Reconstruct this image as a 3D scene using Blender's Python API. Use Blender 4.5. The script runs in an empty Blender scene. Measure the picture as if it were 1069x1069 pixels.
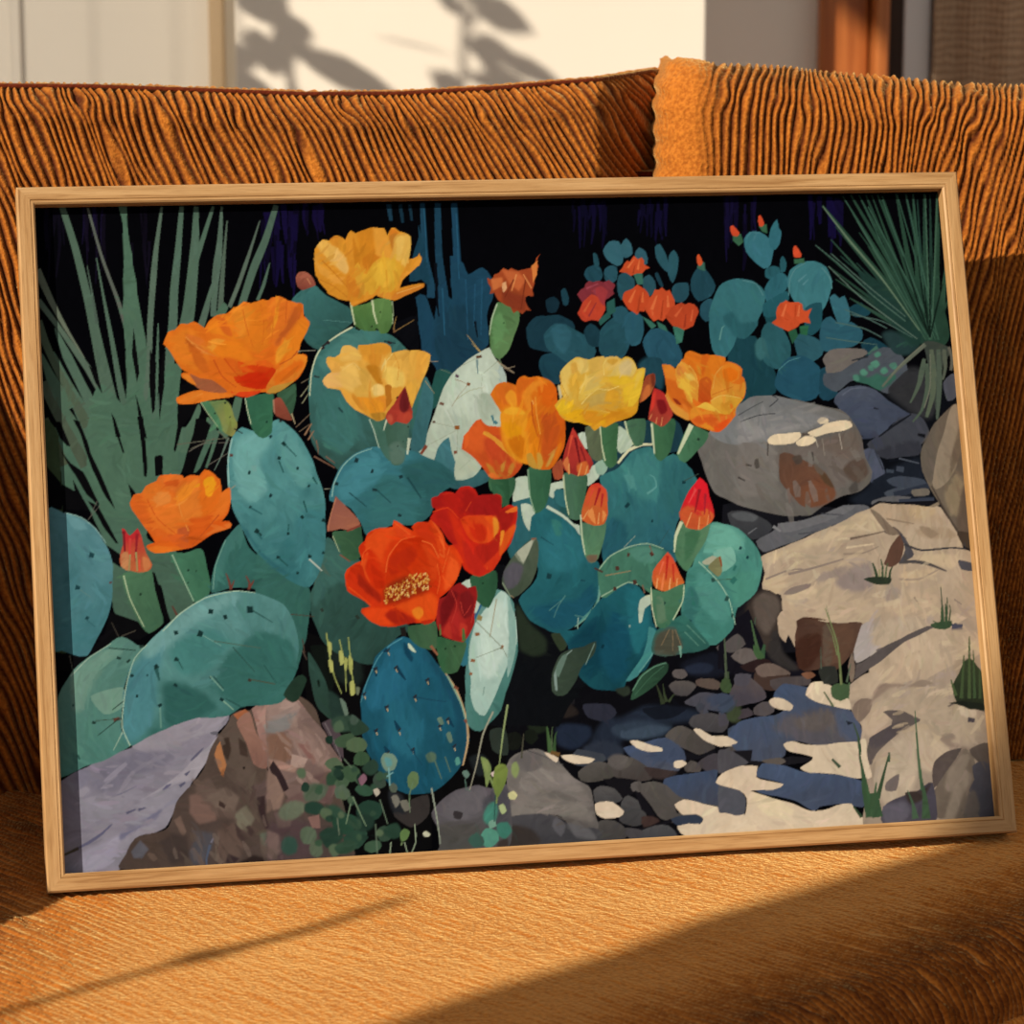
import bpy, bmesh, math, random
import numpy as np
from mathutils import Vector, Matrix

S = bpy.context.scene
C = S.collection
R = math.radians

# ------------------------------------------------------------------ camera, sky, sun, exposure
CAM_Z = 1.125
cam_data = bpy.data.cameras.new('camera'); cam = bpy.data.objects.new('camera', cam_data); C.objects.link(cam)
cam.location = (0, 0, CAM_Z); cam.rotation_euler = (R(90-11.08), 0, 0)
cam_data.sensor_width = 36; cam_data.lens = 3085/1069*36
cam_data.clip_start = .05; cam_data.clip_end = 60
cam_data.dof.use_dof = True; cam_data.dof.focus_distance = 2.2; cam_data.dof.aperture_fstop = 11
S.camera = cam
world = bpy.data.worlds.new('daylight'); S.world = world; world.use_nodes = True
bg = world.node_tree.nodes['Background']; bg.inputs[0].default_value = (1.0, .93, .84, 1); bg.inputs[1].default_value = .42
sun_data = bpy.data.lights.new('sun', 'SUN'); sun = bpy.data.objects.new('sun', sun_data); C.objects.link(sun)
SUN_AZ, SUN_EL = R(42.5), R(30)
SUN = Vector((math.cos(SUN_AZ)*math.cos(SUN_EL), math.sin(SUN_AZ)*math.cos(SUN_EL), -math.sin(SUN_EL)))
sun.rotation_euler = SUN.to_track_quat('-Z', 'Y').to_euler(); sun.location = (-4, -3, 4)
sun_data.energy = 5.3; sun_data.color = (1.0, .86, .66); sun_data.angle = R(.6)
S.view_settings.view_transform = 'Standard'; S.view_settings.look = 'None'
S.view_settings.exposure = 0; S.view_settings.gamma = 1; S.view_settings.use_curve_mapping = False

# ------------------------------------------------------------------ helpers
def link(name, me, m=None, parent=None):
    o = bpy.data.objects.new(name, me); C.objects.link(o)
    if m: me.materials.append(m)
    if parent: o.parent = parent
    return o
def thing(name, label, cat, loc=(0, 0, 0), rot=(0, 0, 0), group=None):
    o = bpy.data.objects.new(name, None); C.objects.link(o); o.empty_display_size = .1
    o.location = loc; o.rotation_euler = rot; o['label'] = label; o['category'] = cat
    if group: o['group'] = group
    return o
def tag(o, label, cat, kind=None):
    o['label'] = label; o['category'] = cat
    if kind: o['kind'] = kind
    return o
def struct(o, label, cat):
    return tag(o, label, cat, 'structure')
def mesh_bm(bm, name, smooth=False):
    bmesh.ops.recalc_face_normals(bm, faces=bm.faces)
    me = bpy.data.meshes.new(name); bm.to_mesh(me); bm.free()
    if smooth:
        for p in me.polygons: p.use_smooth = True
    return me
def add_box(bm, c, s, bevel=0, rotz=0):
    r = bmesh.ops.create_cube(bm, size=1)
    bmesh.ops.scale(bm, vec=s, verts=r['verts'])
    if bevel:
        es = list({e for v in r['verts'] for e in v.link_edges})
        g = bmesh.ops.bevel(bm, geom=es, offset=bevel, segments=3, profile=.6, affect='EDGES')
        vs = list({v for f in g['faces'] for v in f.verts} | {v for v in r['verts'] if v.is_valid})
    else:
        vs = r['verts']
    if rotz: bmesh.ops.rotate(bm, cent=(0, 0, 0), matrix=Matrix.Rotation(rotz, 3, 'Z'), verts=vs)
    bmesh.ops.translate(bm, vec=c, verts=vs)
def add_tube(bm, pts, radii, n=10, cap=True):
    pts = [Vector(p) for p in pts]
    if not hasattr(radii, '__len__'): radii = [radii]*len(pts)
    rings = []
    for i, p in enumerate(pts):
        t = (pts[min(i+1, len(pts)-1)]-pts[max(i-1, 0)]).normalized()
        a = t.orthogonal().normalized() if not rings else (rings_a - t*rings_a.dot(t)).normalized()
        rings_a = a; b_ = t.cross(a)
        rings.append([bm.verts.new(p+(a*math.cos(2*math.pi*k/n)+b_*math.sin(2*math.pi*k/n))*radii[i]) for k in range(n)])
    for r0, r1 in zip(rings, rings[1:]):
        for k in range(n): bm.faces.new((r0[k], r0[(k+1) % n], r1[(k+1) % n], r1[k]))
    if cap:
        bm.faces.new(rings[0][::-1]); bm.faces.new(rings[-1])
def add_prism(bm, poly, z0, z1):
    lo = [bm.verts.new((x, y, z0)) for x, y in poly]; hi = [bm.verts.new((x, y, z1)) for x, y in poly]
    n = len(poly)
    for i in range(n): bm.faces.new((lo[i], lo[(i+1) % n], hi[(i+1) % n], hi[i]))
    bm.faces.new(lo[::-1]); bm.faces.new(hi)
def grid_mesh(name, P, colour=None, attr='tone'):
    """P: (rows, cols, 3) array of points -> one smooth quad mesh"""
    r, c, _ = P.shape
    me = bpy.data.meshes.new(name)
    me.vertices.add(r*c); me.vertices.foreach_set('co', P.reshape(-1).astype(np.float32))
    i = np.arange(r*c).reshape(r, c)
    q = np.stack([i[:-1, :-1], i[:-1, 1:], i[1:, 1:], i[1:, :-1]], -1).reshape(-1, 4)
    me.loops.add(q.size); me.loops.foreach_set('vertex_index', q.reshape(-1).astype(np.int32))
    me.polygons.add(len(q)); me.polygons.foreach_set('loop_start', (np.arange(len(q))*4).astype(np.int32))
    me.polygons.foreach_set('use_smooth', np.ones(len(q), bool))
    me.update(calc_edges=True)
    if colour is not None:
        ca = me.color_attributes.new(attr, 'FLOAT_COLOR', 'POINT')
        rgba = np.ones((r*c, 4), np.float32); rgba[:, :3] = colour.reshape(-1, 3)
        ca.data.foreach_set('color', rgba.reshape(-1))
    return me
def noise_field(rng, h, w, ch, cw):
    g = rng.standard_normal((ch+2, cw+2))
    y = np.linspace(0, ch, h); x = np.linspace(0, cw, w)
    yi, xi = y.astype(int), x.astype(int); fy, fx = (y-yi)[:, None], (x-xi)[None]
    fy, fx = fy*fy*(3-2*fy), fx*fx*(3-2*fx)
    a = g[yi][:, xi]; b = g[yi][:, xi+1]; c = g[yi+1][:, xi]; e = g[yi+1][:, xi+1]
    return (a*(1-fx)+b*fx)*(1-fy)+(c*(1-fx)+e*fx)*fy

# ------------------------------------------------------------------ materials
def mat(name, base=(.5, .5, .5), rough=.6, spec=.5):
    m = bpy.data.materials.new(name); m.use_nodes = True
    b = m.node_tree.nodes['Principled BSDF']
    b.inputs['Base Color'].default_value = (*base, 1); b.inputs['Roughness'].default_value = rough
    b.inputs['Specular IOR Level'].default_value = spec
    return m, m.node_tree, b
def node(nt, t, **kw):
    n = nt.nodes.new(t)
    for k, v in kw.items(): setattr(n, k, v)
    return n
def ramp(nt, stops):
    n = nt.nodes.new('ShaderNodeValToRGB'); e = n.color_ramp.elements
    while len(e) < len(stops): e.new(.5)
    for i, (p, c) in enumerate(stops): e[i].position = p; e[i].color = (*c, 1)
    return n
def noise_mat(name, c1, c2, scale, rough=.7, stretch=(1, 1, 1), bump=0, detail=4, spec=.3, bump_dist=.002, distort=0):
    m, nt, b = mat(name, c1, rough, spec)
    tc = node(nt, 'ShaderNodeTexCoord'); mp = node(nt, 'ShaderNodeMapping'); mp.inputs['Scale'].default_value = stretch
    nz = node(nt, 'ShaderNodeTexNoise'); nz.inputs['Scale'].default_value = scale; nz.inputs['Detail'].default_value = detail
    nz.inputs['Distortion'].default_value = distort
    rp = ramp(nt, [(.3, c1), (.7, c2)])
    nt.links.new(tc.outputs['Object'], mp.inputs[0]); nt.links.new(mp.outputs[0], nz.inputs['Vector'])
    nt.links.new(nz.outputs[0], rp.inputs[0]); nt.links.new(rp.outputs[0], b.inputs['Base Color'])
    if bump:
        bp = node(nt, 'ShaderNodeBump'); bp.inputs['Strength'].default_value = bump; bp.inputs['Distance'].default_value = bump_dist
        nt.links.new(nz.outputs[0], bp.inputs['Height']); nt.links.new(bp.outputs[0], b.inputs['Normal'])
    return m
def oak_mat():
    m, nt, b = mat('oak', (.5, .3, .12), .5, .35)
    tc = node(nt, 'ShaderNodeTexCoord'); mp = node(nt, 'ShaderNodeMapping'); mp.inputs['Scale'].default_value = (6, 130, 130)
    oi = node(nt, 'ShaderNodeObjectInfo'); ad = node(nt, 'ShaderNodeVectorMath', operation='ADD')
    n1 = node(nt, 'ShaderNodeTexNoise'); n1.inputs['Scale'].default_value = 1.6; n1.inputs['Detail'].default_value = 5; n1.inputs['Distortion'].default_value = .6
    n2 = node(nt, 'ShaderNodeTexNoise'); n2.inputs['Scale'].default_value = 9; n2.inputs['Detail'].default_value = 2
    r1 = ramp(nt, [(.28, (.30, .155, .055)), (.42, (.43, .25, .105)), (.7, (.53, .335, .16))])
    r2 = ramp(nt, [(.35, (.72, .66, .6)), (.5, (1, 1, 1))])
    mx = node(nt, 'ShaderNodeMix', data_type='RGBA', blend_type='MULTIPLY'); mx.inputs['Factor'].default_value = .55
    L = nt.links.new
    L(tc.outputs['Object'], ad.inputs[0]); L(oi.outputs['Random'], ad.inputs[1]); L(ad.outputs[0], mp.inputs[0])
    L(mp.outputs[0], n1.inputs['Vector']); L(mp.outputs[0], n2.inputs['Vector'])
    L(n1.outputs[0], r1.inputs[0]); L(n2.outputs[0], r2.inputs[0])
    L(r1.outputs[0], mx.inputs['A']); L(r2.outputs[0], mx.inputs['B']); L(mx.outputs['Result'], b.inputs['Base Color'])
    bp = node(nt, 'ShaderNodeBump'); bp.inputs['Strength'].default_value = .25; bp.inputs['Distance'].default_value = .0006
    L(n2.outputs[0], bp.inputs['Height']); L(bp.outputs[0], b.inputs['Normal'])
    return m
def corduroy_mat():
    m, nt, b = mat('rust_corduroy', (.6, .2, .03), .85, .15)
    L = nt.links.new
    at = node(nt, 'ShaderNodeAttribute', attribute_name='tone')
    tc = node(nt, 'ShaderNodeTexCoord')
    nz = node(nt, 'ShaderNodeTexNoise'); nz.inputs['Scale'].default_value = 330; nz.inputs['Detail'].default_value = 3
    nb = node(nt, 'ShaderNodeTexNoise'); nb.inputs['Scale'].default_value = 9; nb.inputs['Detail'].default_value = 3
    rp = ramp(nt, [(.36, (.66, .56, .46)), (.62, (1.0, 1.0, 1.0))])
    r2 = ramp(nt, [(.3, (.88, .84, .8)), (.7, (1.0, 1.0, 1.0))])
    m1 = node(nt, 'ShaderNodeMix', data_type='RGBA', blend_type='MULTIPLY'); m1.inputs['Factor'].default_value = 1
    m2 = node(nt, 'ShaderNodeMix', data_type='RGBA', blend_type='MULTIPLY'); m2.inputs['Factor'].default_value = 1
    L(tc.outputs['Object'], nz.inputs['Vector']); L(tc.outputs['Object'], nb.inputs['Vector'])
    L(nz.outputs[0], rp.inputs[0]); L(nb.outputs[0], r2.inputs[0])
    L(at.outputs['Color'], m1.inputs['A']); L(rp.outputs[0], m1.inputs['B'])
    L(m1.outputs['Result'], m2.inputs['A']); L(r2.outputs[0], m2.inputs['B'])
    L(m2.outputs['Result'], b.inputs['Base Color'])
    b.inputs['Sheen Weight'].default_value = .75; b.inputs['Sheen Roughness'].default_value = .4
    b.inputs['Sheen Tint'].default_value = (1, .72, .30, 1)
    bp = node(nt, 'ShaderNodeBump'); bp.inputs['Strength'].default_value = .8; bp.inputs['Distance'].default_value = .0022
    L(nz.outputs[0], bp.inputs['Height']); L(bp.outputs[0], b.inputs['Normal'])
    return m
OAK = oak_mat(); CORD = corduroy_mat()
WALL = noise_mat('wall_paint', (.80, .76, .70), (.84, .80, .74), 3, .9, bump=.1, bump_dist=.002)
FLOOR = noise_mat('floor_wood', (.30, .17, .08), (.40, .24, .12), 4, .45, stretch=(2, 20, 1))

# ------------------------------------------------------------------ the room
def wall_box(name, x0, x1, y0, y1, z0, z1, m, label, cat='wall'):
    bm = bmesh.new(); add_box(bm, ((x0+x1)/2, (y0+y1)/2, (z0+z1)/2), (x1-x0, y1-y0, z1-z0))
    return struct(link(name, mesh_bm(bm, name), m), label, cat)
WALL_H = 2.9
bm = bmesh.new(); add_box(bm, (.6, 1.5, -.05), (5.0, 6.4, .1))
struct(link('floor', mesh_bm(bm, 'floor'), FLOOR), 'brown plank floor under the sofa', 'floor')
PALE = noise_mat('pale_wall_paint', (.80, .77, .72), (.84, .81, .76), 3, .9, bump=.1, bump_dist=.002)
GREIGE = noise_mat('grey_wall_paint', (.86, .83, .78), (.89, .86, .81), 3, .9, bump=.1, bump_dist=.002)
# back wall: recessed plane with a wide plastered pier standing out of it
wall_box('wall_back', -1.72, .0, 4.02, 4.16, 0, WALL_H, PALE, 'pale shaded stretch of back wall left of the pier')
wall_box('wall_right', .0, 3.1, 4.02, 4.16, 0, WALL_H, GREIGE, 'grey shaded stretch of back wall right of the sunlit pier')
bm = bmesh.new(); add_box(bm, (-.053, 3.92, WALL_H/2), (.60, .22, WALL_H), bevel=.004)
struct(link('wall_pier', mesh_bm(bm, 'wall_pier'), WALL), 'sunlit cream wall pier standing out of the back wall', 'wall')
# left wall with its tall window opening
JAMB_NEAR, JAMB_FAR, SILL, HEAD = .225, 3.80, 1.05, 2.75
bm = bmesh.new()
XW = -1.66
for (ya, yb, za, zb) in ((-1.7, JAMB_NEAR, 0, WALL_H), (JAMB_FAR, 4.16, 0, WALL_H), (JAMB_NEAR, JAMB_FAR, 0, SILL), (JAMB_NEAR, JAMB_FAR, HEAD, WALL_H)):
    add_box(bm, (XW, (ya+yb)/2, (za+zb)/2), (.12, yb-ya, zb-za))
struct(link('wall_left', mesh_bm(bm, 'wall_left'), WALL), 'cream left wall with the tall window the sun comes through', 'wall')
WHITE = noise_mat('white_paint', (.78, .75, .70), (.82, .79, .74), 6, .5)
bm = bmesh.new()
for (c, s) in (((XW, JAMB_NEAR-.0, (SILL+HEAD)/2), (.16, .05, HEAD-SILL+.1)), ((XW, JAMB_FAR, (SILL+HEAD)/2), (.16, .05, HEAD-SILL+.1)),
               ((XW, (JAMB_NEAR+JAMB_FAR)/2, SILL), (.2, JAMB_FAR-JAMB_NEAR+.1, .05)), ((XW, (JAMB_NEAR+JAMB_FAR)/2, HEAD), (.16, JAMB_FAR-JAMB_NEAR+.1, .05))):
    add_box(bm, c, s, bevel=.006)
struct(link('window_1', mesh_bm(bm, 'window_1'), WHITE), 'white frame of the tall open window in the left wall', 'window')

TAN = noise_mat('tan_trim', (.50, .38, .25), (.56, .43, .29), 5, .7)
bm = bmesh.new(); add_box(bm, (-.395, 4.005, WALL_H/2), (.020, .03, WALL_H), bevel=.004)
struct(link('trim_1', mesh_bm(bm, 'trim_1'), TAN), 'narrow tan trim strip on the shaded wall', 'trim')
bm = bmesh.new(); add_box(bm, (-.668, 4.018, WALL_H/2), (.016, .008, WALL_H), bevel=.002)
struct(link('trim_2', mesh_bm(bm, 'trim_2'), WHITE), 'thin white strip running up the wall at far left', 'trim')

# wooden door frame, pale trim and woven curtain at the right of the back wall
DOORWOOD = noise_mat('reddish_wood', (.30, .085, .02), (.45, .15, .04), 4, .35, stretch=(30, 30, 1.2), spec=.5)
DARK = noise_mat('dark_wood', (.028, .014, .009), (.045, .022, .013), 5, .5, stretch=(20, 20, 1))
door = thing('door', 'reddish brown wooden door frame beside the shaded wall', 'door', (.478, 4.02, 0)); door['kind'] = 'structure'
bm = bmesh.new(); add_box(bm, (-.036, -.02, 1.2), (.066, .04, 2.4), bevel=.006)
link('jamb', mesh_bm(bm, 'jamb'), DOORWOOD, door)
bm = bmesh.new(); add_box(bm, (.008, -.05, 1.2), (.018, .1, 2.4), bevel=.005)
link('door_stop', mesh_bm(bm, 'door_stop'), DOORWOOD, door)
bm = bmesh.new(); add_box(bm, (.032, -.012, 1.2), (.034, .02, 2.4), bevel=.003)
d2 = link('door_panel', mesh_bm(bm, 'door_panel'), DARK, door); d2['label'] = 'dark brown inner edge'
GREYB = noise_mat('blue_grey_paint', (.74, .77, .80), (.80, .83, .86), 4, .5)
bm = bmesh.new(); add_box(bm, (.541, 4.008, 1.2), (.036, .024, 2.4), bevel=.004)
struct(link('trim_3', mesh_bm(bm, 'trim_3'), GREYB), 'pale blue grey vertical trim beside the door frame', 'trim')
def woven_mat():
    m, nt, b = mat('brown_weave', (.2, .13, .08), .9, .1)
    tc = node(nt, 'ShaderNodeTexCoord'); L = nt.links.new
    w1 = node(nt, 'ShaderNodeTexWave', wave_type='BANDS', bands_direction='X'); w1.inputs['Scale'].default_value = 45; w1.inputs['Distortion'].default_value = 4
    w2 = node(nt, 'ShaderNodeTexWave', wave_type='BANDS', bands_direction='Z'); w2.inputs['Scale'].default_value = 30; w2.inputs['Distortion'].default_value = 5
    mx = node(nt, 'ShaderNodeMix', data_type='FLOAT'); mx.inputs['Factor'].default_value = .5
    rp = ramp(nt, [(.2, (.26, .17, .11)), (.8, (.48, .34, .23))])
    L(tc.outputs['Object'], w1.inputs[0]); L(tc.outputs['Object'], w2.inputs[0])
    L(w1.outputs['Fac'], mx.inputs['A']); L(w2.outputs['Fac'], mx.inputs['B']); L(mx.outputs['Result'], rp.inputs[0])
    L(rp.outputs[0], b.inputs['Base Color'])
    bp = node(nt, 'ShaderNodeBump'); bp.inputs['Strength'].default_value = .5; bp.inputs['Distance'].default_value = .003
    L(mx.outputs['Result'], bp.inputs['Height']); L(bp.outputs[0], b.inputs['Normal'])
    return m
xs = np.linspace(.560, 1.25, 160); zs = np.linspace(.12, 2.45, 14)
X, Z = np.meshgrid(xs, zs); Y = 3.985+.014*np.sin((X-.56)*48)+.004*np.sin(X*131)
front = np.stack([X, Y, Z], -1)
cm = grid_mesh('curtain', front)
cur = tag(link('curtain', cm, woven_mat()), 'brown woven curtain hanging at the right of the back wall', 'curtain')
sl = cur.modifiers.new('thick', 'SOLIDIFY'); sl.thickness = .004; sl.offset = 1

# unseen sheer added to pass part of the sun to the back wall; potted plant beside it
sheer = bpy.data.materials.new('sun_filter_sheer'); sheer.use_nodes = True
nt = sheer.node_tree; out = nt.nodes['Material Output']; nt.nodes.remove(nt.nodes['Principled BSDF'])
tp = node(nt, 'ShaderNodeBsdfTransparent'); tr = node(nt, 'ShaderNodeBsdfTranslucent'); ms = node(nt, 'ShaderNodeMixShader')
tr.inputs[0].default_value = (.9, .88, .84, 1); ms.inputs[0].default_value = .62
nt.links.new(tp.outputs[0], ms.inputs[1]); nt.links.new(tr.outputs[0], ms.inputs[2]); nt.links.new(ms.outputs[0], out.inputs[0])
ys = np.linspace(2.715, 3.84, 220); zs = np.linspace(.95, 2.80, 8)
Yg, Zg = np.meshgrid(ys, zs)
tag(link('added_sun_sheer', grid_mesh('added_sun_sheer', np.stack([-1.52+.022*np.sin((Yg-2.635)*62), Yg, Zg], -1)), sheer), 'unseen white sheer added over the far window to pass part of the sun to the back wall', 'curtain')
BARK = noise_mat('bark', (.12, .08, .05), (.2, .14, .09), 20, .9)
LEAF = noise_mat('leaf', (.05, .14, .03), (.09, .22, .05), 8, .6)
POT = noise_mat('terracotta', (.42, .18, .09), (.5, .23, .12), 8, .8)
rt = random.Random(9)
plant = thing('potted_plant', 'tall leafy plant in a terracotta pot standing near the left window', 'plant', (-.97, 3.08, 0))
bm = bmesh.new(); add_tube(bm, [(0, 0, 0), (0, 0, .26), (0, 0, .30), (0, 0, .32)], [.11, .15, .165, .165], 28); link('pot', mesh_bm(bm, 'pot', True), POT, plant)
tm = bmesh.new(); lm = bmesh.new()
def leaf(bm, p, d, ln, wd):
    d = Vector(d).normalized(); s = d.cross(Vector((rt.uniform(-1, 1), rt.uniform(-1, 1), rt.uniform(-1, 1)))).normalized(); nn = d.cross(s)
    prof = [(0, .05), (.25, .75), (.5, 1), (.75, .7), (1, .03)]
    rows = [(bm.verts.new(p+d*ln*t-s*wd*w+nn*.1*ln*t*t), bm.verts.new(p+d*ln*t+s*wd*w+nn*.1*ln*t*t)) for t, w in prof]
    for a, b_ in zip(rows, rows[1:]): bm.faces.new((a[0], a[1], b_[1], b_[0]))
for k, (ox, oy, lean, hz) in enumerate(((-.03, .02, -.05, 1.80), (.02, -.02, .04, 1.74), (.05, .03, .12, 1.62), (-.05, -.03, -.13, 1.68))):
    pts = [Vector((ox+lean*t*t+.012*math.sin(9*t+k), oy-lean*t*t*.9, .3+(hz-.3)*t)) for t in np.linspace(0, 1, 9)]
    add_tube(tm, pts, [.009-.006*t for t in np.linspace(0, 1, 9)], 7)
    for q in range(30):
        t = .58+.42*q/29; i_ = min(7, int(t*8)); p = pts[i_].lerp(pts[i_+1], t*8-i_)
        a_ = 2.4*q+k
        leaf(lm, p, (math.cos(a_), math.sin(a_), rt.uniform(-.3, .7)), rt.uniform(.05, .10), rt.uniform(.014, .028))
link('stems', mesh_bm(tm, 'stems', True), BARK, plant); link('foliage', mesh_bm(lm, 'foliage'), LEAF, plant)

# ------------------------------------------------------------------ sofa
PITCH = .0060
GOLD = np.array([.56, .190, .024]); DEEP = np.array([.07, .009, .002])  # DEEP: darker backing cloth, with shade between the wales put into its colour
def ribbed(name, P, across, amp, seed, wob=.55, groove=.9, fuzz=None):
    """raise corduroy wales on the surface P; across = distance measured across the wales, amp = their height"""
    rng = np.random.default_rng(seed)
    r, c, _ = P.shape
    du = np.gradient(P, axis=1); dv = np.gradient(P, axis=0)
    N = np.cross(du, dv); N /= np.maximum(np.linalg.norm(N, axis=2, keepdims=True), 1e-9)
    ph = across/PITCH
    ph = ph+wob*.55*noise_field(rng, r, c, max(3, r//22), max(4, c//30))+wob*.5*noise_field(rng, r, c, max(3, r//8), max(4, c//9))+wob*1.6*noise_field(rng, r, c, 4, 8)
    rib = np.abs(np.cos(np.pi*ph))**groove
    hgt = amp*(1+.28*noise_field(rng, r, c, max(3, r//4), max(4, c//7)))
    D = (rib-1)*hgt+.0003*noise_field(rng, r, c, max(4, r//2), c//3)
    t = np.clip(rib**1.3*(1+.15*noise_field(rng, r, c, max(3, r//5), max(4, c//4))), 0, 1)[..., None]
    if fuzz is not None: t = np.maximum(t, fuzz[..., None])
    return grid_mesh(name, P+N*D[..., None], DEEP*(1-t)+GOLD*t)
SEAT_Z = .4512
sofa = thing('sofa', 'rust orange corduroy sofa the framed picture stands on', 'sofa', (0, 2.0, 0))
INV = Matrix.Translation((0, -2.0, 0))
def on_sofa(name, me, m, parent=sofa):
    me.transform(INV); return link(name, me, m, parent)
# seat: wales run towards the rounded front edge and roll over it
E_, D_ = np.array([.719, .695]), np.array([.695, -.719])
cols = np.arange(.80, 2.14, .00115); rows_top = 150
ROLL = .043
def edge_t(a): return -1.166-.30*np.clip(1.30-a, 0, 1)**2
te = edge_t(cols)
t0 = np.maximum((cols*.695-2.40)/.719, (-.60-cols*.719)/.695); t0 = np.minimum(t0, te-.03)
u = np.linspace(0, 1, rows_top)[:, None]
T = t0[None]*(1-u)+te[None]*u
Zt = np.full_like(T, SEAT_Z)
ang = np.linspace(0, math.pi/2, 26)[1:, None]
T2 = te[None]+ROLL*np.sin(ang); Z2 = SEAT_Z-ROLL*(1-np.cos(ang))+0*te[None]
Tt = np.concatenate([T, T2]); Zz = np.concatenate([Zt, Z2]); A_ = np.broadcast_to(cols[None], Tt.shape)
P = np.stack([A_*E_[0]+Tt*D_[0], A_*E_[1]+Tt*D_[1], Zz], -1)
over = np.clip((Tt-(te[None]-.10))/.10, 0, 1)
rngs = np.random.default_rng(3)
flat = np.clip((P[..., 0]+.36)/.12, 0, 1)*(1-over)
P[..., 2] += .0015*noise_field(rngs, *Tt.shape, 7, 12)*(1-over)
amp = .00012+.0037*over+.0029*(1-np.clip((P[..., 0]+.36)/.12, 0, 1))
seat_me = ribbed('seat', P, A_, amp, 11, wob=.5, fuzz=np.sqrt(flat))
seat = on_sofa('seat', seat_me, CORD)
# piping along the bottom of the roll, boxing below it
pp = [(cols[i]*E_[0]+(te[i]+ROLL+.001)*D_[0], cols[i]*E_[1]+(te[i]+ROLL+.001)*D_[1], SEAT_Z-ROLL-.004) for i in range(0, len(cols), 14)]
bm = bmesh.new(); add_tube(bm, pp, .0042, 10); me = mesh_bm(bm, 'piping', True)
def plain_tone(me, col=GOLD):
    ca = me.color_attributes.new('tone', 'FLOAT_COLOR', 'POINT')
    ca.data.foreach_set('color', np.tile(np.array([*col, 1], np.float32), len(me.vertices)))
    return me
on_sofa('piping', plain_tone(me), CORD, seat)
bx = np.linspace(0, 1, 40)[:, None]
Tb = te[None]+ROLL-.012*np.sin(bx*3.1); Zb = SEAT_Z-ROLL-.006-.14*bx+0*te[None]; Ab = np.broadcast_to(cols[None], Tb.shape)
Pb = np.stack([Ab*E_[0]+Tb*D_[0], Ab*E_[1]+Tb*D_[1], Zb], -1)
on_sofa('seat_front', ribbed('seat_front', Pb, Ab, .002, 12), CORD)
foot = [(cols[i]*E_[0]+(te[i]+.02)*D_[0], cols[i]*E_[1]+(te[i]+.02)*D_[1]) for i in range(0, len(cols), 60)]
foot = [p for p in foot if p[0] > -.6]+[(.70, 2.42), (-.60, 2.42)]
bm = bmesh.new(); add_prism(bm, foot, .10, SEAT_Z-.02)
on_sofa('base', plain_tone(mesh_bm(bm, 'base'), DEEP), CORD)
for x, y in ((-.5, 1.55), (-.5, 2.35), (.55, 2.35), (.02, 1.75)):
    bm = bmesh.new(); add_tube(bm, [(x, y, 0), (x, y, .10)], [.02, .028], 14)
    on_sofa('foot', mesh_bm(bm, 'foot', True), DARK)
# backrest: near-vertical padded slab with a rolled top, wales slanting
TOPX = [-.56, -.418, -.341, -.263, -.168, -.09, -.011, .067, .122, .30]
TOPZ = [1.0085, 1.0075, 1.0065, 1.0035, .9995, .9995, 1.0035, 1.0095, 1.0135, .96]
TOPX[-1] = .22
bx0 = np.arange(-.86, .62, .00115)
RT = .034
prof_v = np.concatenate([np.linspace(0, 1, 120), 1+np.linspace(0, 1, 44)[1:]])
Uc, Vc = np.meshgrid(bx0, prof_v)
SL = np.interp(bx0, [-.5, -.3, .0, .3], [.34, .42, .62, .70])[None]
def back_y(x, z):
    return 2.262+.105*(x+.40)+.09*np.clip((x-.07)/.06, 0, 1)+(z-SEAT_Z)*.225-.012*np.sin(np.clip((z-SEAT_Z)/.5, 0, 1)*np.pi)
zt_mid = .997
vv = np.minimum(Vc, 1)
hgt_v = SEAT_Z-.03+vv*(zt_mid-RT-SEAT_Z+.03)
Xb = Uc-SL*(hgt_v-(zt_mid-RT))-SL*np.clip(Vc-1, 0, 1)*RT*2.98
zt = np.interp(Xb, TOPX, TOPZ)
Zb_ = SEAT_Z-.03+vv*(zt-RT-SEAT_Z+.03)
Yb_ = back_y(Xb, Zb_)
an = np.clip(Vc-1, 0, 1)*math.pi*.95
Yb_ = Yb_+RT*(1-np.cos(an)); Zb_ = Zb_+RT*np.sin(an)
Pk = np.stack([Xb, Yb_, Zb_], -1)
keep = (bx0 > -.84)
amp = .0042*(1-.45*np.clip((Xb-.0)/.10, 0, 1)*np.clip((Zb_-.93)/.05, 0, 1))
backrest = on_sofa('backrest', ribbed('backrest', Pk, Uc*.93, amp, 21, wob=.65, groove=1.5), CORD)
px_ = np.linspace(-.58, .125, 90)
bm = bmesh.new(); add_tube(bm, [(x, float(back_y(x, np.interp(x, TOPX, TOPZ)-RT))+RT*.62, float(np.interp(x, TOPX, TOPZ))+.0012-.004) for x in px_], .0022, 10)
pb = on_sofa('piping', plain_tone(mesh_bm(bm, 'piping', True), DEEP*2), CORD, backrest)
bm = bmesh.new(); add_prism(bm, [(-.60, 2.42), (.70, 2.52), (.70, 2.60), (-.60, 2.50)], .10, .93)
on_sofa('back_panel', plain_tone(mesh_bm(bm, 'back_panel'), DEEP), CORD)
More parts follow.
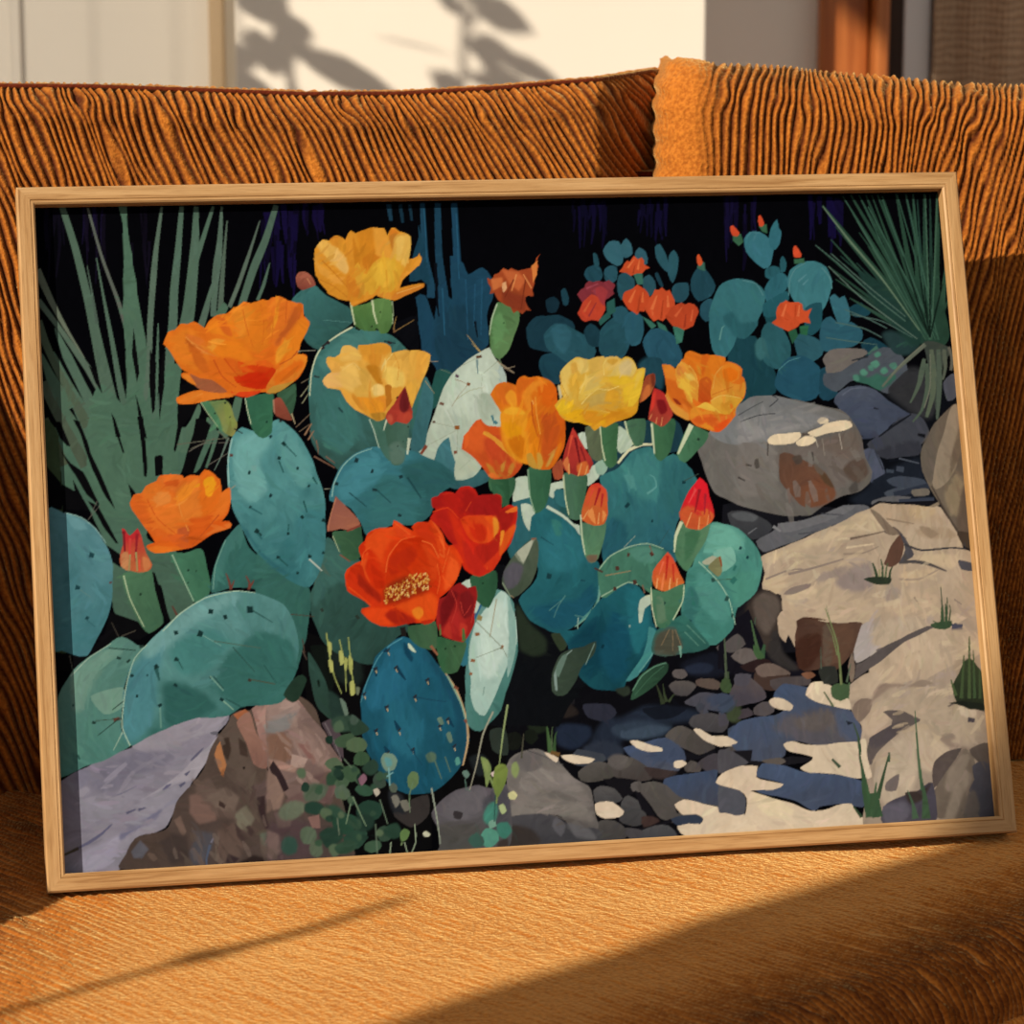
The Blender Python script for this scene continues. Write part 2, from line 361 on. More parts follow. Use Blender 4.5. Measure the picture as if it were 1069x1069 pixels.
# left arm, outside the frame: its front corner throws the shade at the left of the seat
prof = [(1.745, .10), (1.745, SEAT_Z+.15), (1.762, SEAT_Z+.19), (1.80, SEAT_Z+.205), (2.04, SEAT_Z+.21), (2.09, SEAT_Z+.26), (2.13, SEAT_Z+.40), (2.18, SEAT_Z+.45), (2.42, SEAT_Z+.46), (2.42, .10)]
bm = bmesh.new()
ra = [bm.verts.new((-.73, y, z)) for y, z in prof]; rb = [bm.verts.new((-.57, y, z)) for y, z in prof]
for i in range(len(prof)): bm.faces.new((ra[i], ra[(i+1) % len(prof)], rb[(i+1) % len(prof)], rb[i]))
bm.faces.new(ra[::-1]); bm.faces.new(rb)
on_sofa('armrest', plain_tone(mesh_bm(bm, 'armrest'), GOLD), CORD)

# loose cushion standing against the right of the backrest
cush = thing('back_cushion', 'plump rust orange corduroy cushion propped against the right of the backrest', 'cushion', (.40, 2.4, SEAT_Z))
CT = Matrix.Translation((-.40, -2.4, -SEAT_Z))
CTX = [.09, .113, .125, .147, .17, .223, .261, .315, .353, .405, .6, .8]
CTZ = [1.002, 1.019, 1.0245, 1.023, 1.0205, 1.0185, 1.0135, 1.0095, 1.0055, 1.0025, 1.0, .995]
RC, DEPTH = .045, .15
# outline across: from the back of the left side, round the corner, along the front, round the right corner
side = np.linspace(DEPTH, RC, 30)
path = [(0, d) for d in side]
path += [(RC-RC*math.cos(t), RC-RC*math.sin(t)) for t in np.linspace(0, math.pi/2, 60)[1:]]
WID = .52
fr = np.arange(RC, WID-RC, .00115)[1:]
path += [(x, 0) for x in fr]
path += [(WID-RC+RC*math.sin(t), RC-RC*math.cos(t)) for t in np.linspace(0, math.pi/2, 30)[1:]]
path += [(WID, d) for d in np.linspace(RC, DEPTH, 14)[1:]]
path = np.array(path); seg = np.r_[0, np.cumsum(np.hypot(*np.diff(path, axis=0).T))]
v = np.concatenate([np.linspace(0, 1, 110), 1+np.linspace(0, 1, 34)[1:]])
LX, VV = np.meshgrid(path[:, 0], v); LD = np.broadcast_to(path[:, 1][None], LX.shape)
X0 = .119
def cz(x): return np.interp(x, CTX, CTZ)
corner = np.clip((LX)/.022, 0, 1)
ztop = cz(X0+LX)
RTC = .04
vv = np.minimum(VV, 1); zz = SEAT_Z+.002+vv*(ztop-RTC-SEAT_Z-.002)
an = np.clip(VV-1, 0, 1)*math.pi/2
zz = zz+RTC*np.sin(an)
# over the top the outline closes towards a line at mid depth
shr = 1-np.cos(an)
LDn = LD+(DEPTH*.5-LD)*0+RTC*shr*np.where(LD < DEPTH*.5, 1, 0)*(1-LD/(DEPTH*.5))
LXn = LX+.016*shr*(1-np.clip(LX/.05, 0, 1))-.016*shr*np.clip((LX-WID+.05)/.05, 0, 1)
bulge = -.012*np.sin(np.clip(vv, 0, 1)*math.pi)*np.sin(np.clip(LX/WID, 0, 1)*math.pi)
lean = (zz-SEAT_Z)*.14
Xc = X0+LXn-.0*lean; Yc = 2.345+.06*(LXn)+LDn+lean+bulge*(LD < .03)
scal = .0016*np.sin(zz/.019*2*math.pi)*np.clip(1-LX/.03, 0, 1)
Xc = Xc+scal
Pc = np.stack([Xc, Yc, zz], -1)
frontness = np.clip((seg-(DEPTH-RC)-.055)/.03, 0, 1)[None]
LEANR = np.broadcast_to(seg[None], LX.shape)-.32*np.clip((LX-.06)/.25, 0, 1)*(zz-.98)
amp = .0003+.0038*frontness+0*LX
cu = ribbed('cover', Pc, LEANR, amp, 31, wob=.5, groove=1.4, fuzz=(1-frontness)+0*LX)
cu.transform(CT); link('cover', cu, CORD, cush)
bm = bmesh.new()
add_box(bm, (X0+WID/2, 2.505, (SEAT_Z+.95)/2+.0), (WID-.06, .05, .95-SEAT_Z), bevel=.02)
me = plain_tone(mesh_bm(bm, 'filling', True), GOLD); me.transform(CT); link('filling', me, CORD, cush)

# unseen candle stand, added only so its slim pole casts the soft seat line
stand = thing('added_shadow_stand', 'unseen tall slim stand added to cast the soft line across the seat', 'added shadow caster', (-1.30, .888, 0))
bm = bmesh.new(); add_tube(bm, [(0, 0, 0), (0, 0, .02), (0, 0, .03)], [.11, .10, .02], 24); link('base', mesh_bm(bm, 'base', True), DARK, stand)
bm = bmesh.new(); add_tube(bm, [(0, 0, .02), (0, 0, .6), (0, 0, 1.30)], [.006, .0042, .0042], 12); link('pole', mesh_bm(bm, 'pole', True), DARK, stand)
bm = bmesh.new(); add_tube(bm, [(0, 0, 1.295), (0, 0, 1.305), (0, 0, 1.31)], [.006, .012, .013], 16); link('cup', mesh_bm(bm, 'cup', True), DARK, stand)
bm = bmesh.new(); add_tube(bm, [(0, 0, 1.308), (0, 0, 1.41)], [.007, .005], 14); link('candle', mesh_bm(bm, 'candle', True), WHITE, stand)

# ---- the printed picture: colour fields and brush strokes on the sheet, in tenths of a millimetre from its top left corner
SHEET_W, SHEET_H = 7000, 4888
def srgb(h):
    c = np.array([int(h[i:i+2], 16) for i in (0, 2, 4)]) / 255.0
    return np.where(c <= .04045, c/12.92, ((c+.055)/1.055)**2.4)
def curve_points(pts, closed):
    n = len(pts); out = []
    P = np.array([p[:2] for p in pts], float); corner = [p[2] for p in pts]
    for i in range(n if closed else n-1):
        a, b = P[i], P[(i+1) % n]
        if closed:
            pa, pb = P[i-1], P[(i+2) % n]
        else:
            pa, pb = P[max(i-1, 0)], P[min(i+2, n-1)]
        ta = (b-a)*.5 if corner[i] else (b-pa)*.36
        tb = (b-a)*.5 if corner[(i+1) % n] else (pb-a)*.36
        L = np.hypot(*(b-a)); lim = 1.1*L
        for t_ in (ta, tb):
            l_ = np.hypot(*t_)
            if l_ > lim: t_ *= lim/l_
        k = int(min(10, max(2, L/35)))
        for s in np.arange(k)/k:
            s2, s3 = s*s, s*s*s
            out.append(a*(2*s3-3*s2+1)+ta*(s3-2*s2+s)+b*(3*s2-2*s3)+tb*(s3-s2))
    if not closed: out.append(P[-1])
    return np.array(out)
def box_blur(a, r):
    for ax in (0, 1):
        for _ in range(2):
            pad = [(0, 0), (0, 0)]; pad[ax] = (r+1, r)
            c = np.cumsum(np.pad(a, pad, mode='edge'), axis=ax)
            n = a.shape[ax]
            hi = np.take(c, np.arange(2*r+1, 2*r+1+n), axis=ax); lo = np.take(c, np.arange(0, n), axis=ax)
            a = (hi-lo)/(2*r+1)
    return a
def fill(img, pts, colour, px, fields, wobble, soften=True, load=1):
    h, w, _ = img.shape
    p = pts/px
    M = 14
    x0 = max(0, int(p[:,0].min())-M); x1 = min(w, int(p[:,0].max())+M+1)
    y0 = max(0, int(p[:,1].min())-M); y1 = min(h, int(p[:,1].max())+M+1)
    if x1 <= x0 or y1 <= y0: return
    cnt = np.zeros((y1-y0, x1-x0+1), np.int32)
    q = np.roll(p, -1, 0)
    for (ax, ay), (bx, by) in zip(p, q):
        if ay == by: continue
        if ay > by: ax, ay, bx, by = bx, by, ax, ay
        ra = max(y0, math.ceil(ay-.5)); rb = min(y1, math.ceil(by-.5))
        if rb <= ra: continue
        r = np.arange(ra, rb)
        xs = ax+(r+.5-ay)*(bx-ax)/(by-ay)
        c = np.clip(np.ceil(xs-.5).astype(int)-x0, 0, x1-x0)
        np.add.at(cnt, (r-y0, c), 1)
    mask = (np.cumsum(cnt, 1)[:, :-1] & 1).astype(bool)
    if not mask.any(): return
    c1, c2, ang = colour
    sub = img[y0:y1, x0:x1]
    # a tone laid inside a like-coloured shape is blended in wet; a new shape keeps its edge
    alpha = None
    if soften and c2 is None:
        under = sub[mask]; mean = c1 if c2 is None else (c1+c2)*.5
        g = lambda c: np.maximum(c, 0)**.42
        diff = np.abs(g(under.mean(0))-g(mean)).sum(); spread = g(under).std(0).sum()
        if diff < .36 and spread < .26 and mean.mean() > .012:
            r = int(np.clip(math.sqrt(mask.sum())*.065, 1, 5))
            like = (np.abs(g(sub)-g(under.mean(0))).sum(2) < .34) | mask
            alpha = box_blur(mask.astype(float), r)/np.maximum(box_blur(like.astype(float), r), 1e-3)*like
    yy, xx = np.nonzero(mask if alpha is None else alpha > .01)
    if c2 is None:
        col = np.broadcast_to(c1, (len(yy), 3)).copy()
    else:
        dx, dy = math.cos(ang), math.sin(ang)
        d = xx*dx+yy*dy; t = (d-d.min())/max(1e-6, d.max()-d.min())
        t = np.clip(t+.16*fields[1][yy+y0, xx+x0], 0, 1)[:, None]
        col = c1*(1-t)+c2*t
    if wobble:
        col *= 1+wobble*fields[0][yy+y0, xx+x0][:, None]
    if alpha is None: sub[yy, xx] = col if load == 1 else sub[yy, xx]*(1-load)+col*load
    else:
        a = alpha[yy, xx][:, None]; sub[yy, xx] = sub[yy, xx]*(1-a)+col*a
def roughen(P, rng, amount):
    """hand-painted edge: push the outline in and out a little"""
    n = len(P); k = max(4, n//3)
    v = rng.standard_normal((k, 2)); t = np.arange(n)*k/n; i = t.astype(int) % k; f = (t-t.astype(int))[:, None]
    return P+(v[i]*(1-f)+v[(i+1) % k]*f)*amount
def brush_over(img, rng, px, count):
    """short loaded-brush strokes that follow a slowly turning direction and stay inside like colours"""
    h, w, _ = img.shape
    turn = noise_field(rng, h//8, w//8, 9, 13)
    for _ in range(count):
        cy, cx = rng.integers(4, h-4), rng.integers(4, w-4)
        base = img[cy, cx]
        lum = base.mean()
        if lum < .004: continue
        a = 1.1+1.5*turn[min(h//8-1, cy//8), min(w//8-1, cx//8)]+rng.normal(0, .25)
        L = rng.uniform(9, 26); wd = rng.uniform(1.6, 4.6); R_ = int(L)+2
        y0, y1, x0, x1 = max(0, cy-R_), min(h, cy+R_), max(0, cx-R_), min(w, cx+R_)
        Y, X = np.mgrid[y0:y1, x0:x1]
        dx, dy = X-cx, Y-cy
        u = dx*math.cos(a)+dy*math.sin(a); v = -dx*math.sin(a)+dy*math.cos(a)+.012*u*u*rng.uniform(-1, 1)
        sub = img[y0:y1, x0:x1]
        near = np.abs(sub-base).sum(2) < .22*base.sum()+.004
        ok = (np.abs(u) < L) & (np.abs(v) < wd*(1-(u/L)**2*.7)) & near
        if not ok.any(): continue
        k = 1+rng.normal(0, .085)
        tint = base*k*(1+rng.normal(0, .022, 3))
        sub[ok] = sub[ok]*.35+tint*.65
def ribbon(pts, widths):
    P = curve_points(pts, False)
    d = np.gradient(P, axis=0); d /= np.maximum(np.hypot(d[:,0], d[:,1]), 1e-6)[:, None]
    nrm = np.stack([-d[:,1], d[:,0]], 1)
    wd = np.interp(np.linspace(0, 1, len(P)), np.linspace(0, 1, len(widths)), widths)[:, None]*.5
    return np.concatenate([P+nrm*wd, (P-nrm*wd)[::-1]])
def paint_sheet(nx, ny, ss=2):
    w, h = nx*ss, ny*ss
    px = np.array([SHEET_W/w, SHEET_H/h])
    rng = np.random.default_rng(7)
    streak = .5*noise_field(rng, h, w, 60, 170)+.4*noise_field(rng, h, w, 200, 300)+.35*noise_field(rng, h, w, 25, 40)
    soft = .7*noise_field(rng, h, w, 34, 48)+.4*noise_field(rng, h, w, 110, 150)
    img = np.zeros((h, w, 3)); img[:] = srgb('06060a')
    for ln in ART.strip().split('\n'):
        kind, col, ws, *pp = ln.split(' ')
        pts = []
        for s in pp:
            c = s.endswith('!'); a, b = s.rstrip('!').split(','); pts.append((float(a), float(b), c))
        if '>' in col:
            c1, r = col.split('>'); c2, an = r.split('@')
            colour = (srgb(c1), srgb(c2), math.radians(float(an)))
        else:
            colour = (srgb(col), None, 0)
        if kind in 'lm':
            widths = [float(v) for v in ws.split(',')]
            if len(widths) == 1: widths *= 2
            fill(img, ribbon(pts, widths), colour, px, (streak, soft), .04, False, .45 if kind == 'm' else 1)
        else:
            if kind == 'p': pts = [(a, b, True) for a, b, c in pts]
            P = curve_points(pts, True)
            ext = min(np.ptp(P[:, 0]), np.ptp(P[:, 1]))
            fill(img, roughen(P, rng, min(7, ext*.02)), colour, px, (streak, soft), .075)
    brush_over(img, rng, px, 9000)
    img = np.maximum(img, 0)
    return img.reshape(ny, ss, nx, ss, 3).mean((1, 3))
# kind, colour (or two colours and the direction of the blend), stroke widths, outline points
ART = """
p 060609 - -102,-200 7171,-76 7146,5098 -190,4996
l 100d18 36,29,10 390,87 377,217 390,347
l 130f1e 29,22,9 446,13 441,125 422,236
l 130f1e 14,12,5 507,-9 502,142 493,290
l 100d18 17,14,5 520,54 507,284 512,512
l 16112a 17,14,5 372,-11 365,137 346,287
l 16112a 15,12,5 502,37 485,244 501,450
l 130f1e 22,19,7 458,52 452,323 429,591
l 130f1e 24,19,7 379,35 379,239 375,443
l 16112a 31,24,9 445,-5 442,130 446,265
l 100d18 24,19,7 508,82 495,289 478,495
l 110e1c 36,29,10 100,5 86,167 83,328
l 0e0c16 20,15,5 120,92 102,379 74,663
l 0e0c16 27,22,9 224,23 211,159 215,297
l 0e0c16 36,29,10 166,-13 152,105 138,225
l 0e0c16 29,24,8 183,24 182,280 143,535
l 110e1c 31,25,8 99,-9 88,169 102,346
l 0f0c16 41,33,12 697,286 699,431 698,576
l 110e1a 24,19,7 837,278 828,416 806,554
l 0f0c16 19,15,5 810,123 792,318 799,511
l 110e1a 17,14,5 812,226 803,428 804,630
l 0f0c16 17,14,5 790,-2 788,114 788,229
l 0f0c16 28,22,9 816,-3 818,171 809,345
l 150f33 35,28,10 1819,326 1811,472 1813,619
l 150f33 49,40,14 1851,14 1851,167 1855,319
l 150f33 52,42,16 1722,73 1721,218 1716,361
l 150f33 30,24,9 1751,75 1743,253 1714,429
l 130e2c 49,40,16 1797,105 1785,254 1785,402
l 0d0a1c 44,35,12 1896,250 1887,440 1881,627
l 130e2c 21,16,5 1699,327 1682,466 1694,605
l 150f33 47,37,14 1733,120 1738,213 1714,307
l 130e2c 40,32,12 1901,68 1888,265 1898,462
l 0d0a1c 45,37,14 1878,286 1873,395 1853,503
l 130e2c 21,16,7 1805,26 1807,120 1815,213
l 150f33 39,32,12 1915,308 1903,405 1904,501
l 0d0a1c 21,16,7 1897,383 1883,570 1895,758
l 130e2c 21,16,7 1661,306 1655,483 1637,659
l 150f33 38,31,12 1888,325 1873,490 1880,654
l 0d0a1c 49,40,14 1946,22 1933,208 1910,392
l 130e30 45,37,14 1728,107 1723,238 1696,368
l 130e30 51,40,16 1929,91 1925,195 1928,299
l 0d0a1c 49,39,14 1894,186 1887,304 1884,422
l 150f33 23,17,7 1913,444 1896,633 1877,819
l 0d0a1c 33,26,10 1692,128 1678,289 1687,450
l 0d0a1c 30,24,9 1775,248 1776,414 1756,580
l 110c28 28,23,9 1749,340 1748,481 1747,624
l 0d0a1c 45,37,14 1729,220 1718,359 1701,498
l 130e30 40,31,12 1800,295 1785,472 1759,646
l 130e30 32,25,9 1909,161 1905,276 1881,390
l 120d28 33,26,11 2131,11 2132,83 2137,153
l 0f0b20 28,23,9 2107,28 2090,161 2097,294
l 0f0b20 44,35,14 2123,54 2109,140 2127,226
l 150f32 44,35,12 2123,25 2113,129 2116,235
l 150f32 42,33,12 2017,10 2001,129 2022,246
l 120d28 23,18,7 2098,24 2096,122 2100,217
l 150f32 25,19,7 2145,38 2135,146 2149,252
l 150f32 35,28,11 2087,31 2073,130 2095,229
l 0f0b20 28,23,9 2027,36 2017,149 2016,262
l 0b0a1a 37,29,11 4245,11 4241,83 4242,154
l 0b0a1a 38,31,11 4144,8 4146,107 4108,205
l 0b0a1a 15,13,5 4171,98 4170,188 4169,277
l 0e0c22 35,29,11 4208,66 4198,122 4181,179
l 100d28 33,25,9 4118,101 4107,250 4094,400
l 0e0c22 38,31,11 4311,80 4299,243 4269,405
l 100d28 33,26,9 4226,90 4214,231 4186,371
l 0e0c22 22,18,7 4164,68 4148,233 4125,395
l 0e0c22 22,18,7 4072,96 4068,184 4054,273
l 100d28 20,16,5 4112,73 4114,205 4113,336
l 0b0a1a 20,16,5 4318,13 4305,157 4313,304
l 100d28 26,22,7 4271,54 4274,164 4260,274
l 100d28 35,27,11 4219,42 4224,121 4211,199
l 0e0c22 38,31,11 4303,38 4297,166 4286,296
l 0b0a1a 18,15,5 4130,37 4123,201 4102,363
l 0b0a1a 22,18,7 4069,21 4060,114 4071,209
l 110e2a 26,20,7 4733,48 4729,169 4730,291
l 110e2a 30,24,9 4796,14 4792,71 4782,128
l 0d0b20 17,13,6 4689,65 4674,188 4672,311
l 0d0b20 22,18,7 4620,73 4619,136 4629,198
l 0b0a1a 20,17,6 4713,134 4701,270 4690,405
l 110e2a 29,24,9 4751,118 4733,232 4746,348
l 110e2a 35,28,11 4725,129 4707,242 4689,354
l 110e2a 35,28,11 4795,58 4781,190 4776,321
l 110e2a 22,17,6 4672,15 4669,131 4671,249
l 0d0b20 28,22,9 4658,57 4639,188 4627,318
l 0b0a1a 20,17,6 4767,133 4758,240 4732,347
l 110e2a 24,18,7 4584,109 4572,172 4562,234
l 0d0b20 24,20,7 4689,64 4668,197 4661,329
l 0d0b20 28,22,7 4603,55 4598,174 4574,291
l 130f2c 30,24,9 5509,16 5486,184 5498,352
l 0d0a1c 26,20,7 5263,15 5263,128 5241,242
l 100c24 35,30,11 5283,67 5274,246 5263,425
l 100c24 43,33,13 5320,27 5303,162 5300,295
l 100c24 19,15,6 5479,60 5465,233 5455,407
l 100c24 22,19,7 5475,276 5469,370 5476,465
l 130f2c 20,17,6 5299,232 5303,308 5289,383
l 130f2c 28,22,7 5267,176 5250,355 5238,533
l 0d0a1c 46,37,13 5301,256 5287,317 5295,378
l 0d0a1c 39,32,11 5418,155 5407,266 5407,376
l 0d0a1c 46,37,15 5304,8 5286,126 5297,245
l 130f2c 28,22,7 5283,17 5278,178 5265,338
l 100c24 45,35,13 5356,11 5342,192 5318,375
l 130f2c 19,15,6 5425,81 5415,160 5412,242
l 130f2c 26,22,7 5319,9 5317,107 5289,204
l 0d0a1c 48,39,15 5406,291 5397,448 5366,604
l 110d2a 21,17,6 6127,64 6129,131 6106,200
l 110d2a 19,15,6 5981,78 5957,227 5955,375
l 130e32 51,41,15 6107,34 6093,160 6106,287
l 110d2a 34,28,9 6022,79 6021,163 6019,248
l 110d2a 47,38,13 6179,56 6161,197 6156,338
l 130e32 36,28,11 6120,79 6099,192 6105,304
l 110d2a 40,32,11 6125,92 6110,291 6077,489
l 130e32 38,30,11 5952,16 5945,193 5924,371
l 130e32 51,41,15 6110,69 6098,211 6076,353
l 130e32 49,38,15 6134,72 6129,217 6122,364
l 110d2a 47,38,13 6169,46 6154,171 6154,296
l 110d2a 41,34,13 6196,77 6181,253 6160,429
l 130e32 36,28,11 6030,27 6015,138 6008,250
l 110d2a 40,32,11 6016,40 6019,114 5996,188
l 1c3a4c 39,25 2645,29 2655,156
l 16303f 32,18 2734,31 2743,176
l 1e4156 36,61 2904,25 2896,432 2927,649 2920,756
l 1b3c50 46,71 3020,27 3003,434 3026,759 3025,1046
l 1d4158 46,71 3146,29 3143,347 3133,762 3090,1155
l 17303f 25,18 2805,32 2815,159
f 1a3c4d - 2866,196 2905,432 2917,666 2858,611 2768,627 2798,430 2861,287
f 1d4156 - 2813,754 2885,738 2944,936 2998,650 3080,760 3083,436 3187,492 3217,583 3328,532 3395,606 3401,768 3347,911 3341,1127 3174,1229 3091,1406 2961,1491 2920,1294 2823,1148 2817,969
f 1b3a4b - 2946,901 3200,835 3285,1161 3096,1334 2977,1509 2936,1330
l 24506a 9,5 3196,619 3183,1086
l 24506a 11,5 3266,657 3235,980
l 24506a 9,5 3322,622 3284,1053
l 265670 9,5 3158,111 3146,618
l 265670 9,5 2914,70 2909,486
l 265670 11,7 3013,687 3008,1046
l 0c0e14 25,11 2973,488 2968,829 2973,901
l 0c0e14 18,7 3246,944 3256,1070
f 0b0c10 - 2587,963 2697,912 2804,897 2806,1147 2718,1127 2620,999
f 24504a - 2937,1312 3043,1315 3053,1440 2939,1561 2864,1612 2854,1505
f 4a6957>445f50@90 - 56,1656 970,1686 1107,1691 1047,1846 968,2051 812,2115 725,2491 923,2603 1041,2952 863,3115 776,2837 627,3104 463,3028 417,2582 297,2268 114,2227 110,1951 70,1708
l 4f6656 44,61,102,153 211,2 294,322 372,728 435,1116 488,1431 552,1868 599,2302
l 5a6158 17,24,41,85 398,14 486,396 590,734 646,981 709,1438 756,1875
f 4d6b58 - 621,9! 685,11! 693,366 731,649 766,985 795,1248 813,1581 751,1961 599,1956 616,1435 621,1086 619,840 636,559 650,205
l 566b5c 17,45,41,31 943,19 883,352 842,652 812,915 789,1196 739,1526
l 50695a 31,58,69,154 1090,18 1046,356 1002,656 978,920 923,1270 811,2137
l 4f6858 31,69,86,103 1197,20 1175,305 1139,571 1100,817 1047,1027
l 4f6858 21,35,38 1324,23 1202,359 1130,570
l 52685a 14,59,38 1388,24 1354,327 1312,575 1279,857
l 52685a 7,45,52 1284,609 1230,803 1180,943
l 526456 7,28,42 1422,132 1385,399 1356,629 1336,806
l 566659 7,28,31 1666,137 1574,385 1483,614 1404,790
l 4e6657 38,59,52 1795,22 1702,280 1603,492 1522,704 1491,792
l 4e6657 5,24,24 1723,459 1664,636 1615,742
f 4d6b58 - 1326,788 1363,753 1395,798 1357,859 1288,857
l 4f6a59 7,27,41 873,899 850,1180 825,1442 802,1633
l 4e6656 7,31,51 444,395 488,731 532,1048 569,1347 609,1574
l 4a5c50 5,24 373,447 404,694 426,888
l 66705f 58,44,27,5 7,474 113,739 206,934 324,1147
l 56695a 44,34,47,68 5,702 140,898 251,1075 361,1253 455,1430
l 4f6858 10,68,68,85 119,914 198,1126 289,1338 381,1550
l 4d6756 10,68,101,135 98,1088 188,1335 281,1529 372,1740
l 4c5b49 61,51,51,84 -2,859 50,1035 125,1229 218,1423 326,1652
l 4c6654 13,84,118 13,1103 72,1279 179,1526
l 4c6654 17,84,118,135 109,1402 178,1560 254,1736 362,1948
l 4a5747 67,67,84 12,1312 95,1523 188,1715 295,1945
l 47523f 84,101 0,1589 127,1939
f 4b6a57 - 350,1488 442,1343 604,1496 696,1350 787,1580 811,1616 882,1391 926,1200 1027,1238 979,1517 976,1742 904,2313 363,2292 303,1772
p 0b0b0d - 691,930 668,1122 694,1333 718,1264 699,1018
p 0b0b0d - 681,1420 697,1612 736,1753 748,1753 713,1543
p 0b0b0d - 496,1553 521,1737 559,1738 523,1606
p 0b0b0d - 803,1091 844,1197 815,1546 796,1572 785,1353
p 0b0b0d - 892,1129 918,1094 892,1374 844,1634 847,1408
p 0b0b0d - 412,1255 439,1395 442,1412 392,1324 350,1200
p 0b0b0d - 1021,1360 1160,1330 1203,1489 1059,1624 968,1726 988,1499
f 4f6b58 - 1142,1504 1076,1625 983,1761 962,1847 1046,1868 1106,1695 1156,1557
f 4f6b58 - 1197,1611 1172,1748 1204,1803 1245,1665
l 4f6b58 52,86 1437,1470 1385,1635 1292,1752
p 0b0b0d - 75,1604 125,1606 192,1799 167,1789 120,1727
p 0b0b0d - 219,1592 268,1611 334,1838 424,2066 490,2275 436,2187 344,1977 293,1802
p 0b0b0d - 685,1590 727,1591 742,1974 730,2043 711,2033 707,1834
p 0b0b0d - 1000,1600 1025,1618 973,1791 947,1868 936,1842 969,1704
p 0b0b0d - 517,1619 529,1654 578,1855 566,1860 533,1741
p 0b0b0d - 798,1889 841,1882 857,1891 847,2030 795,2036
p 0b0b0d - 1110,1621 1179,1623 1245,1678 1357,1822 1336,2221 1266,2236 1054,2037 996,2018 1047,1846
p 0b0b0d - 596,2081 648,2161 613,2194
p 0b0b0d - 1,1930 121,2072 203,2127 190,2040 267,2181 305,2268 163,2263 12,2248
p 0b0b0d - 115,1822 187,1919 268,1983 383,2220 374,2237 286,2147 217,1998
p 0b0b0d - 292,2199 366,2236 504,2517 487,2516 393,2375
p 0b0b0d - 419,2530 509,2603 512,2697 447,2652
p 0b0b0d - 722,2732 755,2750 848,3080 829,3113 770,2957
f 476453 - 1229,1642 1170,1798 1072,2021 1125,1988 1221,1799 1262,1678
l 4a6755 38,24,17 1268,1714 1217,1869 1168,1989
l 5d7165 17,10,5 1343,1769 1284,1906 1227,2009
f 3a4a33>35452e@90 - 8,1602 104,1709 114,2227 116,3284 -17,3278 -6,2291
p 0c0c0e - -6,1912 105,2054 119,2124 112,2261 4,2257
p 0c0c0e - 0,3287 248,3324 371,3194 413,3026 611,3103 691,3184 622,3223 471,3216 316,3294 176,3438 -7,3429
l 3d3a33 7,5 471,3199 426,3095
l 4a463c 7,5 488,3200 599,3162
l 5a5a50 7,3 115,3318 134,3435
l 5f5b52 5,3 294,2337 383,2237
l 5f5b52 5,3 367,2202 312,2303
l 6a665c 5,3 1046,1863 1169,1806 1341,1803
l 6a665c 5,3 1178,1972 1354,1874
f 1a3743 - 3640,1009 3709,921 3791,914 3891,907 3995,964 4008,1037 3925,1179 3762,1192 3657,1154
f 152b36 - 3799,796 3864,771 3906,817 3874,889 3811,887
f 1c3c48 - 3922,727 3959,710 3981,783 3968,837 3932,836
f 1c3e4b - 3710,1299 3742,1228 3851,1204 3938,1252 3950,1342 3852,1447 3747,1408
f 264e59 - 3771,1067 3840,978 3940,981 4044,1047 4129,1113 4168,1204 4116,1293 3969,1324 3833,1212 3774,1157
f 2e5a67 - 3827,1041 3867,983 3939,990 3980,1054 3954,1162 3905,1206 3855,1159
f 224754 - 4112,604 4143,550 4226,534 4257,608 4226,662 4144,663
f 264d58 - 4191,442 4223,452 4236,534 4198,543
f 34606c - 4275,426 4331,354 4404,355 4435,429 4419,520 4372,546 4302,499
f 325c68 - 4421,374 4461,329 4498,376 4503,449 4449,484 4416,447
f 2e5663 - 4516,449 4556,404 4609,442 4615,525 4554,551 4521,504
f 284f5b - 4269,571 4317,540 4371,556 4368,647 4307,682 4270,635
f 264c56 - 4375,619 4441,594 4501,650 4485,741 4388,811 4362,719
f 284d58 - 4565,651 4623,616 4664,672 4664,745 4610,789 4567,743
f 2a535e - 4679,407 4724,380 4764,455 4783,565 4762,601 4719,554 4688,490
f 2a535e - 4785,473 4830,429 4862,493 4844,603 4801,690 4770,620
f 254a56 - 4789,730 4819,694 4875,686 4926,696 4922,788 4863,841 4791,821
f 1d3c48 - 4664,608 4688,603 4726,710 4707,719 4675,654
f 20434f - 4947,660 4993,588 5042,562 5092,627 5134,720 5097,792 4992,835 4943,752
p 396356 - 5000,570 5027,515 5062,535 5066,599 5021,585
f c7502a - 5007,478 5027,470 5049,534 5023,561 5007,533
f 264d5a - 5005,863 5067,819 5113,829 5112,957 5035,992 4993,936
f 244b56 - 4186,1078 4248,989 4342,937 4429,994 4426,1157 4355,1264 4228,1251 4182,1186
f 28515e - 4310,882 4385,856 4436,903 4393,993 4322,973
f 2a5665 - 4397,939 4473,895 4543,942 4549,1052 4509,1150 4444,1167 4394,1102
f 264f60 - 4528,1142 4589,1053 4682,1041 4770,1094 4832,1241 4806,1331 4713,1355 4573,1270
f 1f424e - 4478,1321 4555,1260 4664,1272 4683,1382 4646,1507 4560,1432
f 1a3843 - 4080,1039 4139,986 4207,1042 4180,1168 4109,1148
p 29564f - 4269,826 4335,792 4336,901 4270,935
p 376859 - 4495,604 4569,606 4566,688 4525,696
p 366859 - 4535,933 4613,981 4647,1018 4609,1039
p 366859 - 4650,982 4720,1020 4735,1066 4664,1036
p 376b5b - 4775,1021 4865,1042 4839,1150 4792,1164
p 29564f - 4195,960 4272,899 4297,936 4210,1006
p 7a2f37 - 4043,752 4071,723 4104,710 4113,684 4148,660 4180,668 4218,654 4257,666 4305,652 4326,675 4351,697 4332,733 4341,759 4299,791 4261,811 4205,825 4150,827 4095,844 4072,803
p b4402a - 4041,908 4060,875 4085,822 4116,793 4155,765 4194,781 4243,807 4258,848 4252,884 4227,920 4191,966 4141,954 4100,967 4069,948
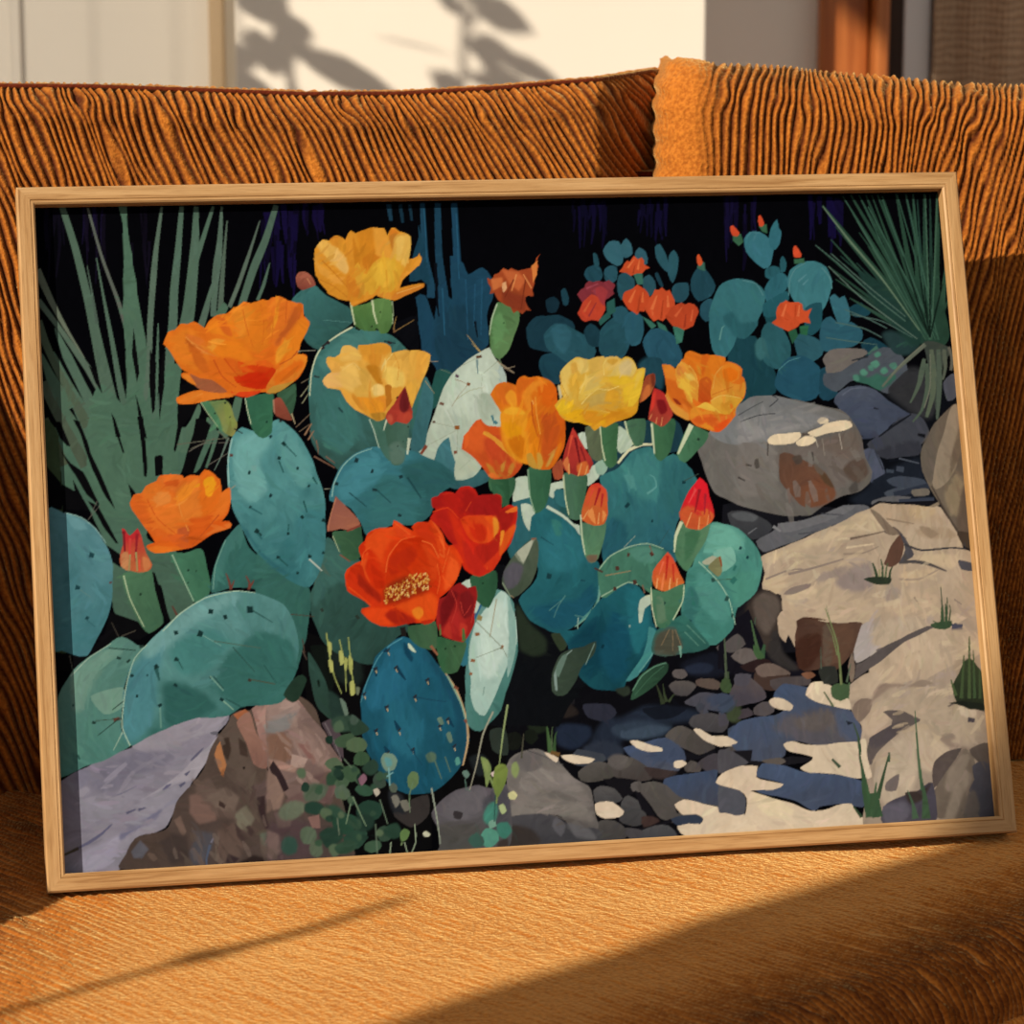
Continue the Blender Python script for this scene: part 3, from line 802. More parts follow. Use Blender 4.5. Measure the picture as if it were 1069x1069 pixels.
p 96363a - 4157,736 4199,712 4233,698 4264,721 4288,739 4265,801 4257,862 4230,833 4209,777
l c55a36 18,7 4091,894 4152,805
l 8a3030 15,7 4125,931 4191,824
l 9a4450 15,7 4122,714 4216,679
p bd4b28 - 4391,585 4415,557 4428,531 4451,506 4473,514 4513,464 4541,490 4574,480 4594,509 4589,535 4634,562 4593,572 4565,604 4521,606 4479,624 4452,601
l d26a3c 18,7 4455,561 4511,497
l d26a3c 18,7 4534,578 4554,501
l 9a3a20 15,5 4495,606 4515,541
p bd4826 - 4392,815 4406,775 4430,743 4457,729 4491,715 4522,687 4550,706 4574,728 4593,765 4611,813 4586,860 4560,906 4528,898 4508,927 4469,900 4434,885
l d4683a 26,9 4449,831 4504,734
l a23c20 18,7 4509,905 4537,778
l d4683a 18,7 4551,833 4561,753
p c24d2a - 4563,874 4591,834 4605,802 4632,781 4654,737 4687,742 4713,728 4741,750 4768,740 4786,784 4809,825 4812,876 4798,916 4745,940 4694,983 4654,971 4624,981 4598,944
l d66c3e 26,9 4620,890 4669,782
l a23c20 18,7 4688,964 4714,819
l d66c3e 22,9 4750,875 4753,784
p b04325 - 4716,950 4750,919 4775,875 4821,858 4863,841 4891,856 4925,843 4961,858 4981,888 4989,925 4963,972 4940,1026 4898,1043 4868,1053 4815,1030 4775,1025
l c85c36 22,9 4799,949 4860,878
l 923420 18,7 4866,1035 4885,933
l c85c36 18,7 4921,989 4943,898
f 2a565e - 7247,-36 7247,-36
f 1a3f48 - 5175,1251 5239,1143 5408,1111 5489,1260 5551,1408 5538,1553 5366,1620 5199,1633
f 1d484f - 5513,968 5592,915 5680,972 5711,1046 5559,1079
f 35696f - 5162,720 5296,659 5425,681 5519,784 5497,931 5431,1057 5333,1128 5242,1107 5124,1195 5069,956
f 346970 - 5069,956 5149,885 5256,924 5303,1035 5236,1180 5153,1287 5067,1211
f 29585f - 5180,959 5256,924 5323,1018 5454,1003 5411,1075 5332,1137 5242,1107
f 376e7a - 5386,358 5438,294 5512,295 5591,362 5621,455 5587,565 5526,586 5456,525 5397,450
f 316672 - 5592,353 5617,270 5669,206 5679,271 5698,309 5676,401 5631,446 5592,421
f 27565f - 5543,601 5592,574 5656,585 5660,659 5583,679 5539,656
f 27565f - 5665,530 5692,493 5716,549 5701,614 5665,618
f 2d616c - 5522,747 5584,666 5672,622 5723,679 5699,752 5616,842 5531,858
f 24565f - 5502,876 5599,823 5697,770 5711,826 5587,970 5503,967
f 3b7279 - 5706,734 5748,605 5847,549 5941,547 6031,593 6077,705 6049,816 5965,924 5851,940 5745,863
f 204c56 - 5835,902 5969,869 5954,1053 5873,1124 5820,1086
f 2a575e - 5476,1077 5528,1005 5635,1063 5699,1193 5671,1302 5589,1390 5500,1351 5455,1222
f 366569 - 5411,1185 5453,1131 5498,1150 5498,1260 5447,1313 5413,1276
f 2c5661 - 5720,1156 5780,1112 5890,1143 5960,1200 5933,1291 5835,1343 5745,1304
f 2a5563 - 5929,1126 5975,1016 6035,981 6103,1057 6182,1022 6269,1098 6263,1171 6183,1224 5992,1256 5939,1218
f 346470 - 6038,834 6079,802 6113,836 6162,818 6190,930 6182,1022 6103,1066 6072,982 6051,908
f 1a3f4a - 6191,911 6288,877 6357,953 6298,988 6222,986
f 234d5f - 5543,1499 5591,1372 5690,1302 5803,1287 5907,1382 5914,1510 5849,1617 5718,1631 5592,1573
f 1e4251 - 5924,1400 6000,1384 6146,1425 6098,1552 5959,1639 5888,1600
f 1a3b47 - 6259,1208 6339,1155 6464,1232 6509,1363 6412,1396 6306,1320
l 5e908b 11,6 5135,1140 5161,1050 5181,1032
l 52848b 19,6 5797,699 5867,645
l 52848b 15,6 5832,727 5882,682
l 548285 7,7 5713,807 5733,679 5786,597 5865,556
l 548285 8,6 5993,593 6052,668 6063,761
l 548285 7,6 5351,679 5460,709 5508,802
l 477a82 7,6 5411,349 5456,304 5529,314
l 477a82 7,6 5580,1390 5669,1320 5765,1295
p 366046 - 5308,328 5371,311 5385,376 5345,408 5302,365
f c84a2b - 5288,263 5315,245 5359,302 5342,329 5301,323
p 366046 - 5519,259 5582,241 5580,315 5540,296
f c5492a - 5518,185 5541,172 5564,232 5549,259 5520,253
p 366046 - 5778,523 5859,516 5861,553 5780,560
f c84a2b - 5777,440 5802,414 5844,487 5827,511 5779,505
p 28563e - 5679,1091 5747,1066 5761,1121 5709,1184
p 2a5f41 - 5776,1048 5851,1046 5835,1123 5780,1112
p c44e2a - 5597,944 5612,897 5637,868 5670,865 5691,844 5730,863 5764,867 5794,865 5822,880 5826,928 5851,936 5894,913 5865,955 5855,980 5866,1032 5818,1023 5779,1033 5747,1066 5689,1091 5645,1074 5613,1058 5582,1035 5555,1015 5597,988
l da6c40 22,9 5647,971 5688,873
l da6c40 22,9 5773,974 5792,883
l b04020 11,7 5762,882 5741,1029
l b04020 9,6 5628,971 5696,1000
p 0d0f14 - 6011,1500 7066,1532 7050,2558 6730,2507 6292,2431 6208,2017
f 6a645f - 5932,1309 5993,1247 6126,1232 6275,1245 6305,1283 6230,1327 6148,1407 6033,1440 5959,1429 5955,1365
f 4a5058 - 5941,1419 6073,1405 6309,1283 6427,1231 6538,1253 6604,1365 6626,1532 6432,1599 6288,1521 6140,1498 6021,1568 5933,1510
l 2d3034 11,15 6173,1331 6308,1302
f 2f3033 - 6433,1581 6517,1492 6657,1404 6786,1444 6845,1630 6752,1811 6608,1733
f 4a4d57 - 6893,1521 6994,1451 6996,1635 6917,1669
l 42665a 15,30 6309,1283 6389,1230
f 355f52 - 6172,1454 6220,1437 6293,1466 6371,1432 6443,1471 6484,1435 6518,1473 6457,1526 6378,1570 6288,1521 6196,1496
f 4f8470 - 6231,1419 6262,1396 6296,1430 6275,1451 6242,1447
f 4f8470 - 6321,1357 6371,1331 6396,1368 6356,1395
f 4f8470 - 6392,1414 6432,1388 6457,1425 6417,1448
f 4a7c6a - 6356,1285 6396,1264 6412,1295 6372,1313
f 4a7c6a - 6173,1444 6211,1442 6216,1492 6179,1485
f 4a7c6a - 6471,1371 6520,1354 6534,1400 6496,1408
f 4a7c6a - 6301,1375 6339,1372 6339,1413 6307,1412
f 24393a - 6435,1139 6514,1105 6624,1144 6712,1221 6648,1293 6535,1290
l 2b4a42 19,8 6540,1234 6619,1200 6672,1238
f 49505f>3a4152@70 - 6008,1657 6044,1589 6129,1539 6251,1527 6350,1559 6443,1651 6520,1693 6616,1755 6614,1775 6467,1829 6337,1933 6215,1939 6158,1898 6110,1759
f 434b5c - 6126,1799 6337,1933 6425,1848 6353,1747 6222,1625 6082,1620 6036,1678
f 3d4048 - 6241,1989 6337,1933 6467,1829 6615,1765 6712,1818 6748,1918 6674,2014 6648,2072 6485,2086 6362,2101 6284,2069
f 33353d - 6285,2059 6411,2005 6617,1972 6674,2014 6647,2082 6484,2096 6382,2102
l 1a1c22 10,16,20,8 6337,1933 6465,1849 6615,1765
l 22252c 10,6 6158,1898 6216,1929
l 22242c 16,8 6316,1706 6356,1717
l 17181d 20,32 6651,1924 6711,1940
l 59606f 12,6 6073,1600 6148,1553 6270,1547
f 4a5060 - 6206,2037 6288,2030 6348,2140 6360,2238 6295,2285 6227,2263
l 2f333c 10,10 6297,2040 6350,2189
f 1b2029 - 6052,2422 6137,2367 6308,2256 6479,2144 6645,2111 6671,2269 6700,2388 6732,2487 6491,2458 6290,2451 6168,2465
l 39414c 28,24 6373,2199 6433,2206
l 3d4450 40,44 6456,2183 6515,2195
f 3d4450 - 6367,2268 6471,2242 6670,2279 6685,2328 6541,2353 6423,2319
f 454c56 - 6338,2364 6463,2330 6562,2353 6518,2391 6375,2405
l 2c323e 44,48 6417,2387 6706,2329
f 6f685e - 6562,2353 6694,2348 6699,2398 6577,2403
f 5d5d5f - 6232,2429 6376,2395 6556,2412 6411,2455 6249,2468
l 353b48 28,40 6453,2437 6736,2438
l 10131a 16,12 6400,2122 6604,2110
l 4a505a 12,10 6483,2105 6641,2150
l 253e32 6,34,26 5961,416 6494,906 6849,1234
l 284335 11,53,45 6045,102 6548,783 6883,1237
l 253e32 6,34,26 6050,585 6531,981 6852,1245
l 2c483a 6,34,26 6087,372 6519,894 6808,1242
l 253e32 6,34,26 6134,271 6556,841 6837,1221
l 284335 6,34,27 6212,30 6605,738 6868,1209
l 284335 11,53,45 6279,22 6650,751 6896,1237
l 2c483a 6,34,27 6345,23 6664,721 6876,1185
l 253e32 11,53,45 6402,24 6625,717 6774,1176
l 284335 6,34,27 6449,25 6652,727 6786,1193
l 284335 11,53,46 6497,26 6733,732 6892,1202
l 284335 11,53,46 6534,36 6716,752 6836,1228
l 284335 11,53,46 6649,19 6725,758 6775,1248
l 213931 11,53,46 6726,21 6832,757 6903,1247
l 284335 11,53,46 6787,22 6767,735 6754,1207
l 253e32 11,53,46 6878,23 6827,733 6793,1201
l 213931 6,34,27 6926,24 6871,750 6834,1230
l 2c483a 11,53,46 6984,25 6913,742 6868,1214
l 253e32 6,34,27 6981,260 6910,820 6862,1192
l 2c483a 11,53,46 7009,578 6932,956 6880,1205
l 253e32 6,34,27 7002,858 6896,1076 6827,1220
l 284335 6,34,26 6098,687 6556,1010 6863,1225
l 2c483a 6,34,26 6198,838 6541,1052 6771,1195
l 213931 11,53,45 6275,821 6594,1051 6806,1203
l 213931 6,34,26 6151,503 6588,914 6878,1187
l 253e32 6,34,27 6319,321 6663,838 6892,1181
l 213931 6,34,27 6817,69 6798,758 6784,1215
l 253e32 6,34,27 6554,233 6762,816 6899,1206
l 284335 6,34,26 6384,434 6635,895 6803,1201
l 213931 6,34,26 6278,562 6639,960 6878,1225
f 243e32 - 6585,736 6705,665 6812,742 6951,894 6974,1154 6899,1245 6787,1223 6637,997 6537,846
f 1e3731 - 6292,618 6471,733 6640,960 6772,1186 6653,1238 6486,993 6352,805
l 375748 8,13,6 6412,118 6678,709 6895,1189
l 375748 8,13,6 6531,64 6715,683 6863,1188
l 315042 8,13,6 6658,29 6789,668 6893,1189
l 375748 8,13,6 6729,30 6815,669 6885,1189
l 315042 8,13,6 6786,31 6798,669 6808,1187
l 3e5d4c 8,13,6 6887,33 6849,670 6821,1187
l 3e5d4c 8,13,6 6983,35 6901,671 6832,1187
l 315042 8,13,6 6360,61 6601,681 6798,1186
l 3e5d4c 8,13,6 6284,171 6561,730 6785,1186
l 375748 8,13,6 6228,58 6554,680 6819,1187
l 12201a 6,17,9 6662,515 6737,842 6821,1168
l 12201a 6,17,9 6776,517 6794,843 6821,1168
l 12201a 6,17,10 6890,520 6851,845 6821,1168
l 12201a 6,17,10 6965,745 6888,957 6821,1168
l 12201a 6,17,9 6812,742 6812,955 6821,1168
l 12201a 6,17,9 6600,569 6706,869 6821,1168
l 5d745e 8,19,15,8 6044,107 6237,385 6475,696 6741,1111
l 496559 6,9,8 5961,416 6145,577 6388,824 6634,1034
l 5a7064 6,9,9,6 6050,585 6275,821 6486,993 6716,1175
l 4e665c 6,9,6 6078,483 6356,749 6637,997
l 4c665e 6,9,6 6152,929 6334,1007 6478,1085
l 4c665e 6,9,6 6068,1028 6289,1080 6433,1158
l 4c665e 6,8,4 5983,1145 6168,1178 6391,1212
l 4c665e 6,8,4 6186,967 6445,1029 6679,1164
f 3a423c - 6770,1204 6847,1197 6975,1247 6961,1302 6906,1374 6857,1594 6815,1740 6801,1592 6789,1408 6780,1297
l 5d6457 26,30,23,15 6778,1223 6646,1320 6523,1418 6399,1543
l 4d5a4c 26,45,30,11 6758,1333 6704,1516 6657,1606 6613,1678
l 4a584a 30,42,26,11 6774,1370 6766,1554 6702,1736 6619,1825
l 55604f 30,49,45,23 6822,1261 6824,1446 6797,1629 6735,1792
l 4b584c 30,45,38,19 6879,1262 6866,1502 6838,1704 6818,1813
l 51594d 27,38,27,15 6926,1264 6922,1412 6894,1503
l 5a5b52 23,27,23 6966,1246 6986,1339 6967,1431
l 6b6f60 9,9 6769,1213 6606,1338 6482,1454
l 6b6f60 8,9 6809,1297 6785,1555 6723,1718
p 15151a - 5059,2403 5297,2393 6167,2485 6292,2431 7058,2480 7030,3627 4969,3528
f 6b6863>5f5b56@20 - 4896,1972 5068,1803 5238,1652! 5362,1597 5523,1583 5680,1617 5857,1662 6032,1727 6109,1768 6162,1849 6195,1938 6206,2037 6243,2195 6224,2292 6159,2348 6015,2382 5827,2472 5724,2516 5564,2520 5370,2473 5177,2408 4988,2304
f 777a7b>6d6c6a@0 - 5005,1849 5156,1689 5322,1606 5523,1583 5738,1639 5954,1695 6109,1768 6064,1816 5861,1849 5718,1883 5473,1943 5334,1948 5214,1953 5096,1940
f 8b8987 - 5227,1788 5350,1744 5491,1729 5671,1725 5887,1771 5823,1818 5620,1860 5457,1894 5294,1946 5214,1950
f 797a7a - 5308,1772 5532,1720 5733,1707 5887,1771 5782,1826 5624,1811 5462,1835
f 6f7172 - 5561,1604 5698,1637 5615,1674 5477,1650
l 35383c 8,6 5248,1779 5391,1735 5531,1724
l 2e3034 8,8 5513,1583 5560,1614 5486,1670
l 46494c 8,6 5232,1730 5357,1666 5439,1629
f 736e69 - 5213,1963 5433,1951 5529,1994 5486,2264 5495,2401 5359,2357 5183,2331
f 6a625c - 5497,2129 5568,1995 5809,1984 6056,1914 6170,1996 6196,2154 6044,2285 5940,2320 5874,2162 5721,2078
f 665b53 - 5592,1957 5812,1945 6058,1894 6160,1878 6188,2016 6041,2090 5867,2005
f 5c4437>6b4634@40 - 5534,2052 5624,2046 5796,2140 5872,2181 5950,2321 5944,2398 5829,2452 5728,2468 5652,2426 5580,2326 5517,2246
f 6e4733 - 5701,2311 5827,2238 5940,2320 5944,2389 5809,2451 5691,2428
f 54402f - 5797,2120 5872,2181 5950,2321 5874,2279
f 4b4039 - 5632,2065 5704,2048 5709,2107 5657,2125
f 4f4a45 - 5332,2084 5364,2066 5370,2134 5337,2146
l 46413d 16,12 5795,2032 5799,2101
l 4a4440 12,10 5452,1952 5440,2049
f 55473e - 6024,2167 6099,2111 6201,2095 6231,2214 6144,2289 6067,2247
f 4a4642 - 6060,2325 6125,2269 6139,2347 6077,2364
l 3f3b38 16,8 5194,2205 5250,2236
l 3a3734 20,8 5261,2111 5309,2122
l a39a8c 8,6 6022,1893 6035,2021
l a39a8c 8,6 5833,1936 5844,1995
l 847b70 8,6 5884,1928 5892,2065
f dcc9a8 - 5451,1923 5497,1891 5618,1880 5708,1873 5715,1912 5651,1959 5531,1968 5462,1956
f dcc9a8 - 5676,1950 5746,1907 5815,1910 5836,1946 5770,1978 5689,1980
f dcc9a8 - 5778,1875 5882,1839 5924,1811 6046,1796 6116,1808 6126,1848 6059,1875 5937,1890 5835,1916 5786,1901
f d9c6a6 - 5855,1794 5888,1767 5938,1773 5944,1808 5883,1820
l 4d443d 20,12 5727,1893 5787,1895
f 3e3f42>34363a@90 - 5092,2482 5173,2462 5290,2480 5403,2552 5437,2611 5373,2667 5272,2691 5198,2640 5122,2599
f 54575a - 5112,2483 5211,2471 5327,2510 5284,2547 5167,2533
l 6a6d70 10,6 5237,2642 5310,2597
f 5e5f63 - 5291,2702 5414,2649 5498,2594 5680,2563 5864,2512 6008,2459 6170,2450 6208,2467 6205,2506 6099,2570 5955,2613 5751,2663 5628,2706 5485,2748 5344,2781
f 6c6c6f - 5480,2574 5681,2553 5844,2511 5968,2467 6108,2463 6023,2518 5818,2578 5594,2637 5495,2633
l 4a4b50 12,8 5632,2658 5792,2645 5937,2592
l 45464c 10,6 5824,2510 6002,2527
l 7d7d7f 24,16 5439,2592 5495,2633
f b3a088>a8957f@60 - 6227,2487 6310,2451 6470,2467 6752,2488 6824,2588 6914,2709 6944,2828 7002,2850 7006,3026 6990,3625 6028,3600 5574,3349 5465,3229 5455,3113 5320,3069 5350,2955 5331,2819 5545,2751 5751,2663 5937,2592 6123,2522
f bca98c - 5952,2651 6037,2587 6184,2515 6262,2547 6305,2627 6271,2664 6108,2696 6006,2712
f c2ae90 - 5341,2820 5544,2760 5749,2692 5955,2613 5990,2672 5824,2743 5581,2791 5395,2880
f c0ab8c - 5338,2973 5486,2980 5499,3057 5416,3111 5342,3050
f b8a48a - 5471,3152 5636,3082 5797,3051 5915,3075 6027,3158 6143,3201 6218,3263 6090,3353 5812,3340 5697,3297 5504,3230
f c6b293 - 5494,3115 5677,3065 5753,3107 5629,3159 5527,3193
f a8957f - 5986,2711 6150,2679 6348,2706 6385,2747 6217,2817 5995,2847 5900,2785
f ab967d - 6207,2486 6371,2454 6611,2482 6767,2547 6800,2627 6558,2617 6360,2570
f b39c7c - 6468,2496 6631,2483 6750,2507 6682,2583 6543,2558
l 8e7b66 16,12 6280,2567 6430,2690 6487,2731
f a08c74 - 6552,2675 6677,2641 6837,2667 6892,2728 6749,2742 6629,2727
f 8d7a65 - 6596,2638 6676,2651 6752,2703 6688,2739 6631,2698
l 8a7864 14,8 6340,2569 6558,2617
f 5e524b - 6311,2666 6395,2630 6460,2691 6473,2770 6430,2690 6350,2687
f 5b4236 - 6312,2880 6361,2784 6450,2691 6460,2808 6421,2904 6347,2939 6289,2917
f 4c4a4e - 6431,2680 6468,2711 6537,2850 6493,2887 6409,2922 6470,2808
f 7a6a5a - 6207,2486 6283,2528 6357,2609 6430,2690 6349,2696 6295,2626
l 6f5f52 20,8 6036,2713 6230,2682 6311,2666
f 8e8079 - 5887,3055 5965,2962 6130,2901 6209,2914 6189,3029 6192,3107 6051,3120 5952,3106
f 97887c - 5723,2990 5887,2939 6008,2925 5921,2998 5779,3031
l 8a7b70 20,12 5527,2962 5729,2923 5973,2865
l 8a7b70 16,10 5346,2993 5529,2933 5649,2929
f 85776d - 5475,3114 5538,3069 5699,3037 5676,3075 5554,3117
l c9b596 16,10 6000,2779 6223,2759
l 8d7d6d 16,8 5976,2827 6137,2824 6261,2780
l 3c3a3c 18,12 6463,2769 6600,2823 6843,2814 6954,2828
l 4c4746 20,28,10 6410,2913 6531,2908 6650,2933 6786,2993
f 4b4a50 - 6885,2913 6994,2937 6999,2996 6908,2986
f c2ad8e - 6535,2869 6798,2861 6896,2904 6828,2979 6671,2924
f bfa98a - 6402,3000 6647,2971 6725,2994 6557,3065 6417,3059
f bba58a - 6266,3168 6470,3138 6707,3188 6615,3319 6372,3327 6258,3264
l 9c8a78 18,10 6399,3038 6559,3045 6727,2975
f a09080 - 6230,3128 6392,3106 6426,3175 6303,3208
l 8d7c6c 14,8 6507,3179 6541,3238
l 84756a 12,8 6826,3212 6883,3254
f a59380 - 6291,3343 6492,3333 6649,3379 6482,3448 6320,3460
f 6a6260 - 6161,3568 6274,3535 6400,3464 6565,3423 6645,3427 6458,3486 6312,3556 6208,3599
f b8a58c - 6431,3562 6560,3471 6803,3463 6984,3472 6988,3646 6345,3635
l 615a58 28,12 6355,3520 6564,3433
f c0ab90 - 6735,3325 6894,3351 6990,3414 6964,3471 6805,3444
l 4a4850 48,40 6807,3415 6867,3428
f a59a94 - 6030,3579 6088,3372 6209,3359 6284,3420 6196,3512 6147,3606
f 3b332e - 5170,3215 5237,3122 5340,3069 5416,3111 5447,3209 5416,3341 5360,3547 5144,3537
f 5a5049 - 5234,3161 5319,3088 5414,3130 5436,3227 5331,3414 5259,3334
f b09c84 - 5421,3284 5475,3229 5559,3290 5556,3556 5488,3421 5464,3477 5420,3418
f 4d352b>5a4034@0 - 5565,3329 5608,3293 5755,3309 5891,3354 6069,3362 6077,3391 6010,3578 5551,3615
f 42291f - 5597,3311 5715,3317 5725,3432 5600,3503
f 5e473c - 5850,3361 6049,3370 5951,3575 5774,3550
l b8a68c 12,16 5734,3327 5931,3346 6131,3345
p 0d0d11 - 3013,3220 5103,3316 4972,4928 2903,4870
f 1f2024 - 3493,3628 3630,3618 3656,3736 3569,3765 3489,3694
f 1b1b1e - 3379,3806 3465,3793 3459,3877 3374,3889
f 1c1b1e - 3736,3807 3804,3811 3801,3861 3750,3858
f 3c3430 - 3627,3785 3704,3781 3709,3831 3632,3835
f 26211f - 3630,3869 3767,3859 3830,3929 3725,3957 3642,3936
f 2a2c38 - 3869,3864 4073,3875 4120,3944 4029,4006 3895,3966
f 20293a - 3653,4020 3773,4001 3908,4033 3902,4117 3777,4193 3660,4154
f 222a38 - 4012,4006 4168,3980 4311,3920 4484,3913 4689,3940 4754,3994 4681,4041 4509,4032 4299,4071 4157,4130 4116,4228 4045,4258 3911,4217 3917,4134
f 2f3b4a - 4060,4058 4270,4002 4440,4036 4541,4067 4467,4130 4259,4152 4123,4128
f 3a4858 - 4126,4095 4370,4049 4505,4082 4381,4125 4191,4140
f 151922 - 4311,3920 4518,3914 4655,3938 4546,4000 4407,4009
f 2a313e - 3846,4180 4002,4139 4151,4214 4112,4278 3957,4286 3859,4231
f 171a24 - 4628,3616 4754,3555 4930,3529 5050,3569 5076,3655 4881,3713 4692,3687
f 232a3a - 4661,3635 4786,3599 4888,3629 4849,3678 4710,3679
f 5c5655 - 4563,3664 4591,3640 4660,3643 4683,3687 4637,3715 4578,3698
f 57524f>474446@90 - 4530,3763 4585,3724 4688,3729 4746,3766 4717,3807 4662,3846 4576,3833
f 5a4e47 - 4740,3732 4776,3717 4880,3725 4938,3767 4908,3808 4822,3795 4746,3766
f 46372f - 5004,3804 5065,3790 5058,3874 5019,3839
f 55504f - 4924,3495 5046,3399 5113,3436 5100,3588 4965,3531
f 4a4950>3a4152@30 - 4641,3887 4768,3818 4871,3831 5058,3874 5037,3941 4929,3978 4793,3945 4674,3914
f 3c4456 - 4817,3862 4941,3835 5042,3874 5038,3924 4914,3952 4830,3914
f 3d414b - 4725,3925 4779,3902 4825,3981 4756,3977
f 4a484a>3e3d40@90 - 4664,4040 4702,3991 4842,3982 4943,4021 4969,4073 4917,4129 4780,4113 4695,4083
f 54504c>45413f@60 - 4475,4131 4539,4084 4609,4074 4709,4126 4840,4226 4838,4251 4731,4287 4631,4240 4515,4183
f 3f4a5c - 4963,4106 5042,4076 5054,4161 5032,4194 4966,4173
f 494442 - 4870,4286 4996,4234 5044,4279 5018,4361 4900,4338
f 434045 - 4709,4344 4835,4284 4971,4325 5016,4395 4894,4422 4773,4415
f 42506a>4a4d58@60 - 4142,4213 4221,4192 4378,4159 4482,4151 4597,4238 4617,4306 4569,4370 4550,4394 4448,4380 4295,4347 4197,4283
f 3f4a60 - 4376,4192 4499,4157 4612,4255 4607,4322 4486,4332 4351,4291
p 15151a - 4612,4255 4730,4295 4838,4251 4853,4277 4711,4319 4624,4323
f 4d4946 - 4603,4372 4659,4325 4725,4362 4721,4412 4618,4406
f 3b4049 - 3802,4195 3995,4238 4008,4289 3903,4333 3785,4310 3755,4259
f 55524f>45433f@90 - 3790,4360 3905,4300 4007,4306 4068,4409 3980,4437 3877,4448 3811,4428
f 4f4c4a>413c3a@80 - 3987,4355 4079,4260 4214,4284 4345,4374 4357,4442 4236,4452 4101,4428
f 5a5654 - 4026,4282 4080,4251 4164,4264 4185,4332 4106,4361 4039,4333
f 3a3130 - 4295,4355 4448,4380 4549,4403 4460,4448 4357,4442
p 151418 - 3982,4421 4135,4429 4270,4454 4266,4503 4194,4549 4124,4579 4028,4490
f 504f4f>3f4042@90 - 3899,4499 3961,4473 4061,4500 4115,4578 4053,4608 3917,4600 3904,4549
f 575452 - 4183,4474 4253,4453 4268,4487 4264,4537 4196,4524
f 4c4c4d>3b3b3d@90 - 4105,4594 4160,4556 4233,4601 4255,4653 4293,4721 4272,4770 4193,4790 4077,4742
f 3c4a63>40434c@60 - 4425,4446 4652,4417 4826,4401 4876,4421 4852,4503 5002,4562 4986,4762 4802,4701 4700,4678 4531,4635 4436,4530
f 55524f>474442@60 - 4233,4485 4356,4458 4456,4489 4536,4569 4737,4647 4990,4712 4984,4778 4695,4745 4630,4691 4531,4635 4525,4718 4661,4743 4709,4779 4621,4807 4519,4784 4386,4727 4325,4640 4278,4571
p 16151a - 4205,4517 4263,4553 4354,4708 4334,4740 4254,4669
p 16151a - 4108,4793 4278,4803 4471,4748 4487,4766 4328,4823 4140,4820
p 16151a - 4417,4778 4564,4870 4529,4876 4423,4804
f 4a4846>3c3a3b@90 - 3925,4733 4043,4740 4108,4793 4128,4861 4066,4890 3914,4881
f 4b4b4d>3d3f44@90 - 4172,4847 4347,4791 4450,4797 4512,4875 4374,4892 4203,4890
f 454346 - 4108,4793 4209,4808 4258,4835 4152,4879
f 3d2f2d - 4250,4719 4335,4724 4384,4760 4261,4802
f 6f6b67>5b5856@70 - 3221,4395 3299,4234 3387,4189 3472,4173 3539,4189 3635,4269 3745,4391 3859,4464 3888,4532 3909,4715 3920,4799 3719,4754 3640,4683 3472,4657 3336,4682 3184,4689
f 7c7773 - 3374,4370 3530,4313 3664,4337 3760,4425 3839,4512 3849,4596 3685,4520 3519,4478 3361,4551 3334,4467
f 77736e - 3276,4563 3481,4525 3682,4570 3847,4629 3874,4730 3674,4669 3473,4649 3235,4676
f 63605f - 3298,4250 3420,4191 3520,4213 3531,4296 3444,4341 3344,4319
l 4a494a 7,5 3421,4182 3536,4230 3684,4305
l 55514f 10,10 3268,4678 3439,4655 3590,4672 3720,4737
f 46464a>3b3b3f@90 - 3200,4690 3405,4653 3556,4662 3671,4718 3719,4754 3920,4799 3931,4882 3187,4887
f 36312f - 3198,4723 3332,4731 3431,4770 3474,4871 3187,4887
f 55555a - 3606,4681 3669,4751 3629,4831 3567,4745
f 5c5c5f - 3687,4735 3836,4777 3898,4864 3747,4838
f d2c2aa - 3546,4206 3588,4213 3653,4253 3634,4285 3586,4249
f d6c7ae - 3671,4237 3740,4230 3824,4246 3927,4276 3871,4307 3769,4301 3703,4272
f d4c5ad - 4198,4158 4258,4156 4375,4201 4443,4221 4441,4243 4338,4240 4254,4211
f d4c5ad - 4529,4326 4590,4318 4626,4348 4568,4378 4526,4368
f d2c3ab - 4697,4100 4746,4094 4829,4149 4915,4154 5000,4175 5031,4202 5013,4235 4875,4227 4774,4180
f cfc0a9 - 3900,4607 3952,4594 4037,4602 4117,4670 4080,4709 3977,4719 3911,4682
f d0bfa6 - 4513,4651 4584,4613 4670,4627 4804,4676 4987,4753 5042,4732 5027,4915 4613,4906 4531,4852 4518,4801 4623,4782 4699,4795 4719,4763 4662,4726 4558,4728 4527,4693
f cdbca3 - 4835,4502 4892,4438 4964,4409 5070,4389 5056,4565 4953,4551
f 313a4a - 4558,4728 4662,4726 4719,4766 4691,4798 4605,4789 4518,4801 4471,4748
f 1d251b - 3448,3909 3511,3863 3593,3900 3606,3968 3566,4049 3463,4060 3435,3975
f 161915 - 3260,4066 3346,4037 3393,4089 3354,4170 3270,4166
f 171c16 - 3414,4041 3482,4028 3512,4096 3457,4143 3409,4107
l 415d38 44,24,7 3597,4208 3588,4100 3579,3983
l 375132 30,14,3 3623,4202 3640,4086 3659,4054
l 4c5f42 14,7,3 3607,4184 3617,4051 3639,3969
l 6a5030 30,30 3597,4208 3663,4229
l 6a6a4a 13,8,5 3214,4246 3266,3983 3321,3786
l 7d7a58 10,5,3 3245,4032 3305,3902 3348,3771
l 4a4a3c 13,10,5 3375,4238 3390,4139 3404,4057
l 303928 34,17,7 4476,3895 4457,3810 4436,3742
l 343f2b 28,14,5 4503,3880 4491,3812 4488,3744
l 343f2b 21,10,5 4521,3881 4559,3832 4576,3833
l 3e4d38 42,28,10,5 4968,3819 4988,3685 4991,3532 4983,3311
l 3f5135 35,10 4960,3819 4949,3734
l 3f5135 28,10 4994,3820 5001,3736
f 333a2a - 4955,3987 5002,3939 5073,3926 5062,4061 4993,4057
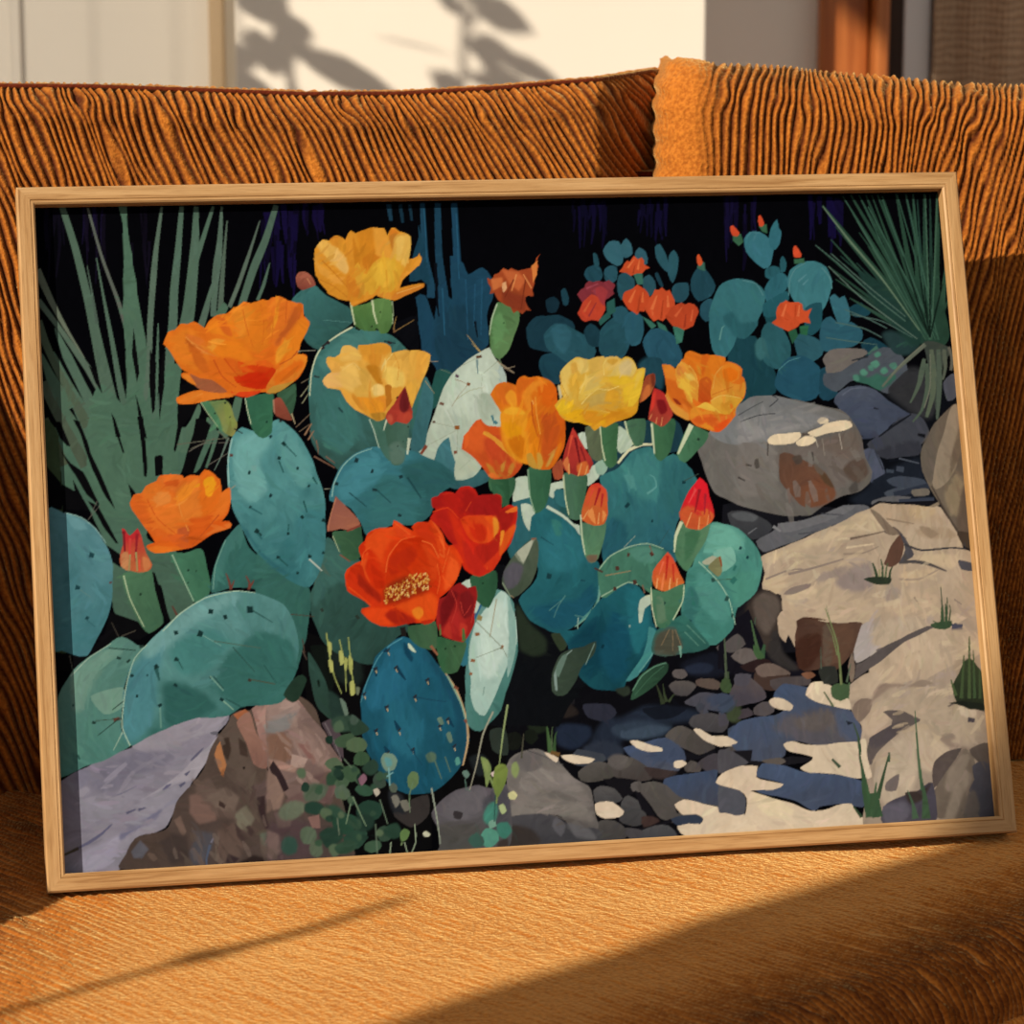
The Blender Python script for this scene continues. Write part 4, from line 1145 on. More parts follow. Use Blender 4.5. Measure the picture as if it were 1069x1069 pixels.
m a3938a 18,45,32 5560,3208 5605,3183 5663,3157
m baa68a 14,34,24 6566,2572 6674,2514 6774,2465
m 9d8c78 12,30,22 6894,3293 6940,3295 6979,3293
m c9b798 12,32,22 5391,3054 5480,3049 5557,3029
m c4b090 12,32,22 5922,2919 6034,2856 6134,2804
m a3938a 8,22,16 6420,3532 6457,3528 6500,3519
m c9b798 20,50,34 6172,3154 6242,3150 6306,3127
m a8967e 14,36,26 6035,2655 6075,2658 6120,2644
m a8967e 12,28,20 6821,3138 6887,3128 6964,3133
m c4b090 18,46,32 6551,3349 6629,3318 6695,3280
m 9d8c78 18,44,32 5909,2634 5978,2646 6046,2643
m c4b090 16,42,30 5812,3044 5847,3028 5890,3018
m baa68a 18,46,32 5920,3178 6013,3186 6117,3210
m c9b798 14,38,26 6058,2630 6107,2638 6160,2630
m b5a08a 20,48,34 6080,3245 6150,3258 6212,3284
m a3938a 16,38,26 6397,3541 6478,3535 6555,3529
m a3938a 16,42,30 6441,3551 6497,3505 6542,3471
m b5a08a 14,36,26 6351,3249 6422,3225 6507,3221
m a8967e 14,34,24 6391,2564 6460,2537 6532,2518
m a8967e 12,32,22 6398,2531 6456,2537 6504,2539
m 9d8c78 12,28,20 6464,3202 6557,3204 6654,3201
m a3938a 10,24,18 5818,2838 5873,2801 5940,2761
m c9b798 20,50,36 6335,3258 6368,3217 6404,3159
m a8967e 12,28,20 5782,2697 5848,2649 5899,2612
m b5a08a 16,38,26 5866,3137 5911,3137 5956,3129
m a3938a 14,32,24 6544,3384 6592,3367 6650,3346
m b8a486 18,46,32 6595,3140 6664,3128 6748,3098
m 9d8c78 16,40,28 6427,3320 6530,3302 6635,3272
m c4b090 12,30,20 5856,2769 5931,2749 5991,2746
m c4b090 8,22,16 5416,3011 5475,2987 5532,2972
m c9b798 10,28,20 6593,2940 6635,2922 6673,2906
m c4b090 10,26,18 6343,3297 6449,3261 6545,3221
m 9d8c78 12,32,22 6320,3178 6354,3174 6400,3155
m a3938a 20,48,34 6515,3487 6615,3447 6712,3420
m c9b798 16,42,30 5813,2725 5876,2691 5957,2663
m a3938a 20,50,34 6281,3142 6332,3127 6384,3115
m c9b798 14,34,24 5673,3042 5730,3000 5775,2969
m a3938a 10,26,18 6837,3356 6915,3302 6993,3230
m a3938a 12,28,20 5982,2877 6066,2871 6140,2878
m baa68a 10,28,18 6592,2880 6637,2854 6687,2835
m a8967e 10,26,18 6165,3115 6289,3096 6402,3072
m c9b798 12,30,22 6521,3193 6566,3211 6617,3222
m c9b798 18,44,30 6190,3234 6302,3222 6408,3200
m ad9a80 18,48,34 6063,2615 6126,2608 6195,2614
m a8967e 16,40,28 6479,3500 6522,3471 6566,3458
m c4b090 14,36,26 6487,2992 6590,3016 6704,3054
m c4b090 16,40,28 5948,2628 6066,2605 6167,2594
m c9b798 8,20,14 6426,3051 6484,3007 6554,2969
m 9d8c78 16,38,28 5965,3189 6062,3149 6150,3126
m cab894 8,18,12 5885,2749 5946,2717 6017,2706
m cab894 14,36,24 5562,2827 5613,2817 5672,2822
m d2c2a0 12,28,20 5511,2848 5553,2823 5604,2800
m cab894 10,24,16 5554,2906 5605,2883 5654,2864
m c6b08e 12,32,22 6053,2568 6101,2543 6159,2523
m cab894 8,20,14 5420,2821 5482,2810 5540,2787
m d2c2a0 12,30,20 5515,2937 5565,2912 5606,2869
m d2c2a0 10,24,16 6097,2638 6137,2618 6182,2587
m c6b08e 12,32,22 6094,2649 6146,2583 6189,2532
m c6b08e 12,32,22 5359,2867 5429,2831 5502,2790
m d2c2a0 8,22,16 5890,2722 5963,2708 6036,2711
m 625a52 12,30,22 5884,2305 5883,2361 5896,2416
m 7d7872 16,42,28 5485,2084 5499,2154 5495,2224
m 77726b 20,48,34 5496,2414 5511,2463 5534,2503
m 77726b 12,28,20 5205,2037 5202,2079 5210,2118
m 6a645c 20,48,34 5729,2334 5729,2408 5724,2491
m 625a52 16,40,28 5330,2261 5359,2332 5382,2390
m 7d7872 24,60,42 5633,2248 5650,2306 5652,2376
m 77726b 12,28,20 5200,2271 5196,2350 5181,2412
m 7d7872 22,54,38 5557,2415 5579,2485 5590,2567
m 5a5049 16,40,28 5958,2065 5959,2128 5972,2208
m 7d7872 20,50,34 5385,1950 5405,2017 5433,2095
m 7d7872 18,44,30 5774,2020 5776,2086 5773,2146
m 77726b 22,56,40 6100,2011 6138,2056 6161,2113
m 5a5049 14,36,26 5977,2152 6019,2202 6072,2237
m 6f665d 12,30,20 5242,2044 5256,2101 5280,2142
m 6a645c 22,58,40 6076,1893 6081,1954 6076,2028
m 7d7872 22,56,38 5754,2253 5779,2336 5794,2416
m 6a645c 20,50,34 5804,2132 5839,2174 5870,2203
m 7d7872 16,40,28 5586,2303 5574,2353 5575,2390
m 6f665d 16,42,30 5386,2053 5385,2094 5395,2143
m 625a52 24,60,42 6095,2131 6138,2191 6183,2251
m 6e6f70 12,28,20 5227,1872 5279,1886 5335,1882
m 76767a 16,38,26 5532,1738 5631,1772 5745,1802
m 83827f 10,24,18 5657,1701 5761,1673 5851,1654
m 83827f 18,44,30 5234,1781 5304,1795 5370,1797
m 8e8c88 12,32,22 5351,1781 5416,1761 5498,1741
m 83827f 14,36,26 5595,1799 5667,1799 5738,1807
m 83827f 10,24,16 5735,1727 5832,1714 5919,1703
m 83827f 8,20,14 5291,1818 5351,1806 5418,1787
m 8e8c88 14,36,24 5422,1766 5502,1762 5590,1755
m 76767a 18,42,30 5513,1849 5598,1810 5697,1794
m 83827f 12,32,22 5529,1820 5612,1811 5681,1817
m 6e6f70 10,28,20 5394,1770 5505,1749 5622,1711
m 76767a 16,40,28 5162,1862 5250,1852 5336,1847
m 6e6f70 10,24,16 5604,1789 5709,1800 5814,1810
m 83827f 16,40,28 5836,1812 5889,1779 5947,1761
m 83827f 12,30,22 5601,1771 5672,1766 5747,1778
f 6e6355>5e5449@0 - 6658,2072 6744,1918 6836,1802 6947,1707 7009,1693 7173,1694 7069,2794 7006,2811 6914,2709 6826,2569 6757,2429 6691,2270 6659,2171
f 5f574d - 6658,2072 6744,1918 6814,1821 6779,1978 6801,2176 6768,2312 6709,2290 6666,2210
f 8a7c6a - 6947,1707 6993,1698 7008,1926 6943,2181 6849,2315 6763,2371 6728,2310 6786,2116 6865,1922
f 84765f - 6938,2240 6991,2320 6949,2554 6868,2551 6822,2392
f 5c4f44 - 6967,2359 7032,2322 7028,2792 6953,2731 6901,2631
f 6a5d4e - 6993,1867 6997,2045 6921,2200 6873,2277 6912,2081
l 4a4139 12,20 6726,2330 6827,2549 6914,2709
f 43382f - 6896,2689 7015,2714 7025,2831 6945,2808
m 625e5a 15,39,27 3734,4518 3792,4526 3842,4518
m 6a6560 15,39,27 3549,4622 3601,4608 3665,4605
m 77726c 12,32,22 3534,4551 3592,4568 3657,4582
m 77726c 8,24,15 3496,4514 3571,4486 3636,4466
m 807a75 17,42,30 3273,4470 3339,4487 3398,4507
m 807a75 17,40,29 3290,4541 3336,4547 3367,4563
m 807a75 13,34,24 3348,4519 3383,4534 3429,4547
m 625e5a 13,35,25 3301,4467 3353,4483 3406,4499
m 625e5a 15,39,27 3660,4532 3720,4552 3768,4576
m 625e5a 12,29,20 3388,4394 3438,4399 3482,4416
m 807a75 13,34,24 3429,4598 3484,4629 3548,4661
m 6a6560 12,32,22 3432,4294 3490,4279 3545,4249
m 77726c 13,35,25 3343,4408 3414,4427 3474,4434
m 6a6560 17,41,29 3522,4306 3573,4310 3613,4317
m 807a75 17,42,30 3756,4596 3806,4603 3862,4608
m 625e5a 10,24,17 3372,4587 3444,4606 3526,4615
m 77726c 13,34,24 3561,4642 3622,4647 3681,4643
m 6a6560 15,37,25 3535,4320 3618,4344 3700,4354
l 354630 32,10 6235,3070 6215,2953 6200,2904
l 3f5238 24,8 6265,3071 6277,2936 6268,2878
l 4e5e3f 20,6 6285,3072 6305,2957 6322,2909
l 354630 24,8 6316,3064 6334,2977 6357,2940
l 7f8a55 12,6 6247,3051 6249,2954
f 2c3529 - 6119,3026 6200,3010 6339,3026 6315,3074 6215,3069
l 374835 20,6 6726,3421 6726,3247 6727,3111
l 3b4e38 18,6 6746,3422 6763,3287 6772,3191
l 3b4e38 16,6 6764,3403 6789,3288 6782,3249
f 374835 - 6617,3397 6689,3381 6791,3376 6776,3423 6684,3438
l 43533d 16,6 6688,3400 6640,3369
l 8d8a6c 12,4 5862,3571 5830,3360 5804,3205
l 7a7a5f 12,4 5852,3571 5817,3398
l 8c8468 10,4 6905,3621 6915,3449
l 445646 27,16,6 5232,3541 5227,3371 5244,3276
l 445646 27,16 5262,3542 5241,3429
p 14131a - 5082,3292 5193,3215 5313,3548 5620,3666 5629,3809 5332,3835 5049,3699 4927,3652 4941,3469
f 55504f - 4983,3471 5094,3395 5150,3479 5062,3536 4999,3533
f 625b58 - 5028,3565 5106,3508 5190,3512 5245,3606 5200,3641 5097,3620
f 2a1e1e - 5095,3640 5268,3587 5348,3632 5238,3688 5155,3684
f 6a5c54 - 5209,3666 5264,3632 5348,3632 5479,3716 5445,3739 5255,3739
f 43342e - 5207,3686 5256,3729 5467,3723 5479,3781 5352,3836 5228,3809 5192,3746
f 4e4747 - 5317,3753 5614,3737 5629,3809 5459,3821 5352,3836
f 574f4e>46424a@90 - 4995,3838 5090,3701 5151,3724 5249,3810 5275,3883 5177,3929 5050,3943 5001,3899
f 4c4a52 - 5049,3699 5174,3709 5146,3785 5042,3780
f 514c4e - 5174,3959 5240,3922 5323,3936 5328,3997 5252,4030 5170,4010
f 433d42 - 5026,3982 5132,3957 5170,4010 5084,4036 5022,4032
f 46444c - 4901,3975 4962,3999 4973,4060 4913,4087 4893,4076
f 3d4759 - 4910,3854 4995,3848 5031,3921 4963,3979 4902,3965
f 43516a>494c56@60 - 4973,4121 5040,4064 5189,4031 5360,3999 5426,3962 5327,3886 5419,3799 5606,3828 5787,3940 5930,4008 6000,4175 6014,4258 5716,4272 5509,4230 5402,4245 5375,4324 5286,4380 5140,4372 5003,4264 4947,4180
f 545258 - 5308,4118 5442,4024 5698,3996 5884,4047 5983,4133 5930,4253 5675,4260 5510,4220 5409,4164
f 5c5654 - 5481,4066 5738,4019 5860,4086 5684,4158 5517,4139
f 4b5468 - 5802,4022 5949,4030 6000,4175 5993,4256 5868,4229 5812,4145
p 1a191d - 4992,4273 5138,4271 5121,4351 5245,4368 5437,4338 5604,4357 5559,4385 5368,4405 5139,4392 5039,4326
f 4b4a4f - 4878,4257 4981,4273 5099,4370 4992,4394 4865,4428
f 5a544f - 5204,4356 5352,4343 5391,4376 5305,4402
f 46556f>424b5e@90 - 5154,4454 5203,4376 5368,4405 5552,4466 5782,4489 5967,4550 5984,4723 5783,4722 5614,4732 5569,4760 5470,4693 5266,4621 5125,4553 5357,4536 5173,4485
f 4e5058 - 4857,4518 4981,4535 5056,4629 5036,4749 4942,4753 4841,4717
f d0bea4 - 4858,4508 4906,4430 5055,4388 5179,4405 5163,4474 5358,4526 5271,4561 5103,4572 5264,4641 5427,4701 5549,4748 5718,4738 5888,4728 5924,4801 6004,4856 5996,4946 4827,4897 4840,4727 4963,4755 5036,4749 5067,4630 5020,4567
f d9c9a8 - 5101,4592 5264,4641 5425,4731 5357,4788 5173,4737
f cdbca2 - 5382,4244 5446,4231 5548,4263 5759,4264 5972,4259 5981,4398 5968,4540 5761,4488 5572,4477 5492,4432 5558,4395 5604,4357 5439,4308 5399,4285
f c9b89f - 5293,3914 5338,3888 5410,3900 5480,3954 5455,3994 5362,3979 5311,3952
f d0bfa4 - 5581,3878 5630,3799 5715,3793 5796,3838 5927,3926 5930,4004 5785,3970 5661,3933
f cdbda4 - 4876,4156 4949,4160 5028,4209 4985,4226 4870,4232
p 232730 - 5880,4091 5942,4111 5898,4129
f a3927f>958676@60 - 5923,3844 6059,3749 6191,3714 6287,3595 6561,3422 6778,3412 7030,3382 7019,4291 7015,5007 5996,4946 5991,4642 5963,4357 6004,4135 5930,4008
f b4a088 - 6155,3630 6428,3457 6778,3412 7009,3485 6995,3629 6749,3721 6525,3813 6265,3841 6102,3751
f bba78e - 6244,3593 6469,3480 6682,3511 6846,3601 6624,3673 6363,3702
f aa9983 - 6348,3866 6521,3854 6730,3926 6681,3985 6808,4012 6931,4080 6960,4226 6779,4319 6569,4267 6437,4301 6409,4135 6161,4041 6080,3996 6219,3880
f b5a28b - 5920,3885 6013,3787 6146,3732 6203,3817 6151,3917 6001,3930 5925,3947
f 7c6c5f - 5955,3969 6022,3931 6106,3946 6077,4036 5985,4113 5939,4029
f 8c7a6b - 6180,3837 6394,3837 6607,3858 6519,3874 6263,3865 6149,3938 6080,3996
f b7a38c - 6004,4135 6121,4018 6209,3982 6243,4086 6149,4183 6060,4219
f 5d5450 - 6183,4042 6248,4025 6354,4040 6465,4118 6363,4174 6228,4249 6090,4363 6041,4442 6011,4420 6048,4239 6191,4185 6241,4106
f 50494b - 6059,4239 6237,4147 6346,4132 6228,4249 6073,4322
f b5a58f - 6132,4366 6315,4233 6423,4218 6422,4463 6365,4623 6185,4735 6104,4689 6076,4525
f b9a78f - 6450,4158 6569,4267 6690,4355 6595,4452 6504,4509 6444,4464
f 6c625e - 6157,4571 6268,4516 6236,4636 6151,4631
f d0bea4 - 5972,4255 6027,4238 6027,4360 6055,4524 5991,4521 5974,4357
f 8d7c6d - 6614,4249 6722,4234 6740,4276 6695,4294 6862,4354 6931,4307 6904,4367 6732,4358 6631,4291
f 57504e - 5959,3682 6046,3656 6203,3571 6428,3457 6583,3413 6647,3426 6467,3501 6287,3595 6106,3710 5972,3775 5948,3805
l 3f3837 42,51 5962,3764 5982,3663
f a9a09b - 5989,3581 6071,3379 6158,3362 6189,3487 6138,3588 6003,3660
f b6a48d - 6126,3484 6222,3365 6439,3334 6607,3383 6430,3437 6204,3560
l 4a4a58 47,43 6787,3422 6874,3426
f 8a7a6b - 6395,3827 6525,3813 6608,3848 6519,3874
f 9a8873 - 6770,3722 6844,3622 6972,3649 6986,3732 6894,3790 6784,3805
l 4d464a 39,30 6850,4134 6903,4145
f c0ae97 - 6785,4021 6846,4066 6891,4048 6931,4080 6906,4120 6800,4094
l 6b6058 13,9 6699,4027 6809,4002 6996,4084
f 544a46 - 6521,4550 6552,4450 6667,4364 6776,4350 6727,4419 6628,4556 6535,4633
f 74685b>665b50@90 - 6516,4835 6531,4673 6653,4517 6752,4379 6818,4362 6866,4426 6863,4569 6809,4689 6861,4814 6898,4878 6726,4888 6555,4878
f 85786a - 6653,4517 6771,4401 6834,4424 6756,4563 6659,4680 6620,4637
f 887b6c - 6711,4581 6805,4505 6842,4568 6741,4726 6662,4884 6598,4880 6655,4721
f 5a5049 - 6839,4363 6995,4320 7008,4516 6896,4448
f 4c4a50>46444a@90 - 6849,4487 6939,4451 7017,4537 7005,4884 6877,4876 6826,4731 6811,4669 6861,4590
f 5e5650 - 6809,4689 6853,4671 6883,4816 6833,4884 6748,4879
f 47434c - 6119,4751 6296,4680 6406,4646 6518,4591 6513,4875 6108,4882
f 5b5862 - 6119,4751 6292,4721 6327,4804 6256,4881 6129,4877
f 38302d - 6298,4660 6427,4647 6518,4591 6443,4709 6333,4743
f 33302f - 5313,3548 5369,3387 5400,3389 5439,3554 5555,3683 5450,3678 5350,3611
f 49332a>5a4438@0 - 5565,3314 5651,3308 5881,3349 6073,3358 6040,3480 5966,3600 5828,3717 5724,3691 5555,3683
f 40281f - 5553,3457 5726,3425 5735,3569 5619,3686 5546,3672
f 5e4638 - 5835,3389 6007,3376 5994,3519 5876,3657 5795,3613
f 5c4d41 - 5773,3365 5837,3368 5812,3654 5745,3692
f 2d2f2b - 5703,3690 5832,3676 5842,3799 5736,3804
f 7a6a5c - 5937,3681 5978,3580 5991,3684 5971,3785 5948,3805
f 74503c - 5563,3720 5638,3707 5677,3740 5612,3767
m c9b798 15,38,28 6262,3923 6314,3915 6370,3887
m a3938a 9,24,17 6802,3849 6885,3816 6981,3782
m baa68a 11,28,19 6255,4064 6303,4058 6343,4044
m c9b798 13,32,22 6769,4056 6864,4015 6973,3980
m c9b798 15,36,26 6534,4322 6581,4274 6625,4243
m a8967e 9,19,13 6737,3642 6815,3616 6902,3583
m 9d8c78 17,41,28 6670,3614 6744,3588 6820,3583
m c4b090 9,21,15 6459,3875 6545,3875 6612,3873
m a3938a 15,36,26 6615,3811 6687,3786 6770,3773
m a3938a 11,26,17 6348,3874 6424,3830 6499,3791
m a3938a 15,38,28 6318,3944 6364,3924 6416,3896
m b8a486 15,41,28 6844,3812 6900,3765 6945,3722
m baa68a 15,39,28 6814,3649 6905,3596 6983,3550
m 9d8c78 9,21,15 6354,3658 6437,3621 6519,3596
m c9b798 9,19,13 6599,3589 6639,3604 6674,3599
m c9b798 13,32,24 6794,3671 6839,3657 6893,3653
m ad9a80 6,17,13 6817,3641 6901,3625 6971,3613
m a8967e 9,21,15 6393,3845 6446,3827 6515,3798
m b8a486 17,45,32 6382,4181 6475,4170 6573,4171
m c9b798 15,37,26 6667,3537 6722,3544 6766,3531
m a8967e 19,47,32 6712,4042 6772,4023 6841,3983
m 9d8c78 15,37,26 6781,3443 6874,3451 6955,3438
m baa68a 13,30,22 6782,3753 6869,3706 6964,3642
m c4b090 13,32,24 6794,3651 6860,3623 6913,3611
m a3938a 13,30,21 6260,4015 6305,4013 6347,3999
m c4b090 6,19,13 6658,3955 6698,3937 6739,3937
m c9b798 11,26,17 6878,3609 6922,3580 6965,3543
m c9b798 13,34,24 6859,4247 6921,4183 6978,4108
m c4b090 11,28,19 6687,3924 6734,3922 6767,3922
m c4b090 11,24,17 6704,3859 6735,3864 6780,3850
m b5a08a 11,30,21 6414,4082 6497,4044 6577,3990
m b8a486 8,23,17 6144,4381 6183,4395 6218,4411
m c4b090 11,28,19 6242,4168 6297,4154 6337,4150
m a3938a 9,21,15 6475,3890 6556,3866 6653,3844
m 9d8c78 8,19,13 6082,4379 6177,4372 6286,4366
m b8a486 11,23,17 6273,4200 6331,4199 6407,4187
m c9b798 19,45,32 6551,3927 6653,3918 6744,3892
m a3938a 11,28,19 6638,3771 6715,3777 6789,3801
m b5a08a 11,26,19 6873,3644 6950,3602 7038,3546
m a8967e 17,40,28 6067,4407 6158,4363 6247,4319
m b5a08a 11,28,19 6358,4280 6393,4272 6442,4244
m b5a08a 17,43,30 6420,4091 6503,4048 6596,4024
m a8967e 17,40,28 6032,4470 6130,4421 6218,4387
m baa68a 9,21,15 6256,4156 6315,4143 6371,4135
m c4b090 15,36,26 6227,3812 6257,3812 6297,3791
m 9d8c78 9,23,17 6266,4228 6334,4185 6384,4155
p 0b0b0c - 1823,3236 2532,3469 2612,3273 3333,3306 3254,4467 2969,4484 2871,4446 2698,4534 2661,4859 2377,4883 1999,4876 1972,4492 2049,4301 2045,4104 1910,3867 1804,3714 1784,3482
f 101512 - 1858,3337 1974,3342 2030,3510 2005,3658 1940,3638 1886,3437
f 1a2320 - 1991,3327 2202,3419 2225,3586 2171,3650 2026,3576
f 33302f - 2396,4582 2534,4492 2661,4458 2661,4598 2589,4675 2521,4704 2457,4668
f 23262a - 2373,4417 2470,4456 2495,4588 2396,4582
f 57545a>4a4a4a@70 - 2669,4598 2767,4505 2904,4447 3041,4414 3139,4444 3256,4434 3225,4894 2708,4895 2783,4769 2720,4716
f 5f5d62 - 2765,4538 2903,4464 3072,4440 3134,4526 3060,4621 2922,4679 2790,4654
f 4a4947 - 2737,4700 2889,4677 3051,4752 2943,4877 2725,4888
f 45454b - 3067,4523 3254,4467 3231,4795 3087,4721
f 3b3431 - 3163,4841 3230,4812 3225,4894 3142,4897
f 343133 - 2845,4592 2910,4612 2890,4660 2841,4649
f 2a332d - 3152,4015 3269,4021 3272,4204 3158,4164
f 1d2224 - 2986,4221 3089,4194 3149,4296 3044,4356
l 455e3f 47,13 5831,3921 5809,3818
l 455e3f 47,13 5874,3924 5874,3801
l 4d6347 34,11 5906,3925 5937,3804
f 44593d - 5786,3837 5841,3809 5925,3824 5928,3906 5851,3943 5790,3909
l 6f7a50 17,15,6 5872,3821 5867,3513 5795,3232
l 6f7a50 13,8,4 5860,3595 5832,3429 5796,3346
l 50604c 17,6 5916,3803 5960,3662
l 4e5f44 17,11 5795,3981 5730,3865
l 4b5548 11,6 5724,3691 5734,3528
l 3c4d37 21,17,8 5974,4357 5974,4235 5942,4111
l 395239 63,55,17,4 6007,4826 5988,4561 5972,4377 5963,4234
l 415b40 63,30,8 6038,4827 6065,4647 6083,4566
l 374a34 38,21,8 6082,4688 6139,4529 6201,4359
l 40533f 21,13 6196,4420 6202,4349
l 395239 84,63 6070,4829 6054,4646
l 334632 25,13 5943,4822 5887,4738
l 465f44 30,17,6 6438,4647 6430,4382 6435,4045
l 3d533c 72,43,13 6450,4862 6453,4709 6443,4587
l 445a45 55,21,6 6365,4857 6354,4744 6321,4641
l 43523f 29,17 5808,4439 5750,4375
f 353f2b>272d21@90 - 6757,3866 6808,3785 6848,3705 6905,3666 6964,3731 7012,3796 6991,4022 6890,4058 6767,3990
l 415134 30,9 6812,3971 6864,3644
l 465637 30,9 6876,3975 6921,3501
l 3f5236 26,6 6919,3977 6943,3606
l 465637 30,9 6771,3949 6743,3824
l 3d4c33 26,9 6962,3979 6979,3753
f 1f231d - 6701,4007 6810,3992 6991,4022 6986,4073 6869,4046 6765,4010
l 3d5138 34,13 6711,3429 6722,3264
l 3d5138 26,9 6743,3431 6754,3244
f 374a34 - 6617,3394 6716,3378 6788,3412 6732,3440 6647,3426
l 455e3f 34,17,8 5249,3566 5227,3442 5207,3298
l 37523a 46,17 5268,3587 5297,3486
f 3f5b3a - 5213,3482 5271,3546 5289,3588 5236,3596 5208,3543
l 4c5845 17,17,8 4975,3776 4985,3573 4991,3370
f 3f5135 - 4927,3774 4974,3715 5017,3778 4995,3838 4944,3826
f 3c4632 - 4962,3989 5029,3941 5078,3985 5020,4052 4969,4040
f 7a7784>84818d@30 - -5,4223! 117,4157 378,4050 525,4002 690,3905 888,3843 1069,3795 1183,3785 1239,3812 1211,3868 1143,3929 1147,3995 1033,4167 946,4276 843,4400 745,4587 525,4655 456,4763 403,4871 289,4912 -27,4893
f 8f8b95 - 525,4002 690,3905 888,3843 1069,3795 1199,3789 1222,3819 1144,3913 979,3953 813,4042 683,4059
f 827e8b - 651,4049 814,4026 1046,3924 1143,3929 1107,3993 972,4083 742,4167 599,4127
f 6f6d7c - 227,4203 327,4112 539,4043 748,4054 843,4076 742,4167 546,4221 446,4296 317,4313 224,4268
f 767484 - 117,4165 230,4139 209,4235 127,4294
f 9a969f - 1142,3946 1147,3995 1068,4121 963,4261 882,4272 734,4329 570,4384 735,4296 869,4207 1006,4068
f 8a8894 - 570,4384 800,4300 946,4276 843,4400 771,4541 624,4596 509,4654 425,4745 295,4785 463,4603 597,4498
f 85838f - 140,4359 364,4340 525,4317 440,4425 228,4525 130,4567
f 9390a0 - 139,4727 349,4660 464,4587 359,4773 292,4849 133,4855
f 6a6a80 - 415,4616 596,4514 727,4457 658,4550 510,4622 413,4664
f 8b8894 - 127,4294 192,4266 221,4316 141,4343
l 5a5a72 10,25,19,8 108,4702 189,4667 287,4608 363,4541
l 4a4438 16,25 11,4744 116,4702
l 55556a 19,10 466,4474 535,4449
l 55556a 19,8 551,4455 607,4442
l 5b5a6e 13,19,8 946,4122 989,4084 1040,4038
l 55556a 23,8 900,4225 934,4198
l 62607a 10,22,6 734,4321 767,4298 797,4281
l 55556a 23,13 856,4303 898,4277
l 6a687a 10,8,5 315,4369 445,4328 543,4286
l 6c6a7c 6,5 555,4044 634,4064
f 5e5d66 - 1094,3927 1143,3921 1150,3946 1109,3944
f 55483f>4a3f3b@90 - 1150,3938 1227,3869 1247,3812 1314,3775 1379,3778 1595,3707 1745,3699 1870,3804 1950,4136 2052,4632 2032,4972 402,4879 456,4763 525,4655 744,4595 843,4400 945,4292 1032,4184
p 5a4e46 - 1175,3931 1245,3837 1295,3823 1335,3988 1389,4203 1414,4335 1284,4327 1226,4194 1165,4126
p 3b3029 - 1173,3980 1230,3967 1241,4065 1213,4145 1183,4094
p 3f332d - 1295,3970 1350,4022 1361,4120 1304,4101
p a6714a - 1138,4027 1164,3996 1183,4094 1203,4169 1174,4253 1145,4190 1118,4091
p 8a5a3a - 1161,4207 1186,4192 1177,4257 1156,4239
p 9c5f40 - 1267,3805 1355,3772 1386,3795 1325,3874
f 8d6a5c>7a5a50@70 - 1292,3872 1386,3795 1435,3945 1493,4079 1512,4194 1454,4207 1390,4171 1350,4022
p 8f7068 - 1411,3788 1497,3727 1613,3708 1744,3715 1805,3800 1711,3992 1608,4085 1570,4148 1477,4078 1435,3945
p a08076 - 1435,3798 1545,3738 1644,3726 1605,3839 1486,3915
p 8a857f - 1487,3899 1587,3838 1599,3954 1531,3999
p 7a625a - 1477,4078 1574,4067 1653,4153 1553,4180
p 241d1b - 1486,4209 1530,4154 1578,4181 1577,4344 1531,4276
p 5f5049 - 961,4309 1061,4250 1120,4351 1214,4421 1272,4554 1142,4546 1015,4506
p 705a52 - 925,4372 990,4359 1096,4511 1109,4560 979,4585 918,4501
p 6a584f - 803,4542 853,4513 888,4628 861,4675
p 4a3e38 - 524,4671 744,4603 876,4692 934,4824 898,4886 418,4872 456,4763
p 3f3633 - 782,4638 878,4660 902,4822 771,4862 682,4712
p 585860 - 488,4749 556,4673 617,4740 566,4801 502,4797
p 4b4a50 - 903,4790 977,4617 1088,4656 1068,4735 997,4860 916,4863
p 5a4b44 - 1105,4641 1238,4584 1329,4687 1256,4844 1125,4868
p 6b5d54 - 1053,4395 1187,4322 1280,4408 1241,4520 1114,4480
p 6c685a - 1241,4520 1326,4460 1385,4560 1331,4654 1252,4617
p 5a4b48 - 1381,4333 1562,4278 1553,4440 1407,4464
p 35292a - 1385,4414 1467,4403 1466,4565 1487,4639 1454,4645 1419,4530
p 3a2d2e - 1317,4621 1350,4615 1377,4657 1345,4696
p 6d5c55 - 1475,4403 1557,4375 1568,4506 1502,4502
p 5d4b48 - 1501,4535 1549,4521 1591,4670 1524,4698
p 5c6456 - 1411,4675 1541,4651 1622,4704 1519,4795 1423,4757
p 3f3331 - 1238,4584 1298,4668 1337,4703 1294,4749 1249,4682
p 3a2d2a - 1133,4416 1180,4451 1170,4483 1131,4457
p 2c2321 - 1254,4876 1354,4825 1450,4855 1532,4812 1627,4898 1575,4944 1268,4925
p 33282a - 1177,4806 1256,4844 1222,4882 1157,4870
l 6a6a78 16,10 1060,4719 1078,4688
l 4c5568 19,13,13 1052,4734 1022,4829 1020,4877
l 221b19 19,16 1320,4200 1332,4192
f 7e6a63>6d5a55@60 - 1524,3716 1623,3704 1721,3709 1783,3778 1875,3898 1966,4034 2037,4235 1978,4395 1890,4488 1747,4414 1661,4475 1585,4373 1497,4205
p 8f7a72 - 1523,3732 1655,3722 1736,3743 1747,3842 1693,3921 1576,3948 1515,3879
p 98837a - 1622,3721 1721,3718 1767,3777 1715,3824 1618,3786
p 7c7a78 - 1515,3879 1616,3835 1732,3808 1676,3937 1576,3964 1511,3944
p 8a746c - 1676,3937 1806,3960 1929,4098 2005,4217 1953,4263 1794,4156 1702,4053
p a08a80 - 1682,4117 1794,4156 1758,4219 1660,4214
p 7a5d4e - 1510,3961 1609,3950 1671,4018 1680,4150 1596,4178 1502,4107
p 7a5a54 - 1719,4037 1800,4058 1844,4159 1794,4156
p 94786c - 1500,4140 1597,4161 1709,4217 1691,4248 1546,4207
